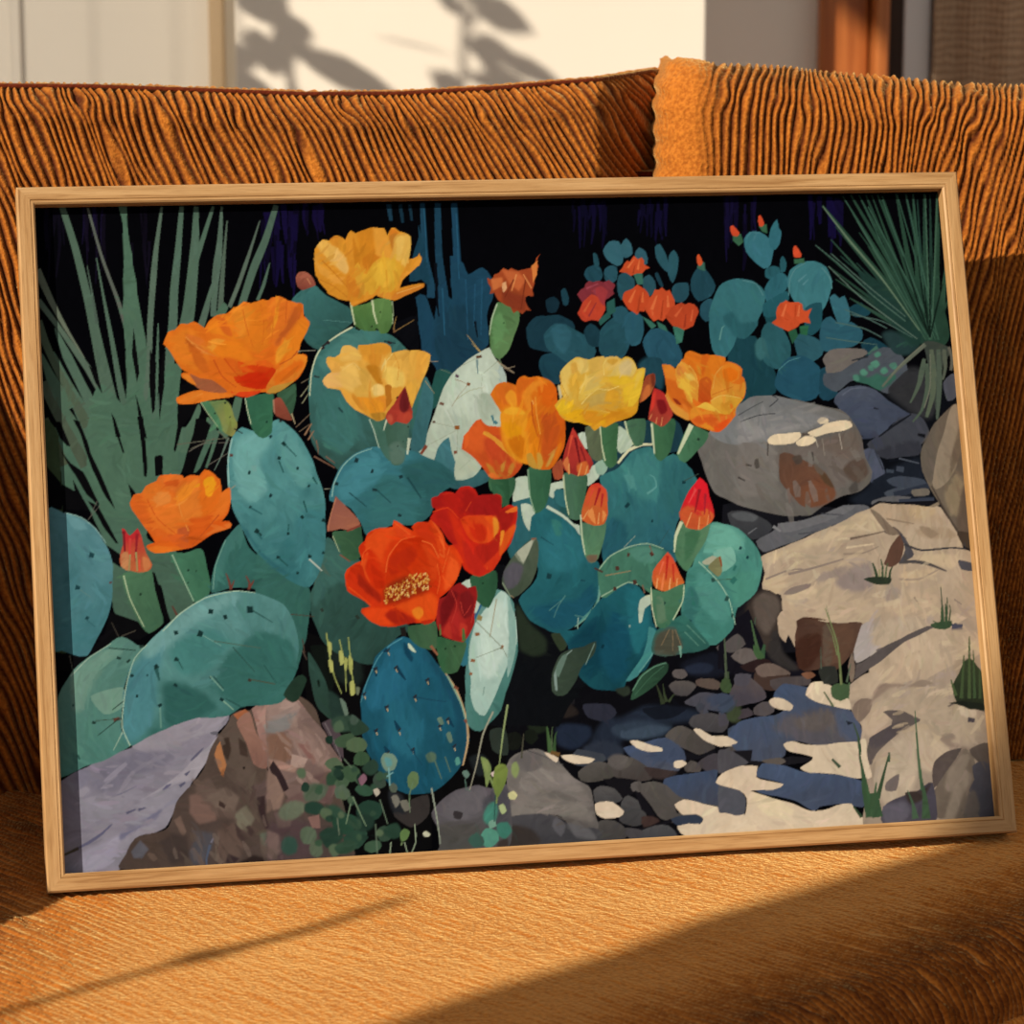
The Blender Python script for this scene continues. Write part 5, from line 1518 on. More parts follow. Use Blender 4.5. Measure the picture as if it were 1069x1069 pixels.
p 2f2426 - 1505,4205 1540,4158 1578,4209 1623,4293 1643,4360 1601,4382 1526,4272
p 7d685e - 1496,4221 1558,4273 1616,4407 1578,4502 1479,4529
p 634f4c - 1614,4439 1749,4382 1809,4467 1739,4544 1626,4521
p 5f4b49 - 1820,4288 1953,4263 1999,4314 1939,4491 1843,4452
p 4b3d3f - 1474,4610 1576,4535 1720,4592 1848,4648 1872,4796 1786,4871 1459,4884
p 5f504d - 1527,4532 1675,4524 1636,4635 1553,4647
p 6d5b57 - 1471,4658 1551,4695 1561,4809 1492,4870 1461,4852
p 7a5e58 - 1770,4578 1853,4567 1855,4665 1798,4661
p 4a4045 - 1908,3900 1976,3870 2050,4006 2057,4170 1995,4101
l 6d6668 8,7 1933,3901 1998,4052 2040,4186
p 0e1013 - 3119,2764 3434,2813 3448,3129 3648,3313 3782,3424 3924,3676 3669,4011 3038,3978
f 252f24 - 3415,3092 3510,3254 3627,3365 3601,3468 3511,3490 3426,3442 3409,3302
f 2f3a2a - 3664,3331 3754,3318 3782,3424 3726,3465
f 24504f - 3388,2705 3451,2320 3616,2255 3848,2264 3840,2618 3591,2608 3452,2813
f 1d3a44 - 4063,1772 4301,1744 4736,1758 4774,1975 4535,2003 4274,2101 4088,2166
m 908c98 14,37,26 423,4319 476,4251 535,4175
m 7a7786 14,35,25 153,4596 231,4551 305,4504
m 827f8c 11,29,19 505,4201 578,4152 661,4114
m 88848f 14,34,24 485,4553 575,4540 667,4542
m 88848f 13,32,22 435,4461 470,4431 515,4395
m 88848f 14,35,24 559,4576 610,4550 653,4529
m 88848f 10,26,18 354,4543 457,4511 562,4491
m 88848f 14,35,24 623,4132 694,4098 763,4076
m 88848f 8,22,16 175,4629 211,4585 252,4553
m 827f8c 10,26,18 425,4613 500,4584 583,4549
m 908c98 8,19,13 306,4274 361,4232 414,4198
m 7a7786 6,16,11 249,4577 317,4557 381,4522
m 827f8c 10,26,18 762,4159 837,4145 908,4141
m 908c98 8,19,13 337,4134 387,4135 437,4130
m 908c98 16,38,27 452,4647 527,4613 607,4578
m 908c98 15,35,26 850,4235 906,4155 951,4083
m 88848f 11,29,19 273,4376 358,4357 444,4349
m 827f8c 10,22,16 211,4365 273,4338 333,4317
m 9a96a4 6,18,13 768,4282 825,4272 874,4262
m 7a7786 13,32,22 192,4237 253,4213 307,4190
m 7a7786 14,37,25 118,4424 193,4337 266,4260
m 9a96a4 16,38,27 318,4239 404,4178 484,4116
m 908c98 8,22,16 249,4449 301,4394 362,4341
m 908c98 11,29,21 94,4393 178,4366 257,4348
m 7a7786 15,37,26 951,3911 1001,3884 1037,3867
m 9a96a4 11,27,19 290,4287 342,4274 383,4269
m 63564e 15,37,26 1491,4790 1519,4813 1536,4840
m 453a35 16,42,29 1334,4608 1354,4654 1372,4707
m 453a35 8,19,15 1069,4655 1119,4718 1158,4778
m 453a35 8,21,14 970,4572 991,4649 1003,4736
m 70625a 16,39,28 1118,4120 1144,4144 1157,4182
m 5a4e46 13,32,23 1188,4213 1225,4254 1260,4300
m 6e5c52 18,44,31 944,4256 985,4283 1032,4315
m 63564e 16,42,29 1139,4329 1174,4386 1199,4428
m 5a4e46 10,24,16 834,4770 888,4831 935,4891
m 70625a 13,30,21 793,4738 798,4772 810,4821
m 453a35 15,36,24 1295,4662 1333,4743 1365,4816
m 5a4e46 16,41,28 1446,4760 1490,4819 1529,4865
m 453a35 10,22,16 932,4771 963,4814 989,4858
m 63564e 11,27,19 928,4601 954,4677 995,4758
m 63564e 11,29,21 1195,4358 1181,4406 1176,4459
m 70625a 15,34,24 1149,3943 1174,3978 1192,4022
m 70625a 16,42,29 1047,4784 1090,4827 1133,4871
m 63564e 16,41,28 1423,4703 1433,4762 1449,4826
m 6e5c52 16,39,27 928,4748 969,4826 1004,4899
m 70625a 15,36,24 1287,4721 1316,4779 1337,4837
m 453a35 16,40,27 1174,4569 1174,4613 1179,4652
m 5a4e46 10,26,18 1283,4588 1302,4620 1330,4649
m 70625a 16,40,29 1080,4652 1093,4690 1104,4729
m 6e5c52 18,45,32 604,4772 635,4791 659,4820
m 453a35 8,21,15 1509,4499 1520,4560 1526,4606
m 453a35 18,42,31 1165,4238 1187,4317 1218,4398
m 5a4e46 13,34,24 919,4641 929,4674 940,4708
m 5a4e46 16,41,28 1413,4738 1435,4808 1454,4880
m 6e5c52 11,27,19 1090,4737 1101,4808 1125,4879
m 453a35 13,34,24 1239,4747 1277,4792 1313,4849
m 4e433d 11,29,21 674,4657 690,4709 713,4772
m 453a35 13,31,21 1292,4334 1332,4403 1365,4475
m 5a4e46 8,21,15 1322,4382 1372,4441 1412,4492
m 5a4e46 15,37,26 1403,4393 1393,4477 1387,4565
m 5a4e46 16,41,28 1316,4401 1362,4454 1404,4518
m 5a4e46 8,21,15 1333,4329 1375,4396 1423,4464
m 453a35 18,44,31 1125,4471 1154,4542 1197,4608
m 4e433d 15,36,26 1497,4432 1504,4504 1508,4574
m 4e433d 11,27,19 1164,4778 1182,4828 1212,4888
m 70625a 10,23,16 1446,4543 1452,4587 1464,4628
m 8f7a70 8,20,15 1749,4202 1736,4265 1731,4314
m a08a80 8,21,15 1723,4075 1747,4145 1760,4213
m 84706a 15,39,26 1762,4288 1760,4355 1750,4419
m 9a857a 13,34,25 1788,4293 1823,4314 1866,4338
m 9a857a 15,36,25 1698,3807 1708,3858 1726,3921
m a08a80 13,31,21 1702,4281 1725,4309 1747,4331
m 78635a 15,38,26 1910,4203 1927,4247 1951,4295
m 8f7a70 15,39,28 1660,3833 1695,3905 1742,3961
m 78635a 10,26,18 1870,4050 1893,4094 1910,4154
m 84706a 13,33,23 1815,4312 1820,4374 1828,4429
m 78635a 12,26,20 1946,4102 1981,4153 2010,4189
m a08a80 10,25,18 1627,4062 1657,4090 1675,4125
m 78635a 8,20,13 1716,4181 1733,4224 1751,4258
m 9a857a 8,20,15 1775,4060 1801,4092 1826,4117
m a08a80 8,21,15 1858,3974 1894,4029 1924,4099
m a08a80 13,34,25 1773,4245 1793,4272 1819,4299
m 8f7a70 8,20,15 1914,4051 1933,4096 1954,4132
m a08a80 11,28,20 1751,3942 1755,3985 1758,4023
m 84706a 11,28,20 1743,3816 1766,3848 1777,3894
m 9a857a 11,31,21 1577,3946 1621,4009 1680,4060
m a08a80 15,36,26 1861,4084 1880,4120 1894,4145
m 78635a 10,23,16 1651,3993 1682,4061 1716,4125
f 3a6a68>2f5652@60 - 1870,766 1936,679 2043,645 2144,719 2297,803 2325,920 2179,1023 2050,1126 1950,1043 1968,875
l 4f7d78 5,4 2098,905 2307,929
f 3c6d69>30504a@70 - 1956,1775 1960,1477 1984,1301 2040,1144 2123,1066 2287,973 2445,986 2600,1035 2701,1127 2799,1254 2843,1398 2847,1612 2817,1859 2669,1907 2527,1937 2382,2002 2239,2068 2144,2047 2070,1974 1989,1866
f 457671 - 2044,1232 2157,1094 2338,1001 2513,1014 2438,1101 2223,1167 2109,1305
f 3b6b66 - 2029,1479 2171,1449 2302,1594 2328,1754 2212,1926 2076,1869 2017,1691
f 37665f - 2732,1466 2841,1434 2839,1682 2804,1858 2712,1785
l c3cba8 12,10,7 2314,964 2214,1015 2086,1101 2029,1179 1987,1301 1963,1477
l 2a2a2a 17,17 2077,1109 2132,1066
l 2a2a2a 14,10 2003,1328 2046,1339
l 203a3c 14,10 2172,1572 2205,1609
l 203a3c 14,11 2545,1078 2632,1098
f 3d6c72>335d61@90 - 2701,1896 2777,1561 2844,1366 2890,1499 2858,1651 2814,1824 2868,2000 2990,1808 3051,1876 3128,2031 3277,2091 3272,2156 3160,2206 3007,2211 2901,2164 2798,2084
f 3f7077 - 2874,1989 2896,1903 2989,1825 3013,1951 3038,2061 3001,2135 2928,2089
f 24484b - 2766,1899 2838,1966 2910,2023 2993,2092 2969,2123 2800,2052
f b3c0ae>a7b6a3@80 - 3329,1147 3261,1180 3158,1238 3065,1323 2981,1441 2920,1544 2861,1684 2821,1803 2800,1878 2754,1922 2800,1965 2857,2005 2890,1914 2926,1866 2994,1819 3004,1918 3021,1995 3036,2071 2998,2141 3065,2149 3144,2119 3213,2067 3412,1713 3460,1418 3439,1318 3369,1205
f bccab8 - 3062,1373 3202,1245 3327,1182 3346,1381 3283,1665 3130,1660 2989,1655 2962,1567
f a3b09d - 3228,1509 3317,1490 3374,1624 3324,1710 3238,1685
f 9fb0a8 - 3421,1262 3455,1406 3445,1472 3390,1382
f aebaa4 - 3046,1952 3133,1944 3191,2055 3055,2137 3012,2125
l 5f7c80 13,9 3241,1235 3241,1345
l 3f7079 20,4 3327,1666 3339,1738
l 3f7079 22,24 3341,1711 3361,1733
l 8a6a4a 4,4,3 3061,1384 3157,1425 3086,1505 3026,1591
l 9c9a70 4,4,3 3050,1548 3165,1475 3276,1451
l 8b8f78 3,3 2876,1706 3048,1750
l 8b8f78 3,3 3058,1767 2822,1879
l 8b8f78 3,3,2 3058,1767 3043,1952
l 97a08a 3,2 3049,2072 3141,1999
l 8b9078 4,3 3123,1281 3258,1219
l 8b9078 4,3 3399,1256 3283,1346
l 97a08a 3,2 3272,1346 3245,1664
l 5a3a28 22,20 3236,1221 3279,1214
l 5a3f50 26,17 3068,1356 3095,1363
l 7a4a28 24,24 3152,1419 3176,1429
l 6a4a3a 20,22 2935,1561 2967,1572
l 54392c 17,17 2871,1704 2893,1701
l 8a5428 28,26 3037,1750 3075,1751
l 7a4030 19,26 2769,1942 2816,1879
l 7a4a38 24,22 3019,1940 3044,1936
l 54342c 15,15 2868,2011 2889,2012
l b59a5a 7,5,3 3272,1181 3232,1124 3177,1046
l b59a5a 5,3 3261,1175 3211,1113
l 9a8a72 7,6,3 3399,1256 3450,1313 3528,1298
l 8a7a62 4,3 3450,1313 3519,1353
l 9a8a72 5,4 2874,1239 2944,1246
l 9a8a62 7,3 2837,1388 2901,1488
l 6a7a6a 4,3 2957,1304 3053,1345
f 35665f>2e5850@90 - 1163,2906 1190,2717 1286,2514 1394,2415 1453,2590 1648,2754 1765,2846 1864,2919 1860,3144 1806,3331 1745,3499 1589,3526 1519,2939 1352,2879
f 3f7069 - 1190,2717 1285,2531 1385,2423 1405,2519 1278,2652 1235,2823 1180,2906
l 6f9a8c 7,5 1172,2889 1198,2718 1285,2523
f 345750>28433c@70 - 2037,2527 1992,2717 1883,2955 1879,3110 1941,3285 2055,3394 2206,3474 2361,3478 2512,3295 2620,3231 2321,3009 2268,2728 2119,2618
f 3a615a - 2034,2579 2132,2688 2250,2745 2156,2863 2014,2926 1902,3059 1887,2972
l 4a5f52 5,3 1912,2887 2028,2683
l 28332c 28,24 1953,3079 1971,3071
l 28332c 24,21 2210,3125 2229,3152
l 1d1a18 42,35 2551,3227 2555,3297
f 37685f>2f5750@60 - 1514,2627 1676,2799 1868,2911 1854,3143 1800,3347 1718,3567 1463,3554
f 426e6b>3a6466@60 - 1496,2946 1597,2994 1692,3119 1745,3259 1753,3414 1719,3549 1463,3554
l 7a9a88 5,3 1497,2941 1597,2990 1684,3110 1737,3241 1750,3397
l 4a4034 9,7,5 1488,3092 1703,3093 1899,3119
l 4a3a34 24,17 1694,3093 1719,3103
l 17302f 31,24 1623,3291 1648,3297
f 56908f>33696d@75 - 1371,1755 1460,1686 1550,1725 1711,1644 1814,1712 1900,1831 1974,2028 2021,2210 2036,2426 2012,2604 1951,2794 1873,2905 1749,2856 1599,2743 1461,2567 1366,2363 1328,2148 1326,1933
f 69a19d - 1382,1806 1506,1738 1667,1787 1552,1941 1611,2158 1478,2261 1387,2114
f 5b9592 - 1709,1673 1844,1807 1938,2027 1880,2168 1761,2020
f 2f6268 - 1385,2400 1550,2620 1717,2791 1867,2897 1716,2805 1546,2691
f 3c7478 - 1811,2381 2014,2317 1997,2603 1891,2848 1805,2738
l 8fb9b0 11,8 1370,1777 1333,1933 1328,2148
f 57868c>3d7076@90 - 12,2257 128,2279 244,2326 341,2407 419,2530 450,2669 441,2857 403,3043 320,3209 248,3324 148,3311 66,3282 -17,3278
f 639297 - 136,2296 227,2325 291,2405 190,2401
l 8ab0a8 7,5 128,2282 244,2321 341,2404 412,2513
l 1d3f44 44,30 290,2594 323,2604
l 1d3f44 37,23 179,2828 212,2836
l 1d3f44 30,23 244,3049 263,3062
l 5a7f7c 7,5 324,2595 398,2632
l 5a7f7c 7,5 211,2847 292,2910
l 2f5a5e 7,5 251,3070 307,3123
f 567f74>497a70@60 - -20,4029 31,3595 117,3454 267,3331 400,3256 499,3211 593,3265 657,3284 554,3410 497,3570 473,3732 474,3894 509,3993 378,4059 117,4157 -12,4190
f 6b9182 - 117,3470 365,3303 495,3293 327,3431 185,3717 122,3713
f 6f9484 - 254,3623 481,3569 483,3700 344,3757
l 9bb5a0 8,6,5 117,3470 251,3346 416,3248
l 20352f 8,6 398,3280 591,3306
l 20352f 23,16 616,3282 641,3283
l 20352f 23,13 451,3353 483,3361
l 20352f 19,13 522,3392 547,3369
l 20352f 22,16 253,3809 280,3816
l 5a3a30 26,22 406,3801 454,3792
l 20352f 8,5 455,3787 288,3908
l 3a4a40 6,5 277,3802 414,3793
l 20352f 8,6 509,3652 401,3728
l 8fab98 8,5 466,3893 395,4019
l 274a44 16,13 139,4037 153,4070
l 274a44 16,13 115,3681 131,3681
f 5a8c8a>356660@60 - 471,3942 473,3732 516,3522 571,3378 657,3284 792,3176 928,3051 1113,2944 1329,2903 1492,2927 1668,3018 1758,3171 1772,3370 1718,3582 1628,3726 1495,3752 1314,3775 1230,3820 986,3823 756,3884 590,3973 525,4002
f 4a8086 - 515,3538 637,3349 786,3290 742,3517 695,3808 526,3978 474,3894
f 6b9a97 - 657,3284 927,3067 1295,2919 1358,2971 1022,3137 852,3261 684,3384
f 34655f - 1254,3378 1509,3209 1734,3302 1719,3566 1481,3718 1316,3742 1160,3603
f 2f5d58 - 773,3551 998,3595 1152,3750 954,3822 790,3862
f 447c78 - 850,3310 1118,3175 1275,3281 1102,3469 906,3493
l a3c0a8 8,6,5 517,3993 467,3861 477,3732 515,3538 580,3362 674,3269
l a3c0a8 10,8,5 792,3176 928,3051 1113,2947 1328,2907 1475,2926
l 17302f 29,23 723,3418 746,3444
l 2b5552 32,13 730,3443 749,3534
l 17302f 23,19 541,3491 566,3484
l 17302f 23,19 575,3636 591,3640
l 17302f 23,16 853,3564 877,3581
l 2b5552 8,5 877,3581 962,3659
l 17302f 23,19 732,3720 757,3705
l 6f9a8a 10,5 744,3729 744,3876
l 17302f 20,16 1116,3519 1123,3536
l 6f9a8a 10,8 1116,3519 1208,3630
l 244844 8,7 1140,3521 1208,3614
l 3a3028 23,20 1391,3558 1415,3567
l 4a4a38 7,7 1408,3558 1586,3600
l 244844 7,5 1512,3457 1594,3592
l 17302f 23,20 1180,3686 1204,3701
l 7fa590 10,8 1204,3704 1273,3773
l 244844 8,7 1221,3688 1339,3760
l 17302f 26,19 871,3376 894,3394
l 244844 10,6 887,3385 923,3461
l 2b4a44 8,5 1290,3314 1443,3503
l 17302f 13,13 659,3489 671,3492
l 17302f 37,31 1130,3045 1163,3052
l 17302f 34,31 1237,3098 1263,3090
l 17302f 51,44 1411,3046 1454,3048
l 17302f 34,24 873,3192 902,3190
l 17302f 51,37 1045,3200 1078,3214
l 6f9a8f 7,5 1078,3219 1210,3302
l 244844 10,5 1453,3056 1593,3149
l 4a5f52 8,5 1160,3266 1498,3333
l 17302f 30,24 721,3432 737,3441
l 17302f 34,24 867,3380 883,3389
l 6a3a30 20,14,7 1300,2894 1294,2843 1272,2773
l 6a3a30 17,7 1300,2894 1329,2827
l 6a3a30 20,14,7 1433,2900 1439,2849 1416,2796
l 6a3a30 17,7 1436,2892 1474,2833
l 5a3a30 17,10 900,3065 869,2995
l 2a3a34 13,10 619,3283 653,3276
f 356f70>2a5d68@75 - 4124,2167 4275,2083 4392,1980 4539,1949 4605,2041 4699,2009 4802,2084 4871,2212 4836,2354 4735,2476 4670,2616 4653,2829 4547,2789 4391,2711 4244,2741 4095,2805 4133,2541 4158,2329
f 3e7a78 - 4274,2101 4425,2017 4555,1986 4594,2184 4545,2343 4402,2320 4338,2211
f 2f6468 - 4620,2078 4801,2102 4856,2212 4801,2335 4644,2472 4582,2345
f 255762 - 4137,2488 4296,2530 4301,2708 4152,2772 4095,2805
f 4d8a86 - 4306,2156 4378,2159 4391,2230 4352,2265
l 5a9490 18,11,5 4476,2305 4552,2254 4540,2182 4505,2163
l 4a8580 14,7 4345,2122 4353,2247
l d0cfa8 18,22,14 4267,2065 4356,1970 4468,1929 4559,1932
f aebfa8 - 4271,1779 4349,1817 4396,1926 4300,1995 4268,1940
l 17383e 47,43 4307,2379 4324,2397
l 17383e 22,18 4493,2511 4507,2517
l 17383e 25,18 4755,2226 4782,2231
l 3a4a44 7,5 4773,2218 4887,2168
l 2f4f4f 5,4 4536,2700 4627,2579
l 8a9a88 5,4 4265,2706 4361,2621
f 326a6c - 4848,2194 4874,2213 4836,2354 4774,2442 4763,2352
f b5c4b0 - 3462,2161 3517,2136 3578,2147 3577,2289 3522,2322 3441,2328
f 2d5f66 - 3432,2336 3558,2306 3723,2259 3784,2403 3603,2432 3576,2572 3477,2709 3386,2740
f b5c4b0 - 3502,2348 3573,2354 3613,2414 3563,2501 3550,2553 3511,2481
f b5c4b0 - 4011,2118 4087,2068 4130,2096 4106,2166 4030,2226 4010,2207
f 8fae9a - 4087,2068 4152,2034 4188,2089 4144,2150 4099,2139
f b5c4b0 - 3726,2206 3835,2183 3841,2237 3777,2243 3755,2313 3724,2294
f 2f6468 - 3758,2260 3849,2246 3839,2388 3770,2349
f b5c4b0 - 3978,1831 4041,1825 4041,1950 3999,1913
f 38727d>2f605f@60 - 2078,2250 2095,2145 2172,2008 2282,1924 2407,1881 2530,1880 2739,1922 2927,2017 3023,2162 2894,2245 2814,2401 2668,2474 2529,2460 2315,2539 2286,2433 2223,2325
f 2c5a5c - 2590,2040 2769,1994 2926,2035 3014,2162 2894,2245 2805,2400 2705,2449 2751,2275
f 417e88 - 2130,2129 2298,1960 2457,1930 2446,2106 2263,2239 2140,2252
f 34686a - 2446,2106 2619,2147 2708,2397 2565,2444 2355,2453
l 86b0a6 9,7,5 2085,2241 2103,2146 2181,2008 2282,1927 2407,1886
l 1b3034 42,31 2271,1967 2296,1977
l 1b3034 35,24 2388,2054 2405,2060
l 1b3034 28,21 2112,2137 2138,2147
l 1b3034 24,17 2388,2195 2423,2201
l 1f4448 10,7 2423,2201 2522,2302
l 1f4448 10,7 2213,2211 2337,2321
l 1b3034 24,17 2568,2391 2594,2401
l 1f4448 18,9 2656,2113 2751,2275
l 1b3034 25,21 2595,2111 2622,2103
f 27636a>1f555e@75 - 3558,2571 3583,2466 3641,2406 3705,2379 3834,2458 3950,2587 3993,2730 4060,2804 4071,2946 4039,3085 3940,3221 3791,3302 3648,3308 3513,3219 3434,3076 3530,2975 3591,2854
f 2c6c76 - 3624,2644 3779,2474 3912,2621 3935,2799 3787,2863 3647,2822
f 1c4f60 - 3501,3131 3663,3104 3878,3078 3993,2977 4021,3084 3903,3237 3685,3297
f 35746f - 3725,2472 3795,2492 3807,2581 3752,2597
l b8c8b4 25,21,11 3697,2373 3816,2449 3917,2550 3949,2605
f b0bfae - 3892,2514 3954,2534 3958,2605 3923,2586
f 4d867f - 3980,3153 4059,3051 4058,2945 4039,3085 3940,3221 3846,3287 3923,3203
l 6d9a8a 11,14,5 4066,2963 4038,3103 3940,3221 3846,3284
l 17383e 46,36 3660,2893 3695,2903
l 1b4650 14,11 3915,2939 3951,2944
l 4a7a78 9,7,4 3791,3048 3732,3124 3691,3210
l 4a7a78 7,5 3659,3156 3772,3073
l 1b4650 9,5 3636,2601 3729,2666
l 4a7a74 7,5 3852,3200 4045,3244
l 8aa898 9,5 3877,3219 3864,3323
f 1f5a64>143f4a@70 - 4057,3086 4169,3020 4281,2972 4368,3012 4430,3138 4438,3280 4485,3370 4448,3491 4357,3627 4228,3674 4186,3759 4113,3773 3937,3746 3823,3601 3782,3424 3719,3316 3862,3306 3978,3188
f 123c4a - 3861,3323 4011,3225 4110,3335 4056,3578 3942,3677 3843,3567 3783,3407
f 23656f - 4259,3024 4366,3029 4410,3172 4414,3349 4311,3520 4253,3341
f 16485a - 4159,3161 4253,3341 4233,3604 4117,3721 4026,3506
f 3f7f80 - 4417,3314 4484,3379 4419,3525 4299,3677 4208,3708 4347,3522
l 5f958e 9,9,5 4483,3387 4419,3525 4310,3651
f b0c0ac - 4361,3100 4436,3068 4439,3138 4392,3172 4357,3276 4333,3275 4338,3169
l a8b8a4 11,7 4266,3289 4265,3307
l 0d2f3b 32,29 4040,3437 4057,3446
f 4f8d80>3f7a70@60 - 4798,2835 4884,2660 4967,2539 5038,2559 5161,2600 5282,2721 5326,2893 5271,3069 5112,3204 5076,3344 4968,3437 4874,3471 4757,3347 4676,3237
f 65a392 - 4966,2556 5109,2589 5211,2691 5147,2778 4985,2771 4876,2767
f 76ad9c - 4949,2770 5097,2740 5125,2849 5010,2915
f 4a8878 - 5025,2951 5192,2923 5300,2945 5252,3086 5096,3203 5053,3059
f 3f7a70 - 4738,2903 4833,2854 4937,2912 5035,3059 5080,3291 4968,3437 4875,3468 4757,3347 4676,3237 4709,3044
f 4d8b80 - 4831,2872 4999,3057 5054,3272 4942,3303 4812,3120
f 356a66 - 4748,3010 4812,3120 4762,3294 4846,3369 4759,3330 4686,3220
l 9fc2a8 7,7,5 4834,2836 4968,2984 5047,3130 5082,3327
l 2a4a44 44,36 5021,3120 5043,3134
l 2a4a44 33,25 5055,3255 5073,3259
l 2a4a44 36,25 4923,2983 4950,2980
l 17383e 25,14 4709,3274 4744,3285
l 2f6a60 47,40 5103,2892 5120,2902
l 2f6a60 40,36 5075,3007 5115,2973
l 3f5a4a 7,5 4950,2984 5078,2980
l 2f6a60 29,11 4771,3171 4763,3047
l 17383e 29,22 5161,2743 5178,2753
l 17383e 26,22 5210,2817 5227,2826
f a5a890 - 4861,2838 4946,2797 4999,2826 4941,2859 4886,2865
f 7a7a55 - 4903,2884 4943,2841 5010,2799 5014,2915 4979,2958
l 8a4a30 15,11 5000,2808 5013,2880
f 33695f>2c5650@90 - 4420,3508 4468,3351 4562,3303 4676,3237 4792,3367 4874,3476 4744,3514 4598,3534
f 4a4a3e - 4438,3508 4467,3369 4597,3322 4658,3466 4598,3534
l 7a6a50 7,5 4568,3338 4496,3458
l 7a6a50 7,5 4595,3340 4583,3498
l 7a6a50 7,5 4613,3341 4656,3484
l 5a8a7a 7,5 4706,3310 4839,3457
l 5a8a7a 7,5 4684,3361 4784,3472
l 6f9a88 25,7 4640,3465 4642,3553
f 38463a>2e3d33@0 - 3638,3752 3652,3619 3725,3488 3831,3443 3936,3414 4001,3409 3982,3484 3889,3580 3830,3695 3756,3775 3686,3788
l 7a8f88 17,24,14,7 3675,3754 3672,3637 3731,3522 3813,3459
f 5c7468 - 3675,3586 3733,3497 3776,3491 3696,3655
l 6f8a80 7,5 3987,3417 3907,3573
f 2a332a - 4116,3768 4220,3748 4234,3799 4180,3821
f 2f4f3c>263f30@0 - 4230,3849 4252,3783 4311,3685 4420,3615 4509,3582 4538,3595 4521,3653 4428,3741 4337,3804 4265,3843
l 5f8a72 9,7 4252,3783 4329,3678 4438,3610 4526,3588
l 3f664e 5,5 4267,3817 4397,3689 4507,3610
f 205a70>1a4a5a@90 - 2543,3306 2672,3376 2798,3515 2904,3686 2974,3906 2983,4089 2920,4267 2808,4384 2670,4451 2536,4468 2423,4420 2315,4283 2241,4131 2203,3948 2202,3767 2256,3621 2350,3443 2456,3349
f 1a4659 - 2688,3393 2798,3515 2904,3686 2974,3906 2978,4088 2916,4267 2857,4148 2906,3919 2820,3682
f 25627a - 2271,3655 2399,3462 2539,3369 2593,3571 2447,3763 2277,3820
f 1b5064 - 2233,3999 2424,4125 2653,4203 2848,4280 2706,4420 2537,4451 2424,4404 2301,4249
f 256276 - 2378,3809 2547,3768 2668,3973 2553,4197 2395,4057
f 184455 - 2202,3965 2241,4131 2315,4283 2361,4351 2278,4084 2236,3950
l 4d8c9a 7,7,5 2542,3309 2439,3364 2350,3452 2256,3629 2207,3767
l b59a72 7,13,17,10 2813,3532 2920,3704 2981,3923 2982,4089 2933,4268
l 7fa08a 10,13,8 2859,3601 2947,3805 2979,3956
f b9c9ae - 2582,3346 2606,3364 2639,3416 2619,3415 2588,3388
f 143d52 - 2549,3336 2580,3371 2617,3456 2598,3488 2552,3420
l 14384c 40,10 2479,3516 2548,3619
l 2c2420 33,30 2479,3516 2485,3523
l b5a37a 10,5 2481,3536 2490,3560
l 14384c 40,10 2707,3618 2720,3669
l 2c2420 33,30 2707,3618 2713,3625
l b5a37a 10,5 2709,3638 2718,3662
l 14384c 40,10 2607,3738 2622,3772
l 2c2420 33,30 2607,3738 2614,3745
l b5a37a 10,5 2609,3758 2618,3781
l 14384c 40,10 2395,3801 2392,3843
l 2c2420 33,30 2395,3801 2401,3808
l b5a37a 10,5 2397,3821 2405,3845
l 14384c 40,10 2475,3979 2446,3911
l 2c2420 33,30 2475,3979 2481,3986
l b5a37a 10,5 2477,3999 2486,4022
l 14384c 40,10 2304,3970 2303,3995
l 2c2420 33,30 2304,3970 2311,3977
l b5a37a 10,5 2307,3990 2315,4013
l 14384c 40,10 2777,3962 2801,3971
l 2c2420 33,30 2777,3962 2783,3969
l b5a37a 10,5 2779,3982 2788,4005
l 14384c 40,10 2839,3915 2885,3984
l 2c2420 33,30 2839,3915 2845,3922
l b5a37a 10,5 2841,3935 2849,3959
l 14384c 40,10 2566,4124 2580,4166
l 2c2420 33,30 2566,4124 2572,4131
l b5a37a 10,5 2568,4144 2577,4167
l 14384c 40,10 2382,4139 2360,4096
l 2c2420 33,30 2382,4139 2388,4146
l b5a37a 10,5 2384,4159 2393,4182
l 14384c 40,10 2429,3389 2394,3404
l 2c2420 33,30 2429,3389 2435,3396
l b5a37a 10,5 2431,3409 2439,3433
l 14384c 40,10 2329,3517 2333,3583
l 2c2420 33,30 2329,3517 2335,3524
l b5a37a 10,5 2331,3537 2340,3560
l 14384c 40,10 2876,4116 2883,4133
l 2c2420 33,30 2876,4116 2882,4123
l b5a37a 10,5 2878,4136 2886,4160
l 14384c 40,10 2234,3702 2221,3710
l 2c2420 33,30 2234,3702 2241,3709
l b5a37a 10,5 2237,3722 2245,3746
l 1a4054 8,7,5 2615,3747 2747,3778 2847,3792
l 1a4054 8,5 2527,4081 2633,4251
l 7a4a38 23,17 2904,3686 2936,3705
l 7a4a38 23,17 2969,3931 2987,3956
f 5d8b85>42726b@60 - 3018,3492 3065,3042 3204,2981 3354,3005 3413,3209 3393,3460 3305,3723 3191,3934 3067,4027 3002,3982 2981,3790
f aac4b8>9dbbb0@90 - 3050,3394 3103,3229 3205,3099 3306,2994 3371,3039 3401,3209 3379,3409 3279,3638 3201,3785 3116,3910 3043,3876 3029,3709 3027,3559
f bcd2c6 - 3118,3263 3267,3068 3332,3105 3327,3407 3194,3634 3112,3597
f 86aaa0 - 3352,3038 3401,3209 3385,3443 3311,3640 3341,3340
f 2f5f80 - 3028,3091 3171,2971 3258,2950 3126,3146 3059,3260
f b5c7b5 - 2986,2955 3075,2892 3171,2980 3109,3145 3059,3126
l 9a8a6a 7,5 3268,3051 3198,3334
l 8a5a3a 34,24 3277,3408 3294,3415
l 8a5a3a 24,20 3043,3497 3076,3503
l 8a5a3a 24,17 3028,3593 3048,3602
l 8a5a3a 27,20 3089,3308 3123,3305
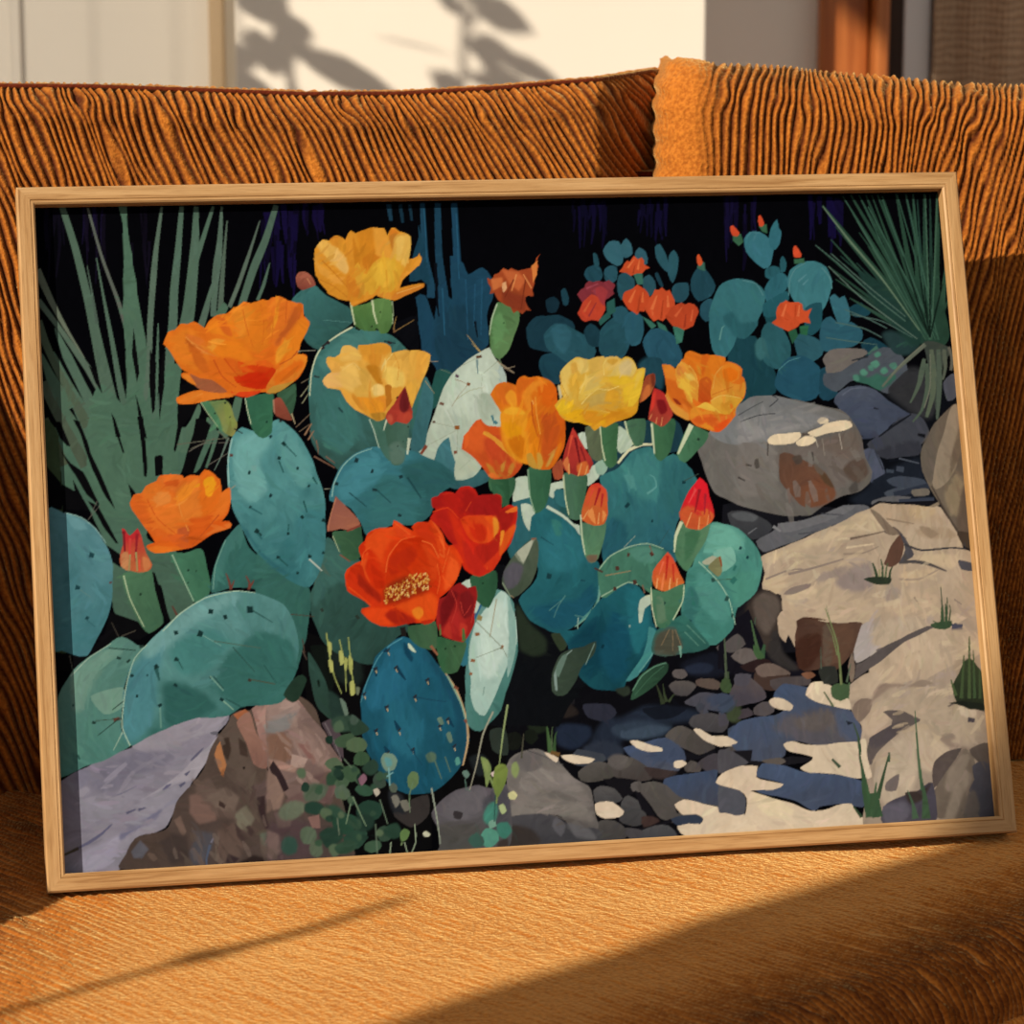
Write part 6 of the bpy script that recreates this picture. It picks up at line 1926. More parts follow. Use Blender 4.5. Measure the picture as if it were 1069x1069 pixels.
l 6a6a50 5,5 3285,3413 3088,3194
l 6a6a50 5,3 3285,3413 3086,3479
l 6a6a50 5,3 3285,3413 3321,3490
l 6a8a80 8,5 3131,3698 3118,3764
l 8a7a4a 44,34 3115,3179 3148,3194
f 2f6a78 - 3033,3393 3059,3260 2991,3391 2957,3523 3016,3525
f 447560>3c6b5c@0 - 4054,2874 4152,2772 4301,2708 4447,2687 4570,2728 4653,2829 4575,2897 4462,2963 4436,3068 4351,2993 4281,2972 4169,3020 4062,3069
f 4d8070 - 4299,2725 4445,2705 4568,2754 4509,2823 4365,2817
l 8fae92 9,9,7 4054,2874 4152,2769 4301,2704 4447,2683 4570,2728
l 8fae92 9,9 4062,3069 4170,3017 4281,2969 4351,2990
l 4a3028 36,29 4190,2862 4217,2860
l 4a3028 36,29 4317,2974 4344,2966
l 4a3028 29,25 4161,3011 4184,3018
l 4a3028 32,25 4288,2760 4305,2765
l 4a3028 25,29 4469,2750 4485,2777
l 4a3028 14,14 4029,2852 4090,2885
l 8a7a5a 9,7 4105,2912 4305,2885
l 7a4a3a 7,5 4464,2697 4486,2769
l 7a5a48 11,9 4387,2995 4400,3057
f 5f8456>86864a@20 - 1153,1497 1238,1493 1329,1483 1371,1532 1389,1613 1414,1671 1401,1705 1370,1755 1315,1742 1262,1677 1210,1596
f 4a7a58 - 1153,1497 1215,1493 1277,1609 1304,1725 1262,1677 1210,1596
f 7d8a48 - 1317,1484 1370,1544 1389,1613 1409,1671 1362,1704 1333,1611
l 24352a 16,13 1328,1502 1340,1514
l 24352a 13,11 1361,1612 1366,1618
l 24352a 13,11 1247,1585 1261,1586
l 9fb08a 7,4 1153,1497 1210,1596 1273,1689
f 2f5c46>34664c@0 - 1487,1478 1510,1468 1601,1453 1686,1456 1681,1599 1665,1737 1594,1780 1540,1744 1510,1674 1494,1559
l b5c4a0 7,6 1484,1478 1495,1570 1516,1674
l 1a342a 16,14 1630,1655 1637,1667
f 3a5c44>32503c@90 - 1715,1451 1808,1408 1860,1386 1859,1502 1818,1627 1776,1568 1735,1498
f 8f4a3a>7a3f30@90 - 1695,1496 1736,1480 1767,1522 1808,1604 1823,1650 1783,1649 1705,1617 1688,1565
l b58a70 7,6 1692,1496 1693,1600
l a89a78 11,5 1820,1604 1843,1685
l 2a2a28 11,7 1390,1705 1450,1741
l 2a2a28 20,14 1726,1658 1748,1659
f 547a42>44683a@90 - 2309,805 2381,797 2429,788 2467,780 2499,877 2512,973 2491,1002 2406,999 2342,969 2326,911
f 5c8048>4d703e@70 - 2472,770 2545,753 2620,764 2624,861 2617,947 2576,1013 2519,1017 2498,973 2480,876
l b8c49a 13,13,9 2311,776 2320,853 2333,949
l b8c49a 15,15,9 2476,761 2481,857 2500,944
l 9fb08a 6,6 2625,774 2627,861 2617,947
l 1d2418 15,13 2529,853 2536,858
l 1d2418 15,13 2456,962 2465,964
l 1d2418 23,13 2337,969 2369,989
l 1d2418 19,13 2488,982 2502,992
l 2a1f24 23,19 2113,1077 2136,1083
l 2a1f24 17,13 2068,1124 2097,1115
l 2a1f24 21,17 2572,1085 2600,1096
l 9a7a48 8,6,3 2624,1015 2627,967 2651,890
l 9a7a48 5,3 2634,1005 2782,923
l 6a4a34 13,10 2625,996 2633,1015
f a5604a>7e3f34@90 - 1911,574 1937,536 1984,532 2025,567 2054,635 2001,653 1953,671 1917,641
l c88a62 6,4 1995,585 2021,634
f 3a5f50>43675a@30 - 2411,1662 2525,1661 2559,1719 2551,1852 2542,1994 2497,1955 2455,1868 2434,1753
l a9bfa8 8,8,5 2397,1666 2425,1743 2440,1810 2459,1887
f 3b5a4a>47685a@0 - 2514,1680 2560,1700 2617,1702 2683,1704 2707,1705 2686,1809 2656,1913 2632,1997 2588,2020 2541,2004 2524,1908 2510,1756
f 546f62 - 2535,1871 2609,1835 2651,1913 2632,1997 2588,2015 2541,2004
l b8c4ac 13,9,6 2529,1671 2512,1718 2500,1755
l b8c4ac 25,13 2690,1819 2666,1942
l 1d2c28 13,9 2682,1728 2691,1738
l 1d2c28 13,9 2597,1873 2601,1882
l 1d2c28 9,8 2641,1841 2646,1846
f 7c2a26>a33f2f@90 - 2677,1427! 2705,1504 2724,1582 2717,1667 2674,1709 2636,1698 2599,1682 2560,1710 2525,1661 2527,1623 2588,1558 2630,1493
f 5e1d20 - 2677,1432 2701,1504 2710,1591 2660,1627 2623,1607 2628,1531
f b04a34 - 2536,1642 2564,1634 2571,1681 2555,1705 2529,1671
f a8402f - 2639,1655 2708,1610 2719,1667 2674,1709 2641,1698
f 4d7347>5b7d50@30 - 3420,805 3482,824 3578,863 3576,971 3526,1096 3465,1202 3408,1251 3358,1199 3343,1073 3366,948
l 9fb592 11,11,7 3425,814 3376,930 3349,1055
f 5f8a58 - 3384,948 3442,878 3471,986 3424,1147 3379,1146
l 5a6a50 14,9 3409,1236 3431,1300
l 9a8a72 9,5 3415,1272 3518,1347
l 2d4a2c 14,13 3463,959 3468,968
p a54a26>8e3f22@90 - 3363,609 3395,620 3416,581 3456,575 3487,539 3525,562 3555,548 3604,571 3644,557 3700,537 3731,501 3740,472 3782,448 3749,505 3757,545 3735,595 3738,668 3705,714 3713,762 3670,757 3647,782 3657,840 3676,876 3636,879 3616,911 3582,881 3549,891 3520,847 3481,839 3437,795 3416,736 3376,742 3390,696 3371,659
p bf6236 - 3482,553 3608,565 3657,630 3597,719 3529,663
p cf7a3c - 3709,531 3758,487 3746,596 3709,667
p 7e3520 - 3471,716 3560,736 3648,756 3640,883 3551,862 3465,806
p d4a070 - 3466,662 3503,644 3508,699 3479,734
p c26a3a - 3388,624 3479,608 3474,680 3399,714
l d98a50 11,7 3588,592 3543,718
l 6e2c1a 11,7 3567,628 3485,770
l 6e2c1a 11,7 3657,630 3605,864
l d98a50 9,7 3642,593 3697,703
f 4a6f58>3d6148@0 - 3839,2130 4019,2136 4001,2323 3958,2481 3868,2477 3846,2406 3839,2263
l b8c49e 11,9 3842,2139 3844,2317 3862,2442
f 3f6b4a>32583f@0 - 3282,2136 3463,2143 3455,2249 3358,2369 3364,2281 3278,2242
f 3a664a>2f5a40@0 - 3574,2076 3744,2082 3726,2259 3678,2381 3604,2423 3573,2306
l 8fae8f 9,7 3574,2085 3574,2289 3604,2414
f 416b4a>38603f@0 - 4144,1774 4290,1761 4270,1958 4258,2065 4202,2099 4152,2043
l b8c49e 11,11 4150,1775 4152,1918 4170,2044
f 57624a - 4036,1780 4135,1774 4153,2025 4098,2041 4048,1986
f 4a7055>3d6048@0 - 4355,1745 4501,1732 4495,1858 4468,1929 4395,1935 4365,1854
l b8c49e 14,11 4346,1745 4365,1854 4396,1926
f 3f6b4a>335a40@0 - 4554,1752 4729,1740 4719,1866 4682,1990 4604,2059 4561,2022
l c3cca8 18,15,9 4553,1770 4554,1896 4557,2004
f 4a7a5a>3c6448@0 - 4843,1798 4995,1848 4961,1928 4862,2014 4784,2080 4731,2010
l c3cca8 40,29,15 4862,1789 4798,1904 4739,2010
l 24352a 22,18 4899,1899 4917,1908
f bb3a30>8c2a26@90 - 3936,1785! 3968,1840 4031,1967 4075,2058 4018,2145 3946,2152 3876,2122 3840,2068 3871,1944
l 6d1a1e 22,11 3952,1857 3978,2073
l 7c2022 18,9 3989,1930 4024,2056
l d05038 16,7 3929,1839 3885,1998
f c8703f - 3845,2050 3885,1998 3895,2105 3884,2137
f c4622f - 3951,2072 4026,2039 4037,2128 3964,2147
l d99a5a 9,7 3954,2152 3988,2055
l d99a5a 9,7 3884,2132 3890,2052
l d99a5a 9,7 4009,2145 4032,2075
f 9a4a30 - 3762,2083 3830,2014 3844,2068 3837,2157 3774,2172
f 4a7058>56805f@70 - 3947,2498 4045,2520 4144,2506 4115,2665 4061,2786 4005,2810 3964,2764 3944,2622
l b5c4a4 14,13,9 3951,2445 3951,2622 3965,2747
f 6a5a48 - 3973,2756 4063,2751 4042,2803 3988,2806
f c93a2c>c4662f@90 - 4104,2198! 4154,2257 4156,2346 4161,2453 4125,2523 4044,2529 3957,2490 3958,2419 4008,2287 4049,2218
l 961f24 22,9 4115,2247 4057,2396
l a8262a 18,7 4133,2292 4105,2433
l d24a38 14,5 4064,2254 4011,2359
f c2602f - 3963,2410 4037,2377 4107,2398 4154,2453 4116,2523 4027,2519
f dc8a4a - 4005,2447 4045,2396 4062,2521
f dc8a4a - 4124,2416 4148,2453 4117,2514
l e0a060 9,5 4080,2521 4096,2433
l e0a060 9,5 3967,2481 4016,2412
f d8202c>b52a28@90 - 4894,2199! 4944,2251 4955,2341 4977,2414 4979,2503 4908,2590 4852,2605 4746,2574 4713,2475 4741,2405 4803,2300
f c4562f - 4718,2457 4795,2407 4847,2444 4852,2605 4754,2580
f c8602f - 4862,2481 4957,2431 4979,2503 4918,2581 4862,2597
l 961f26 25,9 4887,2285 4836,2462
l a32430 22,7 4929,2322 4908,2483
l e04a48 18,7 4859,2284 4793,2389
l b8382c 18,7 4942,2394 4950,2520
l e0935a 11,7 4755,2575 4809,2461
l e0935a 11,7 4853,2597 4870,2499
l e0935a 9,5 4918,2581 4944,2484
f 4a7556>5a8060@0 - 4670,2616 4732,2520 4763,2584 4870,2606 4947,2556 4901,2679 4820,2782 4738,2903 4672,2812 4654,2704
l c3cca8 29,22,9 4727,2529 4674,2634 4653,2758
f 3f6a4c - 4762,2602 4870,2615 4803,2764 4725,2832
f cf4a30>c4662f@90 - 4595,2761! 4636,2810 4682,2919 4710,2982 4655,3033 4545,3055 4484,3025 4462,2963 4476,2892 4536,2824
l dc7a48 18,9 4531,3045 4560,2914
l b02a20 22,7 4599,2782 4570,2967
l b83024 18,7 4634,2846 4632,2988
l e06a4a 14,5 4563,2825 4518,2930
l e6a468 11,7 4591,3039 4607,2951
l e6a468 11,7 4493,3026 4508,2947
l e6a468 9,5 4646,3033 4661,2953
f 4d7a5c>3f6a50@60 - 4453,3033 4545,3058 4702,3008 4700,3115 4620,3253 4524,3328 4462,3307 4446,3174
l c3cca8 9,9,7 4452,3015 4449,3174 4471,3316
l b0c4a0 9,9 4708,3009 4687,3132 4601,3269
l 24403a 22,18 4539,3134 4553,3143
f 5a7a60 - 4488,3088 4541,3108 4547,3267 4482,3282
f 4e5a4a>3d4a3c@90 - 3320,2931 3335,2844 3404,2741 3498,2657 3600,2603 3611,2697 3594,2819 3532,2940 3438,3023 3374,3042 3334,2984
f 77806e - 3423,2724 3498,2657 3600,2603 3530,2711 3489,2797
f a8ad98 - 3442,2707 3572,2616 3539,2711 3489,2789 3466,2744
f 54525a - 3333,2861 3410,2776 3487,2815 3444,2936 3352,2985
l 7a5a48 18,11 3564,2615 3600,2608
l 8a9a80 7,5 3320,2931 3374,3038
l 8a7a60 7,5 3375,3029 3400,3048
f 8c4028>a5582f@60 - 4528,1412 4563,1392 4605,1389 4609,1456 4589,1497 4551,1555 4497,1595 4471,1610 4496,1495
f c26a35 - 4531,1479 4561,1472 4556,1546 4488,1603 4502,1536
f 6e3020 - 4571,1397 4605,1389 4599,1473 4577,1489
f b52a2a>9e4030@90 - 4597,1506! 4645,1524 4708,1593 4724,1710 4669,1775 4624,1798 4568,1763 4533,1737 4549,1638 4572,1547
f 7a1a1e - 4607,1590 4666,1592 4685,1675 4631,1707 4610,1656
f cf3a2e - 4572,1555 4604,1523 4588,1622 4549,1688
l d58a58 7,5 4537,1737 4561,1696
l d58a58 7,5 4624,1790 4639,1724
l d58a58 7,5 4585,1772 4597,1722
f 4c7355>3d6049@30 - 527,2741 612,2727 731,2724 757,2871 784,3009 804,3112 699,3184 627,3104 568,2948 532,2809
l a5b894 10,8,7 530,2758 568,2931 659,3140
l 1f3528 20,17 638,2896 651,2904
f b32a2e>b5603a@90 - 535,2406! 560,2407 592,2452 648,2411! 675,2472 703,2594 741,2681 713,2732 645,2746 578,2726 513,2689 509,2603 540,2484
l 7c1f26 24,8 545,2433 546,2639
l 8c242a 24,8 642,2454 619,2659
l c8423a 17,7 590,2486 575,2657
f b57a50 - 517,2603 568,2588 578,2726 521,2698
f c87a4a - 668,2627 718,2646 732,2698 680,2730
l 9a8a58 13,10 584,2606 570,2725
l 9a8a58 13,10 627,2591 629,2728
l d4503a 13,10 650,2643 646,2729
f 44735a>3a6850@0 - 888,2619 991,2606 1095,2575 1132,2680 1150,2819 1136,2922 1031,2977 977,2880 933,2741
l 8fae92 10,8,7 888,2619 948,2776 1027,2968
l 1f3528 20,17 993,2735 1004,2744
l 1f3528 17,14 1052,2746 1060,2750
l 1f3528 17,14 988,2829 996,2833
f 3c5f44>2f5038@0 - 2065,2502 2178,2498 2285,2450 2294,2590 2270,2694 2182,2725 2117,2652
f 86524a>9a6048@60 - 2107,2237! 2172,2306 2237,2378 2282,2450 2213,2499 2127,2479 2039,2493 2053,2406
l b57a5a 7,5 2114,2251 2067,2372 2040,2484
l 7a3a30 14,14 2178,2498 2285,2459
l 7a4a38 10,9 2116,2670 2190,2725
l 9fb08a 7,5 2072,2529 2117,2652
f 2f5a3e>2a4f38@0 - 3082,2877 3279,2841 3273,2981 3198,3118 3122,3062
f 33553c>3f5f42@0 - 2586,3229 2691,3216 2797,3204 2805,3343 2783,3412 2680,3389 2598,3316
f 2f5a3c>3f6042@0 - 2799,3308 2910,3348 3023,3362 2990,3474 2930,3573 2842,3588 2796,3482
l 1a3020 14,14 2854,3398 2864,3407
l 1a3020 14,14 2925,3384 2935,3393
l 8a5a42 21,14 2751,3375 2799,3447
l 1a3020 14,14 3167,2924 3177,2933
f 335f42>2a5036@0 - 3290,2145 3413,2141 3398,2371 3299,2278
f d9701f>d2661c@20 - 899,1053! 934,968 985,952 1033,901 1088,909 1140,893 1189,917 1222,941! 1247,890 1306,839 1375,835 1422,796 1467,797 1526,752 1583,765 1653,732 1697,745 1768,709 1823,736 1867,778! 1925,762 1952,786 1947,873 1984,921 1991,962 1931,1053 1891,1144 1896,1168! 1925,1157 1963,1181 1948,1250 1892,1330 1809,1396 1715,1445 1647,1443 1579,1447 1498,1473 1409,1459 1284,1478 1137,1496 1024,1507 985,1503 981,1468 1096,1415 1164,1405 1110,1363 1028,1315 1030,1286 1080,1282! 1027,1235 974,1164 933,1094
f dc7a24 - 995,969 1088,926 1141,973 1224,1114 1249,1276 1137,1272 1028,1212 956,1083
f c4621f - 1072,1006 1147,1077 1209,1183 1270,1311 1214,1309 1118,1203
f d4702a - 1062,983 1195,1032 1235,1114 1189,1136 1114,1065
l e08a3c 9,9,7 1072,1006 1125,1065 1223,1137
f de7d20 - 1234,930 1317,851 1419,854 1423,981 1454,1040 1354,1014 1275,1000
f cf6420 - 1294,862 1372,876 1421,1016 1355,991
f dd8428 - 1421,807 1502,786 1571,765 1588,870 1536,984 1488,1041 1435,970
f d6761f - 1548,776 1663,744 1731,757 1747,874 1692,1046 1641,1149 1551,1135 1488,1041 1540,926
f d87024 - 1686,750 1767,717 1834,748 1924,774 1936,867 1879,959 1782,1072 1734,1105 1693,1023
f b85a22 - 1876,807 1934,797 1923,890 1832,992 1746,1094 1725,1070 1812,945
f e08c26 - 1756,711 1778,735 1759,874 1693,1023 1737,850
l c8641e 9,7,5 1639,778 1653,929 1633,1079
l c8641e 7,7,5 1501,809 1526,961 1564,1100
l c8641e 7,7,5 1708,768 1722,908 1703,1058
l c05a20 7,6 1833,760 1812,945
f dd7c20 - 1929,879 1984,927 1975,984 1917,1087 1891,1156 1750,1221 1716,1232 1733,1128 1818,1038
f e0922c - 1727,1232 1732,1140 1806,1049 1839,1062 1788,1165
f dd7a1e - 1221,1068 1285,1023 1388,1015 1487,1052 1528,1134 1570,1193 1705,1220 1726,1244 1569,1216 1457,1190 1345,1175 1278,1162
f e09030 - 1220,1079 1263,1029 1376,1026 1305,1070 1257,1126
f cf5f1c - 1346,1163 1435,1189 1476,1259 1560,1377 1469,1397 1385,1280
f d66a1e - 1245,1138 1344,1198 1428,1316 1535,1422 1465,1455 1354,1428 1290,1369 1227,1275
l c05018 11,9,6 1345,1175 1418,1281 1515,1376
l b84c1c 9,7,5 1266,1184 1326,1313 1423,1396
f cf4414>c23410@60 - 1434,1201 1523,1226 1637,1218 1725,1267 1699,1324 1649,1403 1559,1406 1447,1374 1405,1315 1474,1294
f c22c0f - 1450,1328 1543,1284 1655,1299 1662,1380 1615,1411 1514,1399
f d4581a - 1445,1201 1489,1237 1565,1285 1497,1283 1443,1247
f d8601c - 1547,1204 1661,1196 1715,1243 1680,1254 1591,1228
f e08426>cf7428@90 - 1650,1391 1700,1312 1749,1244 1843,1189 1902,1162 1963,1184 1948,1250 1892,1330 1809,1396 1715,1445 1647,1443
f b88a38 - 1647,1437 1695,1393 1810,1373 1856,1363 1773,1418 1704,1448
f d86a1c - 1699,1324 1806,1246 1911,1203 1931,1250 1813,1327 1719,1382
l a84a20 9,6,5 1892,1133 1843,1189 1750,1233
f 9c5a3a - 1086,1288 1157,1319 1246,1333 1333,1405 1354,1434 1264,1431 1164,1405 1110,1358
f dc7e2a - 1029,1292 1069,1288 1101,1317 1132,1376 1066,1339
f dd7a28 - 992,1480 1096,1420 1208,1424 1376,1446 1397,1464 1261,1477 1114,1495 1002,1503
f d2421a - 1377,1429 1467,1432 1603,1424 1579,1447 1498,1473 1420,1459
l e28a38 7,6 1025,1487 1174,1434
f d8942e>cf8526@90 - 2043,423! 2056,365 2096,327 2136,280 2178,300 2223,262 2270,273 2292,303! 2318,255 2348,231 2385,246 2434,228 2483,214 2522,203 2569,211 2606,222 2622,271! 2655,213 2683,218 2719,253 2757,259 2790,274 2793,371 2773,468 2831,450 2858,410 2868,451 2847,499 2777,555 2726,603 2698,674! 2770,657 2872,647 2877,674 2785,720 2658,765 2601,764 2508,733 2430,769 2323,805 2306,776! 2222,754 2149,714 2136,685 2074,616 2076,578! 2056,519
f dfac52 - 2090,337 2135,294 2190,329 2236,359 2298,428 2317,506 2290,563 2236,523 2173,455 2129,396
f e0b060 - 2226,369 2279,428 2313,506 2291,554 2227,504 2203,436
f d28a2c - 2183,291 2222,267 2278,283 2286,312 2237,350 2200,330
l c07424 9,8 2183,295 2222,272 2274,283
f d48c2c - 2291,312 2338,245 2371,246 2380,333 2393,430 2358,546 2322,516 2299,419
f c27a20 - 2356,265 2380,333 2411,450 2368,527 2356,410
f cf8424 - 2385,251 2482,219 2521,210 2532,337 2506,452 2435,518 2401,460 2389,343
f c67820 - 2422,421 2490,404 2565,425 2505,472 2454,529 2426,518
f dc9838 - 2521,210 2606,227 2629,319 2650,436 2565,434 2528,404 2525,307
f b87428 - 2627,276 2663,233 2701,243 2677,320 2661,417 2645,368
f cf7a24 - 2632,271 2655,215 2719,255 2671,252
f dcae50 - 2684,282 2757,264 2792,284 2790,381 2763,477 2731,516 2696,466 2659,446
f e0b458 - 2688,291 2746,283 2729,399 2689,427
f d8a232>d09a30@60 - 2443,548 2495,481 2564,439 2641,441 2696,476 2721,535 2687,611 2644,688 2585,715 2490,713 2423,730 2388,681 2355,594 2365,507 2386,479 2405,547
f dfae3a - 2523,482 2639,465 2672,553 2588,667 2515,627 2481,558
f d39a34 - 2364,517 2390,488 2412,585 2433,721 2395,710 2363,623
l c88a28 8,6 2597,532 2597,686
f d08a2a - 2081,578 2177,551 2267,640 2326,757 2222,745 2141,685
f c67824 - 2300,564 2354,603 2404,720 2337,738 2284,660
f dc9a3c - 2052,423 2087,472 2178,541 2267,640 2174,599 2092,549
l b87020 8,6,5 2117,453 2206,552 2294,660
l b87020 6,5,4 2089,597 2190,648 2289,737
f d89030 - 2708,583 2778,536 2857,431 2860,480 2787,546 2716,612 2687,689 2663,688
f c87a2a - 2620,764 2642,717 2769,671 2871,652 2873,674 2786,710 2659,763
l dca04a 8,6 2661,717 2856,659
f d08a30 - 2509,723 2605,706 2620,764 2545,743
f d68c2c - 2311,776 2392,759 2509,723 2430,769 2323,805
l a8661e 8,6 2333,805 2488,742
f d6a044>cf9636@80 - 2063,1370! 2082,1333 2131,1301! 2088,1237 2104,1204 2165,1201 2211,1145! 2228,1103 2285,1100 2349,1135! 2361,1097 2427,1099 2522,1087 2579,1103 2603,1166! 2671,1147 2737,1160! 2776,1150 2841,1168 2886,1189 2861,1308 2807,1402 2742,1534 2708,1610 2527,1623 2515,1670 2448,1682 2375,1637 2302,1597 2240,1528 2198,1450 2096,1423
f dcae56 - 2211,1145 2232,1108 2284,1104 2357,1150 2363,1217 2268,1223 2202,1222
f d8a048 - 2098,1219 2165,1206 2209,1260 2216,1308 2141,1296
f dcaa62 - 2066,1370 2111,1314 2197,1298 2240,1366 2218,1422 2096,1419
f e0b45c - 2217,1279 2267,1238 2314,1234 2358,1303 2351,1417 2282,1463 2209,1413 2195,1336
f d4a448 - 2341,1264 2405,1304 2465,1401 2519,1451 2516,1498 2421,1505 2327,1493 2293,1434 2342,1398
f d08f30 - 2353,1140 2360,1102 2436,1102 2532,1087 2587,1118 2593,1175 2534,1212 2511,1269 2427,1257 2382,1217
f c8842a - 2422,1180 2479,1172 2524,1212 2502,1269 2427,1257
f b87820 - 2398,1266 2446,1253 2511,1278 2522,1403 2483,1412 2440,1343
f dca84a - 2511,1269 2534,1212 2613,1166 2728,1155 2729,1285 2673,1417 2586,1434 2531,1403
f e2bc5c - 2539,1279 2624,1282 2679,1322 2678,1417 2586,1434 2541,1394
f d6a244 - 2699,1159 2794,1152 2883,1188 2856,1308 2797,1412 2743,1506 2716,1486 2715,1361 2730,1266
f d89c3e - 2784,1162 2878,1193 2832,1317 2779,1401 2776,1286
l c88a30 6,5,4 2612,1176 2645,1263 2628,1378
f e4c070 - 2431,1424 2484,1402 2521,1422 2522,1480 2450,1487
f d88a2a>d08030@90 - 2318,1492 2421,1510 2526,1489 2536,1566 2518,1613 2414,1624 2358,1608 2323,1559
f dc8f28 - 2336,1502 2458,1516 2522,1556 2490,1612 2386,1618
f c6842c - 2282,1463 2326,1512 2368,1599 2322,1578 2278,1520
f dfa040 - 2189,1431 2272,1472 2339,1607 2394,1638 2302,1597 2240,1528
f a87828 - 2404,1624 2518,1618 2515,1665 2448,1679
f b06e22 - 2531,1413 2578,1414 2592,1491 2570,1548 2530,1585 2534,1509
f cf9438 - 2577,1434 2672,1436 2629,1512 2580,1539
f dba440 - 2692,1418 2758,1420 2742,1534 2721,1562
l e6c878 5,4 2521,1269 2603,1176
l e6c070 5,5,4 2217,1289 2305,1236 2353,1293
f 8a2c26>a53a2c@90 - 2677,1427! 2705,1504 2724,1582 2717,1667 2674,1709 2636,1698 2599,1682 2560,1710 2525,1661 2527,1623 2588,1558 2630,1493
f 641e20 - 2676,1437 2698,1504 2705,1590 2660,1627 2628,1598 2633,1531
f b5503a - 2534,1642 2565,1632 2576,1677 2555,1705 2533,1675
f b04330 - 2639,1655 2708,1614 2717,1667 2674,1709 2638,1698
l 2a1518 11,9 2610,1516 2625,1502
f c85424>b8461f@40 - 3079,1909! 3091,1833 3144,1759 3195,1712 3235,1687! 3261,1724 3326,1755 3384,1748 3427,1826 3521,2001 3537,2050 3494,2106 3434,2146 3357,2148 3281,2136 3228,2077 3176,1999 3131,1949
f cf5a26 - 3101,1824 3213,1723 3248,1772 3309,1870 3256,1944 3143,1921
f b84422 - 3262,1849 3342,1813 3412,1911 3463,1999 3403,2045 3309,2013 3266,1945
f c4501f - 3235,1695 3289,1744 3384,1757 3409,1815 3313,1812 3258,1772
l d89a34 23,33,27,13 3252,1796 3330,1842 3401,1921 3482,2000
f cf8a30 - 3257,1791 3295,1792 3377,1862 3465,1971 3401,1930 3319,1860
f b8752c - 3251,2020 3306,2061 3330,2128 3292,2117
f bb8034 - 3349,2129 3364,2053 3405,2007 3401,2064 3368,2134
f bb7a30 - 3406,2136 3430,2065 3482,2010 3479,2048 3435,2132
f d66f2e - 3264,2116 3313,2099 3357,2144 3291,2141
f d3721c>c46018@60 - 3328,1515! 3377,1440 3436,1413 3484,1414 3526,1444! 3554,1387 3593,1377 3631,1390 3689,1382 3737,1398 3793,1423 3838,1473 3839,1531 3857,1619 3884,1716 3875,1831 3843,1946 3788,2040 3736,2086 3640,2092 3574,2061 3528,2040 3464,1990 3410,1930 3389,1824 3380,1738 3391,1652 3357,1583
f c8661f - 3353,1497 3387,1430 3445,1418 3502,1434 3518,1492 3474,1568 3415,1585
f de8e28 - 3439,1519 3480,1481 3517,1502 3531,1570 3510,1608 3454,1577
f cc641c - 3531,1435 3564,1383 3621,1399 3679,1391 3637,1438 3585,1494 3551,1561 3529,1608
f db8426 - 3573,1523 3636,1448 3716,1411 3773,1428 3694,1459 3641,1525 3644,1612 3603,1649
f cf6016 - 3703,1459 3783,1433 3833,1483 3829,1598 3778,1635 3713,1595 3689,1526
f b8501c - 3698,1671 3795,1665 3860,1715 3851,1840 3793,1963 3711,2037 3679,1940 3709,1787
f c85a18 - 3818,1617 3874,1716 3870,1841 3833,1945 3809,1887 3844,1792 3813,1694
f dd8f22 - 3390,1661 3442,1610 3519,1608 3584,1648 3608,1716 3591,1822 3602,1937 3596,2033 3519,2030 3438,1951 3398,1834
f e2a12c - 3411,1643 3471,1611 3538,1618 3592,1668 3534,1666 3458,1664
f d99016 - 3406,1719 3500,1742 3556,1772 3543,1820 3446,1836 3402,1777
f c87014 - 3435,1855 3543,1820 3568,1878 3561,1974 3520,2011 3458,1942
f d67c18 - 3583,1668 3652,1785 3679,1940 3644,2034 3597,2014 3608,1861
l e09838 8,8,6 3669,1536 3669,1670 3687,1825
l b04c18 8,8,6 3637,1573 3638,1708 3667,1843
l b85818 8,6 3711,1768 3659,1958
l e8ae58 8,6 3643,1564 3651,1593
f b88a34 - 3571,1974 3610,1966 3642,2054 3640,2087 3584,2056
f bb8e38 - 3648,1968 3677,1969 3692,2036 3669,2083 3645,2082
f bd9040 - 3708,2075 3742,2009 3785,1943 3782,1982 3739,2057
f d27018 - 3841,1840 3846,1907 3789,2030 3747,2076 3781,2001
f d6b04a>cc9426@80 - 3811,1606! 3847,1566 3882,1542! 3845,1483 3851,1458 3869,1434 3869,1384 3889,1335 3926,1286 3978,1259 4020,1251 4094,1262 4163,1241 4229,1249 4263,1250 4314,1243 4353,1274 4388,1258 4429,1267 4460,1310 4474,1348! 4500,1335 4529,1345 4524,1404 4496,1495 4473,1585 4450,1668 4396,1716 4318,1742 4268,1749 4198,1780 4166,1766 4113,1802 4082,1772 4026,1745 3943,1734 3887,1716 3840,1673
f d8b85e - 3879,1351 3934,1286 3977,1271 4007,1313 3952,1378 3922,1452 3948,1552 3900,1534 3872,1459
f dcbc66 - 3986,1263 4086,1266 4096,1349 4045,1364 3997,1338
f d2a246 - 3958,1295 4001,1280 4005,1347 3961,1370
f cfa84e - 4102,1266 4221,1249 4232,1320 4201,1402 4136,1375 4096,1358
f d8b45c - 4229,1253 4313,1247 4344,1282 4298,1339 4247,1354 4223,1328
f c89a3c - 4236,1278 4288,1251 4337,1273 4283,1313
f cdb06a>d6b858@90 - 4307,1331 4353,1282 4405,1262 4452,1301 4465,1352 4428,1401 4344,1394 4261,1388
f cbb47a - 4334,1315 4404,1275 4433,1334 4412,1392 4337,1381
f d6b24c - 4030,1455 4077,1390 4128,1371 4185,1394 4223,1445 4204,1477 4153,1484 4100,1524 4028,1596 3998,1554
f cdb05c - 4076,1399 4145,1376 4192,1410 4171,1468 4093,1507 4053,1489
f d8b02e - 4241,1429 4294,1397 4378,1395 4425,1434 4400,1550 4361,1615 4338,1481 4288,1472
f dab332 - 4425,1434 4499,1345 4526,1354 4508,1453 4466,1569 4392,1658 4377,1632
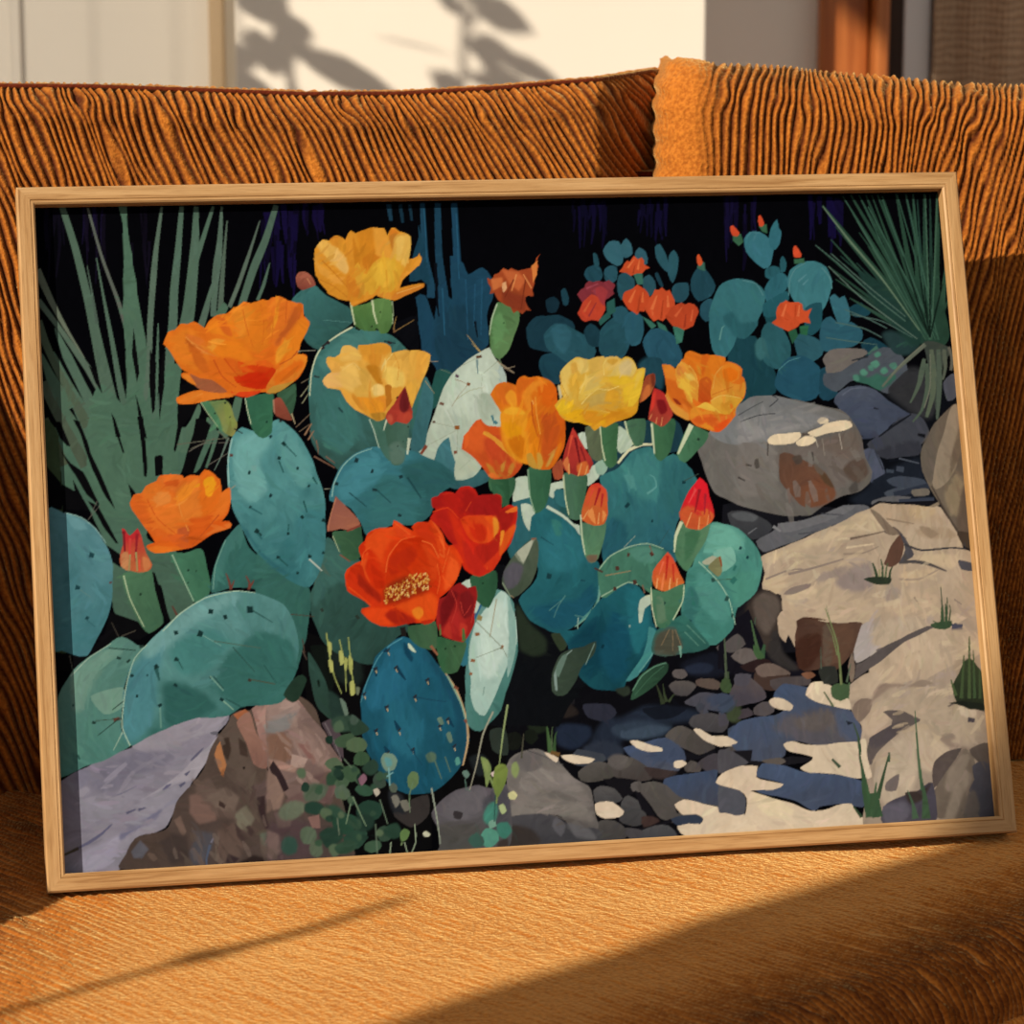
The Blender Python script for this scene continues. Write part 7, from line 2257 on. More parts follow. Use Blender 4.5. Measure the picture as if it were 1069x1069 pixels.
f dcb848 - 4462,1394 4507,1349 4503,1403 4436,1509
f c9a346>c4963a@90 - 4019,1604 4082,1548 4170,1489 4288,1480 4335,1515 4330,1581 4283,1654 4191,1659 4133,1645 4041,1646
f bfa050 - 4063,1573 4152,1509 4219,1503 4196,1593 4093,1623
f d09a2e - 4218,1511 4287,1488 4325,1548 4259,1645 4200,1643
l e2c870 7,6,5 4019,1604 4082,1540 4162,1484
l e2c870 5,5,4 4161,1488 4236,1503 4322,1473
l e2c870 5,5 4009,1521 4077,1390
l e2c870 5,5,4 4211,1386 4208,1311 4236,1270
f d8a61c>cf8f20@20 - 3815,1606 3872,1566 3937,1585 4016,1646 4132,1658 4205,1685 4275,1654 4376,1649 4451,1651 4404,1712 4319,1738 4199,1776 4150,1758 4066,1763 3944,1726 3856,1682
f dbb22a - 3824,1606 3880,1571 3936,1602 3907,1667 3849,1657
f cc8a22 - 4015,1662 4115,1661 4188,1693 4134,1749 4051,1746
f c9861f - 4205,1693 4290,1671 4408,1658 4371,1707 4268,1741 4199,1776
f d69a28 - 4325,1647 4410,1633 4451,1651 4389,1691
l c08a28 7,5,4 3869,1376 3880,1459 3923,1552
l c9962e 7,5,4 3977,1387 4005,1463 3989,1570
f c4b48a - 3845,1458 3860,1450 3875,1533 3856,1558
l dcb050 4,3 4166,1659 4239,1678
f d89a28 - 4126,1748 4166,1766 4118,1802 4091,1772
f d47322>cc681e@70 - 4674,1319! 4733,1317 4769,1353! 4801,1335 4820,1297 4840,1282! 4863,1237 4903,1219 4941,1231 4979,1248 5026,1249 5087,1255 5164,1280 5161,1314! 5200,1317 5245,1332 5293,1372 5285,1426! 5305,1457 5311,1527 5294,1595 5225,1678 5204,1738 5136,1812 5079,1849 5025,1847 4980,1826 4897,1797 4860,1765 4800,1740 4734,1700 4700,1638 4676,1553 4686,1523 4681,1431
f d8802a - 4678,1327 4732,1325 4771,1372 4769,1449 4701,1431
f c8641f - 4694,1423 4761,1448 4825,1527 4863,1628 4853,1666 4807,1656 4742,1601 4701,1523
f 8c3018 - 4728,1578 4765,1594 4797,1633 4755,1628
f d99638>cf8a30@60 - 4768,1357 4820,1293 4864,1321 4915,1369 4943,1462 4945,1531 4926,1622 4871,1636 4836,1589 4818,1519 4773,1495
f dcae3e - 4824,1435 4850,1405 4888,1414 4867,1490 4887,1621 4851,1589 4833,1527 4781,1495
f d8b050 - 4842,1413 4890,1391 4917,1438 4885,1452
f ce8038 - 4775,1372 4818,1312 4855,1344 4835,1397 4795,1411
l e0a848 6,6,5 4879,1329 4927,1407 4942,1515
f d4701e - 4845,1274 4895,1226 4941,1239 4975,1294 4976,1386 4956,1439 4916,1353 4872,1321
f cc8428 - 4935,1316 4973,1324 4974,1409 4956,1439
f c8601c - 4986,1255 5056,1257 5019,1333 4988,1425 4968,1386
f d2741f - 5056,1257 5159,1287 5144,1329 5093,1382 5063,1458 5035,1518 5002,1548 4974,1501 4997,1410 5028,1318
f bc5a1e>b84c1a@90 - 4955,1454 5012,1425 5047,1465 5032,1564 5020,1617 4972,1623 4927,1614
f d47a22>d08a30@90 - 5075,1412 5126,1352 5199,1323 5252,1340 5288,1380 5267,1448 5194,1477 5256,1487 5305,1465 5308,1527 5287,1587 5226,1570 5109,1574 5045,1595 5033,1549
f d86e18 - 5140,1375 5204,1354 5264,1394 5244,1448 5172,1469 5136,1429
f d28a30 - 5053,1496 5132,1475 5232,1493 5227,1555 5109,1566 5045,1587
l dca04a 5,5,4 5051,1519 5083,1404 5143,1345
l b8601e 5,4 5039,1564 5208,1508
f d6a03c>cf9630@60 - 5028,1610 5093,1574 5172,1567 5263,1594 5277,1610 5210,1669 5167,1714 5098,1712 5039,1664
f c88a2c - 5104,1628 5183,1615 5221,1631 5169,1691 5115,1689
l e0b458 5,5,5 5028,1610 5109,1570 5263,1594
f dcb042 - 4933,1638 4981,1616 5026,1633 5084,1688 5098,1712 5021,1694 4946,1669 4900,1659
f d6862a - 4859,1681 4900,1652 4991,1678 5098,1712 5035,1717 4942,1714 4878,1743 4855,1742
f d9702a>d2601e@90 - 4861,1758 4902,1728 4989,1712 5096,1731 5211,1712 5213,1731 5136,1812 5079,1849 5025,1847 4980,1826 4897,1797
f cc5a20 - 4876,1758 4917,1733 5018,1736 5095,1750 5015,1778 4921,1779
f dd8a28 - 4920,1798 4998,1793 5041,1840 4987,1827
f d8521c - 5044,1802 5140,1759 5172,1752 5120,1820 5071,1849 5041,1840
f d8923a - 4685,1538 4718,1608 4791,1664 4844,1681 4846,1757 4786,1732 4727,1684 4694,1615
l e0a050 5,4,4 4676,1553 4707,1646 4757,1708
f d9782a - 4802,1618 4839,1650 4850,1696 4813,1680
f cf3c14>c4300f@60 - 2149,2831! 2173,2779 2235,2735 2283,2723! 2272,2676 2262,2622 2311,2584 2328,2531 2397,2493 2519,2484! 2529,2438 2575,2446 2679,2518! 2667,2490 2724,2445 2804,2455! 2819,2436 2894,2526 2924,2595 2941,2636 2982,2635 3017,2720 3019,2801 2979,2894 2919,2972 2835,3022! 2815,3128 2790,3194 2715,3210 2635,3200 2514,3211 2380,3204 2303,3158 2253,3103 2268,3079! 2322,3068 2233,2995 2156,2938
f d84a1a - 2326,2557 2410,2507 2518,2498 2554,2567 2485,2591 2439,2683 2433,2790 2386,2681 2308,2637
f d2431a - 2535,2451 2588,2460 2676,2558 2581,2568 2543,2526
f c53414 - 2679,2504 2737,2453 2817,2469 2836,2592 2742,2588
f d64618 - 2818,2449 2893,2540 2913,2649 2874,2836 2856,2700 2836,2592
f cf3e14 - 2874,2836 2912,2676 2968,2644 3005,2706 3012,2801 2965,2893 2850,2996 2832,2968
f dd5420 - 2936,2717 3000,2774 2994,2868 2879,2970
f c83010 - 2275,2743 2307,2651 2348,2639 2398,2708 2431,2817 2451,2925 2383,2948 2320,2879 2283,2824
f d84c1c - 2274,2756 2321,2651 2332,2678 2299,2784 2333,2893 2296,2838
f b82a0e - 2342,2746 2417,2829 2438,2924 2370,2934
f bc2c0c>c83a12@60 - 2458,2818 2492,2698 2579,2595 2675,2572 2755,2588 2819,2645 2853,2754 2830,2887 2774,2925 2659,2826 2577,2850 2451,2925
f b02a10 - 2520,2686 2645,2624 2694,2693 2607,2797 2496,2846 2473,2792
f cc4016 - 2726,2614 2806,2644 2847,2740 2825,2860 2790,2886 2773,2724
l e0602a 8,8,7,5 2451,2817 2479,2698 2580,2581 2690,2559
l e2682e 8,8,7 2734,2594 2807,2624 2854,2727
l de5a24 7,7,5 2838,2767 2851,2888 2823,2994
l de5a24 7,7,5 2274,2756 2293,2663 2349,2625
l d8501e 7,7,5 2333,2558 2410,2500 2519,2491
l e06028 7,5 2535,2445 2650,2544
l e06028 7,7,5 2825,2449 2891,2580 2895,2729
l e06028 5,5 2940,2650 2874,2836
f b42a10>c83414@90 - 2157,2818 2221,2747 2274,2756 2296,2838 2357,2934 2420,2990 2424,3044 2335,3066 2234,2982 2163,2932
f 9c2412 - 2244,2809 2294,2864 2395,2976 2404,3043 2315,2972 2239,2902
l dc4c1a 11,8,7 2165,2912 2247,2982 2329,3059
f d84418 - 2260,3096 2335,3073 2455,3085 2451,3138 2487,3207 2367,3201 2296,3158
f a02414 - 2418,3137 2467,3099 2547,3116 2650,3174 2635,3200 2501,3205
f d64c18 - 2456,3072 2564,3050 2675,3001 2784,2979 2821,3035 2808,3128 2770,3193 2702,3210 2638,3160 2547,3103
f dc7a22 - 2628,3106 2683,3082 2721,3124 2677,3175 2639,3147
f b42c14 - 2690,3189 2784,3180 2769,3206 2715,3217
f c22c10 - 2270,2609 2319,2577 2293,2663 2266,2676
f 8c2a10 - 2424,3044 2445,2924 2577,2850 2672,2840 2783,2885 2771,2965 2647,3013 2511,3048
l d09038 9,7 2517,2942 2519,2952
l b06a28 9,7 2448,2963 2440,2979
l e0b868 9,7 2622,2901 2616,2910
l c88a38 9,7 2753,2833 2745,2850
l a85a20 9,7 2452,3021 2451,3037
l e2c078 9,7 2736,2944 2740,2957
l d8a850 9,7 2757,2872 2750,2883
l a85a20 9,7 2762,2902 2760,2918
l b06a28 9,7 2633,2898 2640,2914
l e0b868 9,7 2756,2946 2760,2958
l b06a28 9,7 2626,2857 2626,2876
l d09038 9,7 2518,2953 2509,2969
l e2c078 9,7 2569,2906 2575,2915
l 7a3010 9,7 2633,2939 2633,2957
l d8a850 9,7 2528,2893 2519,2907
l a85a20 9,7 2439,2976 2431,2985
l e2c078 9,7 2724,2949 2720,2966
l c88a38 9,7 2572,2963 2574,2982
l b06a28 9,7 2605,2954 2612,2966
l e2c078 9,7 2519,2936 2528,2947
l 7a3010 9,7 2569,2890 2567,2904
l d8a850 9,7 2557,2976 2558,2993
l a85a20 9,7 2437,3001 2439,3014
l a85a20 9,7 2556,2924 2551,2936
l e0b868 9,7 2688,2904 2684,2915
l e2c078 9,7 2707,2851 2709,2861
l b06a28 9,7 2648,2934 2647,2952
l d09038 9,7 2488,2986 2481,3003
l e0b868 9,7 2457,2966 2463,2979
l e0b868 9,7 2708,2908 2705,2922
l a85a20 9,7 2724,2910 2722,2922
l e2c078 9,7 2746,2831 2745,2850
l a85a20 9,7 2671,2890 2670,2907
l c88a38 9,7 2733,2952 2738,2960
l e2c078 9,7 2745,2941 2745,2949
l d8a850 9,7 2685,2866 2684,2878
l a85a20 9,7 2760,2871 2767,2885
l c88a38 9,7 2706,2855 2705,2873
l e0b868 9,7 2495,3020 2501,3028
l a85a20 9,7 2663,2835 2656,2849
l d8a850 9,7 2605,2894 2611,2910
l d8a850 9,7 2440,2983 2446,2991
l 7a3010 9,7 2605,2895 2601,2907
l e2c078 9,7 2529,3015 2521,3028
l e0b868 9,7 2681,2834 2673,2847
l d8a850 9,7 2657,2923 2659,2935
l e2c078 9,7 2560,2968 2567,2980
l c88a38 9,7 2436,2963 2440,2974
l a85a20 9,7 2470,2952 2462,2968
l e2c078 9,7 2758,2929 2761,2945
l d8a850 9,7 2619,2927 2617,2937
l e2c078 9,7 2568,2947 2561,2955
l d09038 9,7 2711,2936 2717,2955
l b06a28 9,7 2645,2842 2635,2858
l e0b868 9,7 2747,2868 2751,2879
l e2c078 9,7 2489,2981 2483,2995
l e2c078 9,7 2754,2942 2753,2961
l d09038 9,7 2584,2887 2576,2899
l d09038 9,7 2730,2890 2738,2904
l a85a20 9,7 2593,2887 2598,2896
l a85a20 9,7 2617,2972 2619,2989
l b06a28 9,7 2636,2982 2631,2993
l b06a28 9,7 2703,2903 2699,2919
l b06a28 9,7 2494,2971 2492,2987
l c88a38 9,7 2717,2891 2723,2903
l b06a28 9,7 2697,2892 2702,2907
l a85a20 9,7 2694,2855 2689,2865
l d8a850 9,7 2515,2982 2521,2993
l c88a38 9,7 2727,2882 2719,2892
l 7a3010 9,7 2738,2883 2727,2895
l d09038 9,7 2586,2890 2583,2904
l c88a38 9,7 2468,2995 2466,3008
l 7a3010 9,7 2519,2984 2523,2995
l a85a20 9,7 2666,2946 2658,2964
l d09038 9,7 2552,2949 2551,2957
l e0b868 9,7 2538,2983 2531,3000
l e0b868 9,7 2647,2967 2654,2983
l e0b868 9,7 2658,2869 2657,2881
l e2c078 9,7 2483,2994 2480,3005
l a85a20 9,7 2578,2876 2571,2892
l c88a38 9,7 2553,2930 2549,2946
l c88a38 9,7 2470,2929 2470,2947
l e2c078 9,7 2476,2984 2481,3001
l b06a28 9,7 2631,2894 2631,2903
l a85a20 9,7 2505,2951 2494,2968
l a85a20 9,7 2750,2877 2752,2895
l d09038 9,7 2662,2953 2653,2963
l b06a28 9,7 2641,2942 2640,2956
l d8a850 9,7 2585,2932 2591,2951
l e0b868 9,7 2751,2864 2743,2880
l b06a28 9,7 2641,2883 2640,2897
l 7a3010 9,7 2438,2969 2441,2979
l c88a38 9,7 2727,2946 2731,2958
l e2c078 9,7 2718,2943 2720,2954
l b06a28 9,7 2550,2937 2552,2949
l b06a28 9,7 2584,2976 2586,2988
l e0b868 9,7 2600,2914 2599,2922
l 7a3010 9,7 2530,2951 2531,2960
l e0b868 9,7 2427,3020 2432,3035
l e0b868 9,7 2477,2979 2480,2989
l d8a850 9,7 2645,2858 2643,2870
l d8a850 9,7 2452,2958 2449,2966
l d09038 9,7 2762,2843 2756,2855
l a85a20 9,7 2482,2987 2476,3003
l b06a28 9,7 2605,2899 2605,2907
l d8a850 9,7 2562,2921 2564,2940
l c88a38 9,7 2631,2837 2621,2850
l 7a3010 9,7 2592,2927 2586,2944
l d8a850 9,7 2600,2986 2597,3002
l e0b868 9,7 2644,2973 2650,2983
l e2c078 9,7 2563,2963 2555,2979
l e0b868 9,7 2693,2904 2690,2916
l a85a20 9,7 2519,2958 2523,2972
l d09038 9,7 2700,2925 2690,2934
l c88a38 9,7 2703,2838 2699,2852
l d8a850 9,7 2698,2909 2697,2926
l c88a38 9,7 2684,2877 2676,2893
l d09038 9,7 2745,2868 2736,2882
l e0b868 9,7 2510,2914 2511,2922
l e2c078 9,7 2525,2925 2524,2942
l d09038 9,7 2549,2986 2542,2994
l c88a38 9,7 2713,2830 2706,2847
l c88a38 9,7 2465,2948 2466,2964
l d09038 9,7 2728,2904 2733,2915
l c88a38 9,7 2757,2875 2757,2888
l d09038 9,7 2676,2873 2680,2892
l c88a38 9,7 2664,2942 2666,2951
l e2c078 9,7 2567,2922 2565,2932
l b06a28 9,7 2553,2909 2558,2928
l e2c078 9,7 2654,2912 2650,2923
l e2c078 9,7 2642,2965 2641,2980
l c88a38 9,7 2459,2934 2449,2943
l b06a28 9,7 2598,2918 2601,2928
l a85a20 9,7 2578,2966 2570,2978
l d09038 9,7 2746,2854 2750,2871
l 7a3010 9,7 2776,2928 2784,2942
l b06a28 9,7 2752,2946 2749,2963
l a85a20 9,7 2528,3003 2531,3022
l e0b868 9,7 2601,2938 2601,2949
l d09038 9,7 2443,3014 2439,3032
l b06a28 9,7 2560,2940 2550,2953
l c88a38 9,7 2540,2951 2539,2962
l 7a3010 9,7 2663,2934 2654,2945
l b06a28 9,7 2650,2968 2657,2984
l 7a3010 9,7 2719,2924 2719,2936
l d09038 9,7 2480,2986 2479,3001
l e2c078 9,7 2758,2902 2754,2916
l c88a38 9,7 2529,2904 2526,2916
l e0b868 9,7 2598,2923 2598,2932
l d09038 9,7 2448,2957 2455,2972
l d09038 9,7 2446,2993 2438,3008
l c88a38 9,7 2689,2887 2685,2900
l b06a28 9,7 2749,2908 2746,2920
l d8a850 9,7 2670,2885 2664,2903
l a85a20 9,7 2754,2876 2745,2888
l b06a28 9,7 2585,2934 2588,2951
l d8a850 9,7 2479,2931 2486,2950
l d09038 9,7 2666,2971 2661,2986
l e0b868 9,7 2442,3035 2434,3051
l d8a850 9,7 2672,2882 2664,2891
l e0b868 9,7 2691,2851 2697,2860
l c88a38 9,7 2765,2875 2763,2885
l a85a20 9,7 2437,2945 2429,2957
l 7a3010 9,7 2741,2853 2749,2872
l d09038 9,7 2511,3015 2504,3033
l d09038 9,7 2601,2931 2602,2945
l e2c078 9,7 2618,2922 2610,2936
l e0b868 9,7 2764,2852 2759,2870
l e0b868 9,7 2484,2921 2476,2930
l 7a3010 9,7 2734,2953 2735,2969
l e0b868 9,7 2467,2972 2468,2983
l 7a3010 9,7 2591,2948 2594,2964
l 7a3010 9,7 2677,2925 2672,2944
l 7a3010 9,7 2518,2954 2523,2965
l 7a3010 9,7 2582,2879 2581,2897
l d8a850 9,7 2773,2881 2764,2893
l e2c078 9,7 2734,2835 2731,2854
l c88a38 9,7 2553,2948 2551,2965
l 7a3010 9,7 2678,2867 2674,2879
l e0b868 9,7 2666,2914 2661,2922
l b06a28 9,7 2442,3026 2439,3036
l d09038 9,7 2442,3034 2445,3050
l c88a38 9,7 2731,2886 2730,2903
l b06a28 9,7 2504,2936 2497,2945
l e2c078 9,7 2733,2927 2723,2943
l e2c078 9,7 2492,2953 2494,2971
l c88a38 9,7 2530,2969 2521,2986
l 7a3010 9,7 2684,2947 2682,2959
l e2c078 9,7 2749,2870 2755,2881
l d8a850 9,7 2544,3009 2546,3017
l c88a38 9,7 2754,2898 2748,2913
l 7a3010 9,7 2727,2879 2735,2895
l e0b868 9,7 2611,2889 2611,2901
l b06a28 9,7 2605,2973 2603,2989
l b06a28 9,7 2732,2891 2724,2900
l b06a28 9,7 2600,2930 2595,2946
l d8a850 9,7 2538,2998 2532,3010
l d8a850 9,7 2507,2942 2510,2954
l e0b868 9,7 2466,2969 2461,2985
l e0b868 9,7 2511,2977 2513,2990
l a85a20 9,7 2641,2859 2640,2867
l e0b868 9,7 2711,2893 2706,2910
l d09038 9,7 2661,2947 2657,2966
l 7a3010 9,7 2592,2956 2598,2966
l a85a20 9,7 2544,2900 2543,2914
l 7a3010 9,7 2729,2891 2734,2901
l a85a20 9,7 2472,2986 2472,3000
l a85a20 9,7 2530,2940 2537,2954
l 7a3010 9,7 2633,2903 2633,2914
l c88a38 9,7 2676,2881 2672,2890
l d09038 9,7 2748,2895 2740,2906
l d09038 9,7 2628,2844 2632,2853
l c88a38 9,7 2654,2907 2661,2924
l a85a20 9,7 2613,2857 2616,2867
l 7a3010 9,7 2521,2905 2519,2917
l b06a28 9,7 2757,2895 2759,2906
l c88a38 9,7 2520,2936 2513,2951
l c88a38 9,7 2686,2889 2682,2905
l e0b868 9,7 2496,2941 2492,2958
l e2c078 9,7 2688,2923 2696,2937
l e0b868 9,7 2527,3004 2518,3013
l b06a28 9,7 2645,2942 2651,2959
l 7a3010 9,7 2552,2948 2546,2957
l a85a20 9,7 2775,2885 2768,2899
l e0b868 9,7 2670,2846 2661,2855
l e2c078 9,7 2658,2928 2661,2943
l d8a850 9,7 2664,2848 2655,2864
l 7a3010 9,7 2568,2911 2574,2923
l d09038 9,7 2446,2931 2454,2946
l d8a850 9,7 2651,2864 2648,2874
l c88a38 9,7 2570,2908 2570,2923
l 7a3010 9,7 2527,2889 2521,2902
l e2c078 9,7 2608,2992 2610,3008
l c88a38 9,7 2613,2891 2607,2903
l e0b868 9,7 2607,2982 2606,2992
l a85a20 9,7 2771,2871 2762,2884
l e2c078 9,7 2590,2987 2580,2994
l d09038 9,7 2638,2906 2645,2914
l a85a20 9,7 2663,2894 2667,2911
l d8a850 9,7 2542,2937 2534,2952
l e0b868 9,7 2509,2944 2511,2954
l d8a850 9,7 2662,2970 2661,2982
l 7a3010 9,7 2595,2947 2595,2959
l a85a20 9,7 2600,2860 2599,2875
l c88a38 9,7 2712,2854 2714,2870
l 7a3010 9,7 2764,2855 2764,2870
l e2c078 9,7 2766,2875 2760,2884
l e2c078 9,7 2497,2937 2498,2949
l e2c078 9,7 2570,2965 2566,2980
l b06a28 9,7 2524,2918 2528,2928
l e2c078 9,7 2583,2949 2582,2962
l e2c078 9,7 2609,2878 2600,2892
l c88a38 9,7 2479,2977 2486,2988
l b06a28 9,7 2713,2842 2721,2853
l e0b868 9,7 2736,2883 2730,2899
l d8a850 9,7 2649,2924 2643,2932
l c88a38 9,7 2756,2875 2751,2884
l 7a3010 9,7 2735,2856 2729,2874
l b06a28 9,7 2546,2907 2547,2919
l e0b868 9,7 2601,2971 2604,2987
f b8221a>c42a14@70 - 2815,2334! 2822,2280 2857,2268 2890,2276! 2899,2243 2941,2224 3001,2240! 3038,2200 3106,2199 3159,2225 3177,2267! 3252,2263 3321,2252 3359,2287 3353,2382! 3410,2350 3470,2366 3470,2427 3437,2548 3374,2668 3299,2773 3254,2838 3142,2881 3077,2844 3040,2789 3006,2679 2943,2609 2894,2526 2806,2435 2850,2376
f 9c1c18 - 2825,2348 2829,2287 2913,2243 3008,2247 3105,2216 3169,2273 3096,2345 3023,2423 2973,2354 2892,2351
f ae2018 - 2912,2257 2968,2232 3020,2261 3070,2330 3011,2409 2960,2353
f 9a1c1a - 3079,2398 3112,2318 3183,2274 3265,2270 3353,2287 3345,2395 3309,2428 3173,2416
f a82018 - 2849,2390 2933,2352 2998,2395 3032,2491 3008,2653 2944,2596 2883,2499
f c22c16 - 2945,2366 2997,2409 3021,2464 3053,2587 3099,2710 3130,2860 3065,2817 3018,2707 2975,2543
f cc3a16>d04a1c@0 - 3035,2444 3092,2413 3214,2424 3295,2427 3318,2489 3299,2570 3241,2622 3159,2632 3094,2589
f d8521a - 3213,2431 3295,2434 3324,2503 3298,2583 3255,2615 3276,2515
f d8862a - 3281,2440 3314,2448 3323,2517 3283,2610 3282,2528
f c02c14 - 3100,2494 3196,2484 3232,2554 3187,2619 3121,2590
f a82218 - 3131,2644 3240,2635 3314,2557 3337,2612 3287,2745 3201,2809 3139,2725
f b4261a - 3039,2600 3128,2685 3188,2809 3213,2837 3143,2874 3065,2817
f c8341a - 3189,2795 3289,2718 3363,2640 3314,2760 3240,2838
f 9c1e18 - 3309,2421 3395,2370 3447,2413 3413,2507 3341,2558 3332,2490
f d2521c - 3339,2585 3441,2494 3445,2535 3375,2654 3315,2733 3313,2665
f dc8428 - 3335,2544 3362,2545 3344,2612 3320,2665
f dc6a26 - 3379,2397 3464,2359 3468,2400 3392,2411
l d8401c 7,7,5 2829,2382 2946,2353 3022,2437
l d04020 5,5 3080,2385 3126,2312
l d8401c 7,7,5 3035,2444 3146,2421 3282,2427
l c8301c 5,5 2912,2250 2994,2243
l d84a20 5,5 3209,2803 3214,2830
f 8a1c1c>9c2420@90 - 2821,3035! 2890,3011 2934,2959 3004,2922 3055,2964 3110,2953 3121,3035 3104,3141 3099,3221 3031,3325 2988,3364 2896,3332 2844,3303 2803,3208
f 6c1618 - 2845,3076 2933,2972 2985,3002 2938,3107 2877,3211 2835,3236
f a42824 - 2905,3186 2978,3109 3039,3004 3093,3006 3042,3165 2979,3296 2912,3293
f 741a1c - 2999,3002 3068,2978 3105,3034 3084,3140 3013,3191 2978,3109
f b43428 - 2984,3216 3037,3245 3004,3324 2965,3309
f ae3026 - 2845,3290 2905,3199 2910,3320
l b83a30 5,5,4 2933,2972 2966,3081 2917,3213
l b83a30 5,5,4 2995,3056 3015,3164 3074,3086
l b83a30 4,4 3110,3061 3065,3220
l 4a6a3a 32,13 3003,3351 3002,3257
l 5a6a3a 16,7 2830,3303 2829,3222
f d8641f>d05a1a@60 - 600,2219! 631,2160 691,2154! 728,2095 797,2071! 816,2037 902,2023 986,2035 1002,2061! 1054,2037 1114,2048! 1150,2002 1193,2004 1225,2043 1266,2080 1278,2176! 1340,2143 1349,2222 1313,2325 1258,2392! 1318,2394 1324,2438 1202,2476 1097,2532 1027,2573 889,2598 770,2605 712,2577 714,2551 774,2536! 728,2440 664,2351 617,2280
f dc7428 - 691,2162 779,2096 879,2135 942,2241 1002,2399 1013,2503 928,2517 797,2408 718,2302
f d26222 - 621,2194 691,2162 718,2302 813,2426 928,2517 793,2494 696,2387 633,2298
f e0863a - 774,2183 827,2150 894,2179 891,2239 822,2254 781,2226
f d8702a - 806,2054 969,2034 1001,2087 945,2172 879,2135
f c8581f - 848,2082 967,2069 948,2120 880,2109
f dc7a2c - 944,2189 1018,2088 1122,2057 1154,2093 1163,2250 1104,2403 1016,2451 971,2329
f e08428 - 945,2172 1034,2097 1104,2074 1046,2193 975,2260
f d66a1e - 1122,2057 1184,2007 1258,2079 1269,2184 1228,2321 1139,2387 1109,2299
f e69a20 - 1146,2075 1208,2052 1231,2096 1200,2199 1157,2197
f cf5a1c - 1020,2365 1140,2353 1229,2304 1100,2472 1028,2555 1014,2486
f dc7226 - 1269,2184 1339,2152 1338,2239 1278,2341 1172,2406 1229,2304
f c85a22 - 862,2463 996,2502 1010,2572 925,2568
f b8562a - 932,2431 1018,2417 1011,2538 945,2500
f dc7022 - 713,2568 790,2546 958,2578 855,2600 770,2605
f d8702c - 1098,2507 1204,2442 1323,2398 1321,2438 1203,2468
l c8581f 10,8,8 723,2198 800,2357 962,2501
l e08a3a 8,8,7 944,2189 971,2329 1016,2451
l b85020 9,7,7 1244,2339 1135,2456 1036,2556
f 2b453d>283d34@90 - 1839,3377 1900,3471 1958,3606 2000,3740 2047,3792 2040,3907 1959,3870 1897,3801 1857,3650 1841,3501
f 233630 - 1971,3673 2066,3743 2108,3877 2069,3974 1991,3888
l 131f19 20,13 1902,3587 1907,3636
f 22362b - 1641,3681 1730,3562 1781,3539 1814,3582 1754,3711 1703,3741
l 8f9a58 10,13,10,7 1983,3243 2001,3443 2026,3576 2069,3694
l 8a9556 10,10,7 2076,3297 2106,3498 2103,3679
l 8a9556 10,10,7 2143,3284 2150,3450 2161,3682
f a5aa62 - 1985,3442 2017,3452 2021,3527 1996,3534
f a5aa62 - 2068,3380 2096,3390 2103,3464 2073,3488
f 9aa05a - 2110,3432 2130,3449 2115,3531 2100,3514
f 9aa05a - 2135,3416 2167,3451 2153,3566 2133,3516
f a5aa62 - 2132,3615 2165,3608 2168,3699 2134,3714
f a5aa62 - 1992,3310 2017,3320 2011,3410 1991,3393
f 67715a - 2179,3650 2207,3660 2193,3709 2177,3699
f 5f7264 - 2051,3726 2090,3761 2110,3844 2084,3860
f 304639 - 2172,3909 2142,3966 2051,3970 1985,3935 1984,3879 2055,3853 2134,3859
f 293e32 - 2257,3963 2203,3996 2142,4001 2105,3958 2096,3901 2164,3877 2218,3913
f 475d48 - 2072,3956 2034,3979 1997,3968 1992,3930 2012,3900 2046,3886 2066,3915
f 3b513c - 2152,4023 2130,4059 2075,4089 2018,4078 1997,4037 2052,3999 2123,3988
f 4d6248 - 2238,4082 2204,4122 2144,4127 2083,4101 2086,4045 2147,4016 2213,4033
f 38513a - 2247,4171 2232,4213 2183,4225 2129,4212 2130,4161 2166,4119 2222,4132
f 51644d - 2059,4256 2006,4261 1955,4245 1912,4200 1942,4166 2000,4159 2043,4206
f 3c553e - 2171,4260 2165,4320 2106,4345 2056,4329 2034,4285 2055,4226 2125,4218
f 2d4635 - 2015,4296 2006,4338 1972,4359 1923,4356 1917,4306 1936,4263 1986,4261
f 455c46 - 2089,4334 2068,4372 2030,4399 1992,4376 1978,4341 2009,4312 2052,4308
f 516252 - 2088,4450 2040,4462 1984,4451 1972,4404 1988,4369 2039,4361 2083,4401
f 505e4e - 1935,4365 1897,4433 1832,4470 1752,4467 1742,4403 1788,4348 1861,4341
f 5f6857 - 1766,4484 1733,4544 1656,4591 1578,4580 1557,4532 1606,4465 1707,4453
f 253e34 - 1904,4528 1856,4559 1802,4561 1746,4535 1754,4480 1814,4465 1867,4483
f 2f4a3c - 2057,4584 1998,4613 1927,4620 1881,4564 1905,4508 1970,4496 2022,4530
f 4f634b - 1948,4543 1940,4583 1916,4611 1882,4591 1860,4556 1878,4521 1913,4522
f 274537 - 2146,4617 2107,4681 2046,4715 1970,4701 1941,4631 2002,4571 2084,4574
f 32503e - 2249,4436 2210,4451 2158,4438 2126,4397 2151,4367 2198,4363 2247,4395
f 233d32 - 2316,4568 2281,4616 2198,4633 2127,4580 2146,4512 2219,4479 2301,4506
f 2a4538 - 2199,4722 2182,4775 2121,4828 2042,4804 2015,4741 2087,4696 2164,4672
f 243b31 - 2020,4738 1974,4789 1899,4815 1856,4757 1846,4700 1906,4658 1991,4673
f 51604e - 1828,4728 1790,4770 1728,4767 1703,4716 1713,4664 1766,4640 1820,4671
f 314b42 - 1690,4770 1665,4830 1608,4840 1561,4804 1564,4746 1604,4707 1659,4718
f 576552 - 1857,4791 1863,4845 1825,4869 1782,4847 1770,4801 1782,4758 1825,4757
f 51644d - 2007,4825 1978,4856 1941,4874 1917,4842 1908,4803 1942,4779 1979,4791
f 314639 - 2383,4742 2349,4779 2289,4782 2264,4733 2280,4693 2321,4673 2374,4690
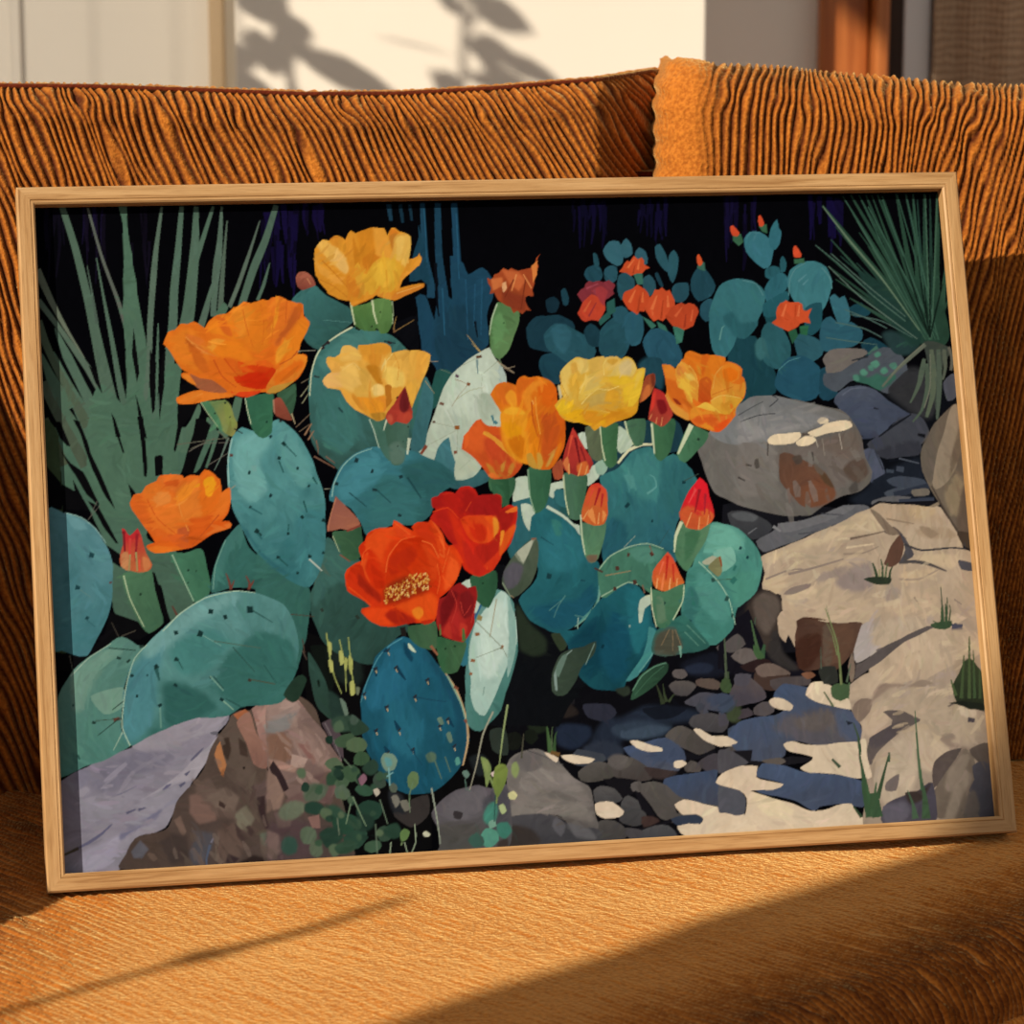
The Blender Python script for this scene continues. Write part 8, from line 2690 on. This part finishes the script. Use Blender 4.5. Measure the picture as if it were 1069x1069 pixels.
f 263e32 - 2443,4699 2445,4750 2387,4771 2338,4749 2317,4702 2362,4667 2418,4657
f 21352d - 2253,4616 2245,4675 2175,4708 2105,4684 2104,4626 2145,4577 2213,4578
f 2e4637 - 2113,4782 2102,4829 2032,4860 1969,4850 1948,4807 2007,4770 2068,4762
f 3c5542 - 2292,4818 2268,4850 2218,4862 2172,4838 2174,4796 2220,4774 2278,4776
f 293f34 - 2299,4275 2254,4298 2215,4286 2185,4244 2227,4206 2275,4182 2309,4220
f 43564b - 2183,3891 2168,3920 2146,3932 2122,3918 2122,3885 2134,3852 2162,3864
f 37473d - 2350,4336 2355,4382 2316,4403 2276,4386 2259,4337 2281,4294 2330,4289
f 515e52 - 2438,4411 2422,4436 2392,4433 2379,4409 2380,4380 2408,4362 2433,4381
f 445a46 - 2198,4329 2186,4358 2156,4367 2133,4343 2133,4307 2162,4292 2190,4299
f 304839 - 2270,4578 2261,4594 2236,4599 2219,4585 2225,4569 2239,4555 2260,4565
f 23392f - 1963,4596 1948,4616 1920,4618 1896,4605 1901,4583 1923,4573 1949,4577
f 23392f - 1794,4366 1781,4392 1759,4397 1732,4383 1739,4347 1760,4322 1789,4334
f 304839 - 2093,4623 2087,4639 2070,4646 2059,4631 2059,4613 2074,4601 2090,4607
f 38513e - 1891,4385 1883,4414 1851,4420 1826,4398 1835,4367 1857,4350 1888,4352
f 51644d - 2079,4432 2068,4460 2033,4470 2008,4444 2008,4410 2039,4397 2068,4406
f 1c3027 - 1986,4027 1975,4053 1950,4060 1931,4039 1931,4009 1955,3999 1980,3999
f 23392f - 2204,4749 2190,4764 2163,4771 2144,4753 2147,4737 2166,4722 2190,4732
f 1c3027 - 2052,4234 2044,4251 2006,4249 1984,4238 1981,4222 2008,4215 2038,4220
f 304839 - 2153,4257 2143,4277 2122,4279 2106,4266 2104,4243 2124,4236 2146,4239
f 38513e - 2396,4314 2383,4333 2360,4333 2338,4322 2341,4299 2361,4284 2382,4296
f 23392f - 2343,4319 2333,4340 2312,4353 2294,4333 2302,4303 2317,4278 2338,4294
f 1c3027 - 2055,4293 2038,4325 2010,4325 1993,4304 1987,4270 2013,4250 2040,4261
f 304839 - 2124,4488 2110,4505 2089,4512 2077,4495 2078,4476 2093,4459 2114,4466
f 1c3027 - 2188,4323 2180,4351 2156,4361 2143,4334 2143,4304 2161,4284 2185,4292
f 38513e - 2156,4748 2146,4768 2128,4769 2116,4755 2116,4735 2130,4720 2147,4729
f 304839 - 2288,4394 2279,4414 2255,4417 2240,4402 2238,4380 2259,4365 2281,4373
f 38513e - 2341,4312 2330,4335 2305,4346 2281,4325 2291,4296 2311,4274 2335,4287
f 304839 - 2159,4652 2147,4682 2114,4686 2087,4665 2091,4630 2118,4609 2151,4619
f 38513e - 2004,4262 1996,4290 1976,4292 1957,4278 1959,4242 1979,4228 1997,4237
f 51644d - 1775,4261 1763,4293 1732,4295 1712,4274 1708,4239 1736,4221 1767,4230
f 51644d - 2314,4723 2305,4743 2278,4744 2256,4731 2264,4712 2280,4695 2307,4703
f 38513e - 1865,4771 1856,4790 1833,4793 1809,4780 1810,4755 1834,4741 1858,4753
f 23392f - 2040,4269 2028,4295 1996,4304 1971,4282 1976,4251 2002,4236 2028,4246
f 51644d - 2038,4578 2028,4597 2005,4599 1990,4585 1992,4565 2008,4550 2027,4559
f 38513e - 2353,4316 2347,4335 2327,4338 2309,4325 2312,4304 2330,4290 2349,4298
f 445a46 - 2112,4471 2102,4492 2082,4500 2067,4482 2066,4455 2085,4445 2108,4445
f 7a5a68 - 2155,4323 2199,4285 2221,4327 2177,4373
f b0a89a - 2257,4411 2291,4396 2309,4430 2279,4458
f 6a6a60 - 2451,4504 2501,4498 2530,4557 2479,4579
f 6f6f66 - 2387,4467 2429,4453 2451,4504 2414,4551
l 698166 12,10,7 2106,4451 2163,4601 2192,4668
l 698166 10,8 2087,4499 2045,4643
l 5f725f 8,7 2259,4656 2262,4868
l 5f725f 8,7 2303,4479 2350,4661
l 8a9a80 10,8,7 2548,4673 2548,4804 2510,4883
l 8a9a80 8,7 2465,4799 2484,4890
l 8a9a80 8,7 2366,4793 2352,4882
l 5e6d5b 10,8 1983,4591 1991,4722
l 5f725f 8,7 2057,4170 2111,4239
f 6d8978 - 2329,4185 2357,4146 2422,4157 2453,4208 2424,4272 2365,4277 2338,4235
f 5a8f90 - 2355,4178 2404,4189 2409,4239 2367,4245
l 6fa0a0 13,10 2383,4254 2383,4385
l 6fa0a0 10,8 2363,4318 2414,4288
f 5e7751 - 2520,4327 2556,4288 2599,4307 2595,4381 2547,4422 2516,4393
l 5f795b 10,8,7 2559,4362 2523,4459 2520,4589
f 536c59 - 2663,4179 2706,4156 2741,4175 2732,4224 2684,4229
l 536c59 10,7 2727,4223 2768,4357
l 536c59 8,7 2804,4195 2838,4312
f 5f7a6a - 2823,4030 2857,4016 2870,4083 2844,4098
f 5f7a6a - 2763,3912 2797,3905 2811,3955 2785,3962
f 4f8a80 - 2878,4215 2904,4200 2917,4250 2883,4265
f 597546 - 2436,4732 2471,4701 2511,4728 2483,4783 2441,4789
l 647751 13,10 2449,4798 2439,4822
f b5b8a0 - 2605,4742 2627,4727 2659,4753 2641,4773 2613,4767
l 8f9a8a 12,10,7 2689,4419 2716,4650 2729,4831
l 9a9a86 13,12,8,5 3186,3884 3099,4045 3033,4273 2971,4451
l 8a9a68 15,13,10,5 3297,3839 3251,4037 3213,4234 3200,4299
f 5f7a70 - 2921,4317 2956,4302 2979,4336 2951,4368
l 4f6a60 8,7 2943,4367 2946,4450
f 738651 - 3071,4209 3120,4237 3141,4296 3128,4361 3097,4442 3088,4326
f 829557 - 3078,4226 3110,4261 3122,4328 3091,4293
f 738651 - 3200,4299 3252,4277 3263,4336 3227,4400 3186,4496 3186,4381
l 738651 20,15 3128,4361 3156,4445
l 738651 20,15,10 3212,4366 3181,4447 3165,4561
f c8b8b0 - 3138,4337 3164,4322 3188,4348 3161,4371
f 3f7a6c - 3058,4654 3088,4581 3149,4544 3178,4611 3138,4708 3080,4704
f 6f9a88 - 3098,4689 3141,4675 3154,4725 3103,4738
f 3a7264 - 3155,4709 3238,4697 3269,4765 3215,4819 3158,4791
f 4f8a78 - 3033,4784 3078,4737 3152,4758 3164,4824 3093,4877 3037,4849
f 36554c - 2930,4810 3001,4757 3048,4801 3044,4858 2977,4870
f 9aac7a - 3181,4579 3215,4564 3237,4615 3202,4642
l 2a4a44 8,7 3161,4495 3139,4691
f 708240>60733b@90 - 3177,4293 3229,4271 3268,4315 3235,4429 3170,4524 3143,4423
f 7d8d5a - 3296,4283 3331,4260 3352,4319 3322,4384 3294,4349
f b8b888 - 3256,4488 3299,4474 3327,4508 3303,4540 3262,4529
f a0b080 - 3182,4582 3217,4568 3230,4618 3196,4633
l 8f8f80 5,3 1892,1139 2029,1131
l 8f8f70 7,3 1895,1480 1968,1390
l 8f8f70 7,3 1903,1532 1971,1436
l 7a6f58 6,3 1907,1376 1971,1343
l 6a5a48 7,5 1848,1708 1961,1609
l 6a5a48 7,5 1868,1744 1951,1689
l 6a5a48 6,3 1948,1735 2009,1875
l 6a6a58 4,3 1063,1842 1246,1768
l 6a6a58 4,3 1271,1723 1357,1795
l 8a6a50 14,9 1908,1770 1965,1684
l 8a6a50 12,7 1932,1806 1979,1738
l 7a5a48 10,7 1968,1930 2119,2023
l 7a5a48 9,5 2055,1933 2121,1988
l 7a5a48 9,5 1993,1808 2004,1914
l 7a7a68 9,5 2032,2178 2079,2180
l 4a4038 10,7 1799,3365 1829,3435
l 4a3a30 9,7 1804,3279 1815,3382
l 17302f 28,24 1740,1817 1761,1844
l 24514f 10,7 1757,1835 1838,1926
l 17302f 28,24 1699,1930 1721,1939
l 24514f 12,9 1707,1956 1736,2045
l 17302f 24,21 1833,2013 1850,2019
l 17302f 24,21 1912,2147 1924,2156
l 17302f 24,21 1623,2206 1640,2216
l 24514f 14,9 1871,2259 1892,2347
l 17302f 28,21 1847,2372 1863,2390
l 17302f 24,21 1736,2498 1754,2498
l 24514f 10,7 1752,2429 1746,2481
l 17302f 28,17 2001,2404 2026,2422
l 17302f 24,17 1649,2668 1674,2677
l 24514f 14,9 1666,2677 1731,2740
l 17302f 28,17 1882,2669 1907,2678
l b8c0b0 12,9 1889,2695 1979,2786
l 17302f 21,17 1789,2791 1806,2796
l 17302f 27,21 1522,2489 1546,2507
l 24514f 17,9 1950,2087 1982,2141
l 17302f 21,14 1647,1779 1666,1762
l 17302f 21,17 1987,2647 2004,2656
l 17302f 31,24 1475,2032 1492,2039
l 6f9f9a 45,41 1521,1984 1527,2028
l 1a2f35 34,28 1629,2212 1637,2219
l 17302f 24,17 1470,2287 1486,2297
l 2b5c5f 14,9 1478,2296 1561,2348
l 17302f 38,31 1503,2462 1528,2481
l 2b5c5f 17,10 1519,2489 1550,2534
l 8a8a78 9,7 1339,2152 1375,2127
l 5a3a34 21,17 1344,1900 1370,1901
l 5a3a34 17,13 423,2805 443,2806
l 5f5f50 7,5 964,1808 1343,1769
"""

# ------------------------------------------------------------------ the framed picture, leaning back on the seat
PIC_W, PIC_H, RAIL = .700, .4888, .0130
h_ = Vector((.97986, .199683, 0)).normalized(); b_ = Vector((-.067472, .330951, .941233)).normalized(); n_ = h_.cross(b_)
centre = Vector((.0073, 2.16978, CAM_Z-.4286))
foot_ = centre-b_*(PIC_H/2+RAIL)
rot = Matrix((h_, b_, n_)).transposed()
pic = thing('framed_picture', 'large oak framed painting of flowering cacti leaning back on the sofa', 'picture', foot_, rot.to_euler())
MID = PIC_H/2+RAIL
# profile of a rail: distance outward from the opening, height towards the viewer
PROFILE = [(0, -.016), (0, -.0012), (.0012, -.0002), (.0024, -.0002), (.0029, -.0007), (.0034, 0), (.0117, 0), (.0130, -.0014), (.0130, -.025), (.003, -.025), (.003, -.016)]
def rail(length, loc, ang):
    bm = bmesh.new()
    L = [bm.verts.new((-(length/2+o), o, z)) for o, z in PROFILE]; Q = [bm.verts.new((length/2+o, o, z)) for o, z in PROFILE]
    k = len(PROFILE)
    for i in range(k): bm.faces.new((L[i], L[(i+1) % k], Q[(i+1) % k], Q[i]))
    bm.faces.new(L); bm.faces.new(Q[::-1])
    o = link('frame_rail', mesh_bm(bm, 'frame_rail'), OAK, pic)
    o.location = loc; o.rotation_euler = (0, 0, ang)
    return o
FZ = .011
rail(PIC_W, (0, MID+PIC_H/2, FZ), 0); rail(PIC_W, (0, MID-PIC_H/2, FZ), math.pi)
rail(PIC_H, (-PIC_W/2, MID, FZ), math.pi/2); rail(PIC_H, (PIC_W/2, MID, FZ), -math.pi/2)
bm = bmesh.new(); add_box(bm, (0, MID, -.0045), (PIC_W+.004, PIC_H+.004, .004))
link('backing_board', mesh_bm(bm, 'backing_board'), DARK, pic)
def print_mat():
    m, nt, b = mat('printed_paint', (.5, .5, .5), .9, 0)
    L = nt.links.new
    at = node(nt, 'ShaderNodeAttribute', attribute_name='ink')
    gn = node(nt, 'ShaderNodeVectorMath', operation='MULTIPLY'); gn.inputs[1].default_value = INK_GAIN
    L(at.outputs['Color'], gn.inputs[0]); L(gn.outputs[0], b.inputs['Base Color'])
    return m
INK_GAIN = (.72, .79, .935)
NX, NY = 960, 670
ink = paint_sheet(NX, NY)[::-1]
gx = np.linspace(-PIC_W/2-.0005, PIC_W/2+.0005, NX); gy = np.linspace(-PIC_H/2-.0005, PIC_H/2+.0005, NY)+MID
GX, GY = np.meshgrid(gx, gy)
sheet = link('painted_sheet', grid_mesh('painted_sheet', np.stack([GX, GY, np.full_like(GX, -.0005)], -1), ink, 'ink'), print_mat(), pic)
sheet['label'] = 'painting of prickly pears with orange, yellow and red flowers among rocks'
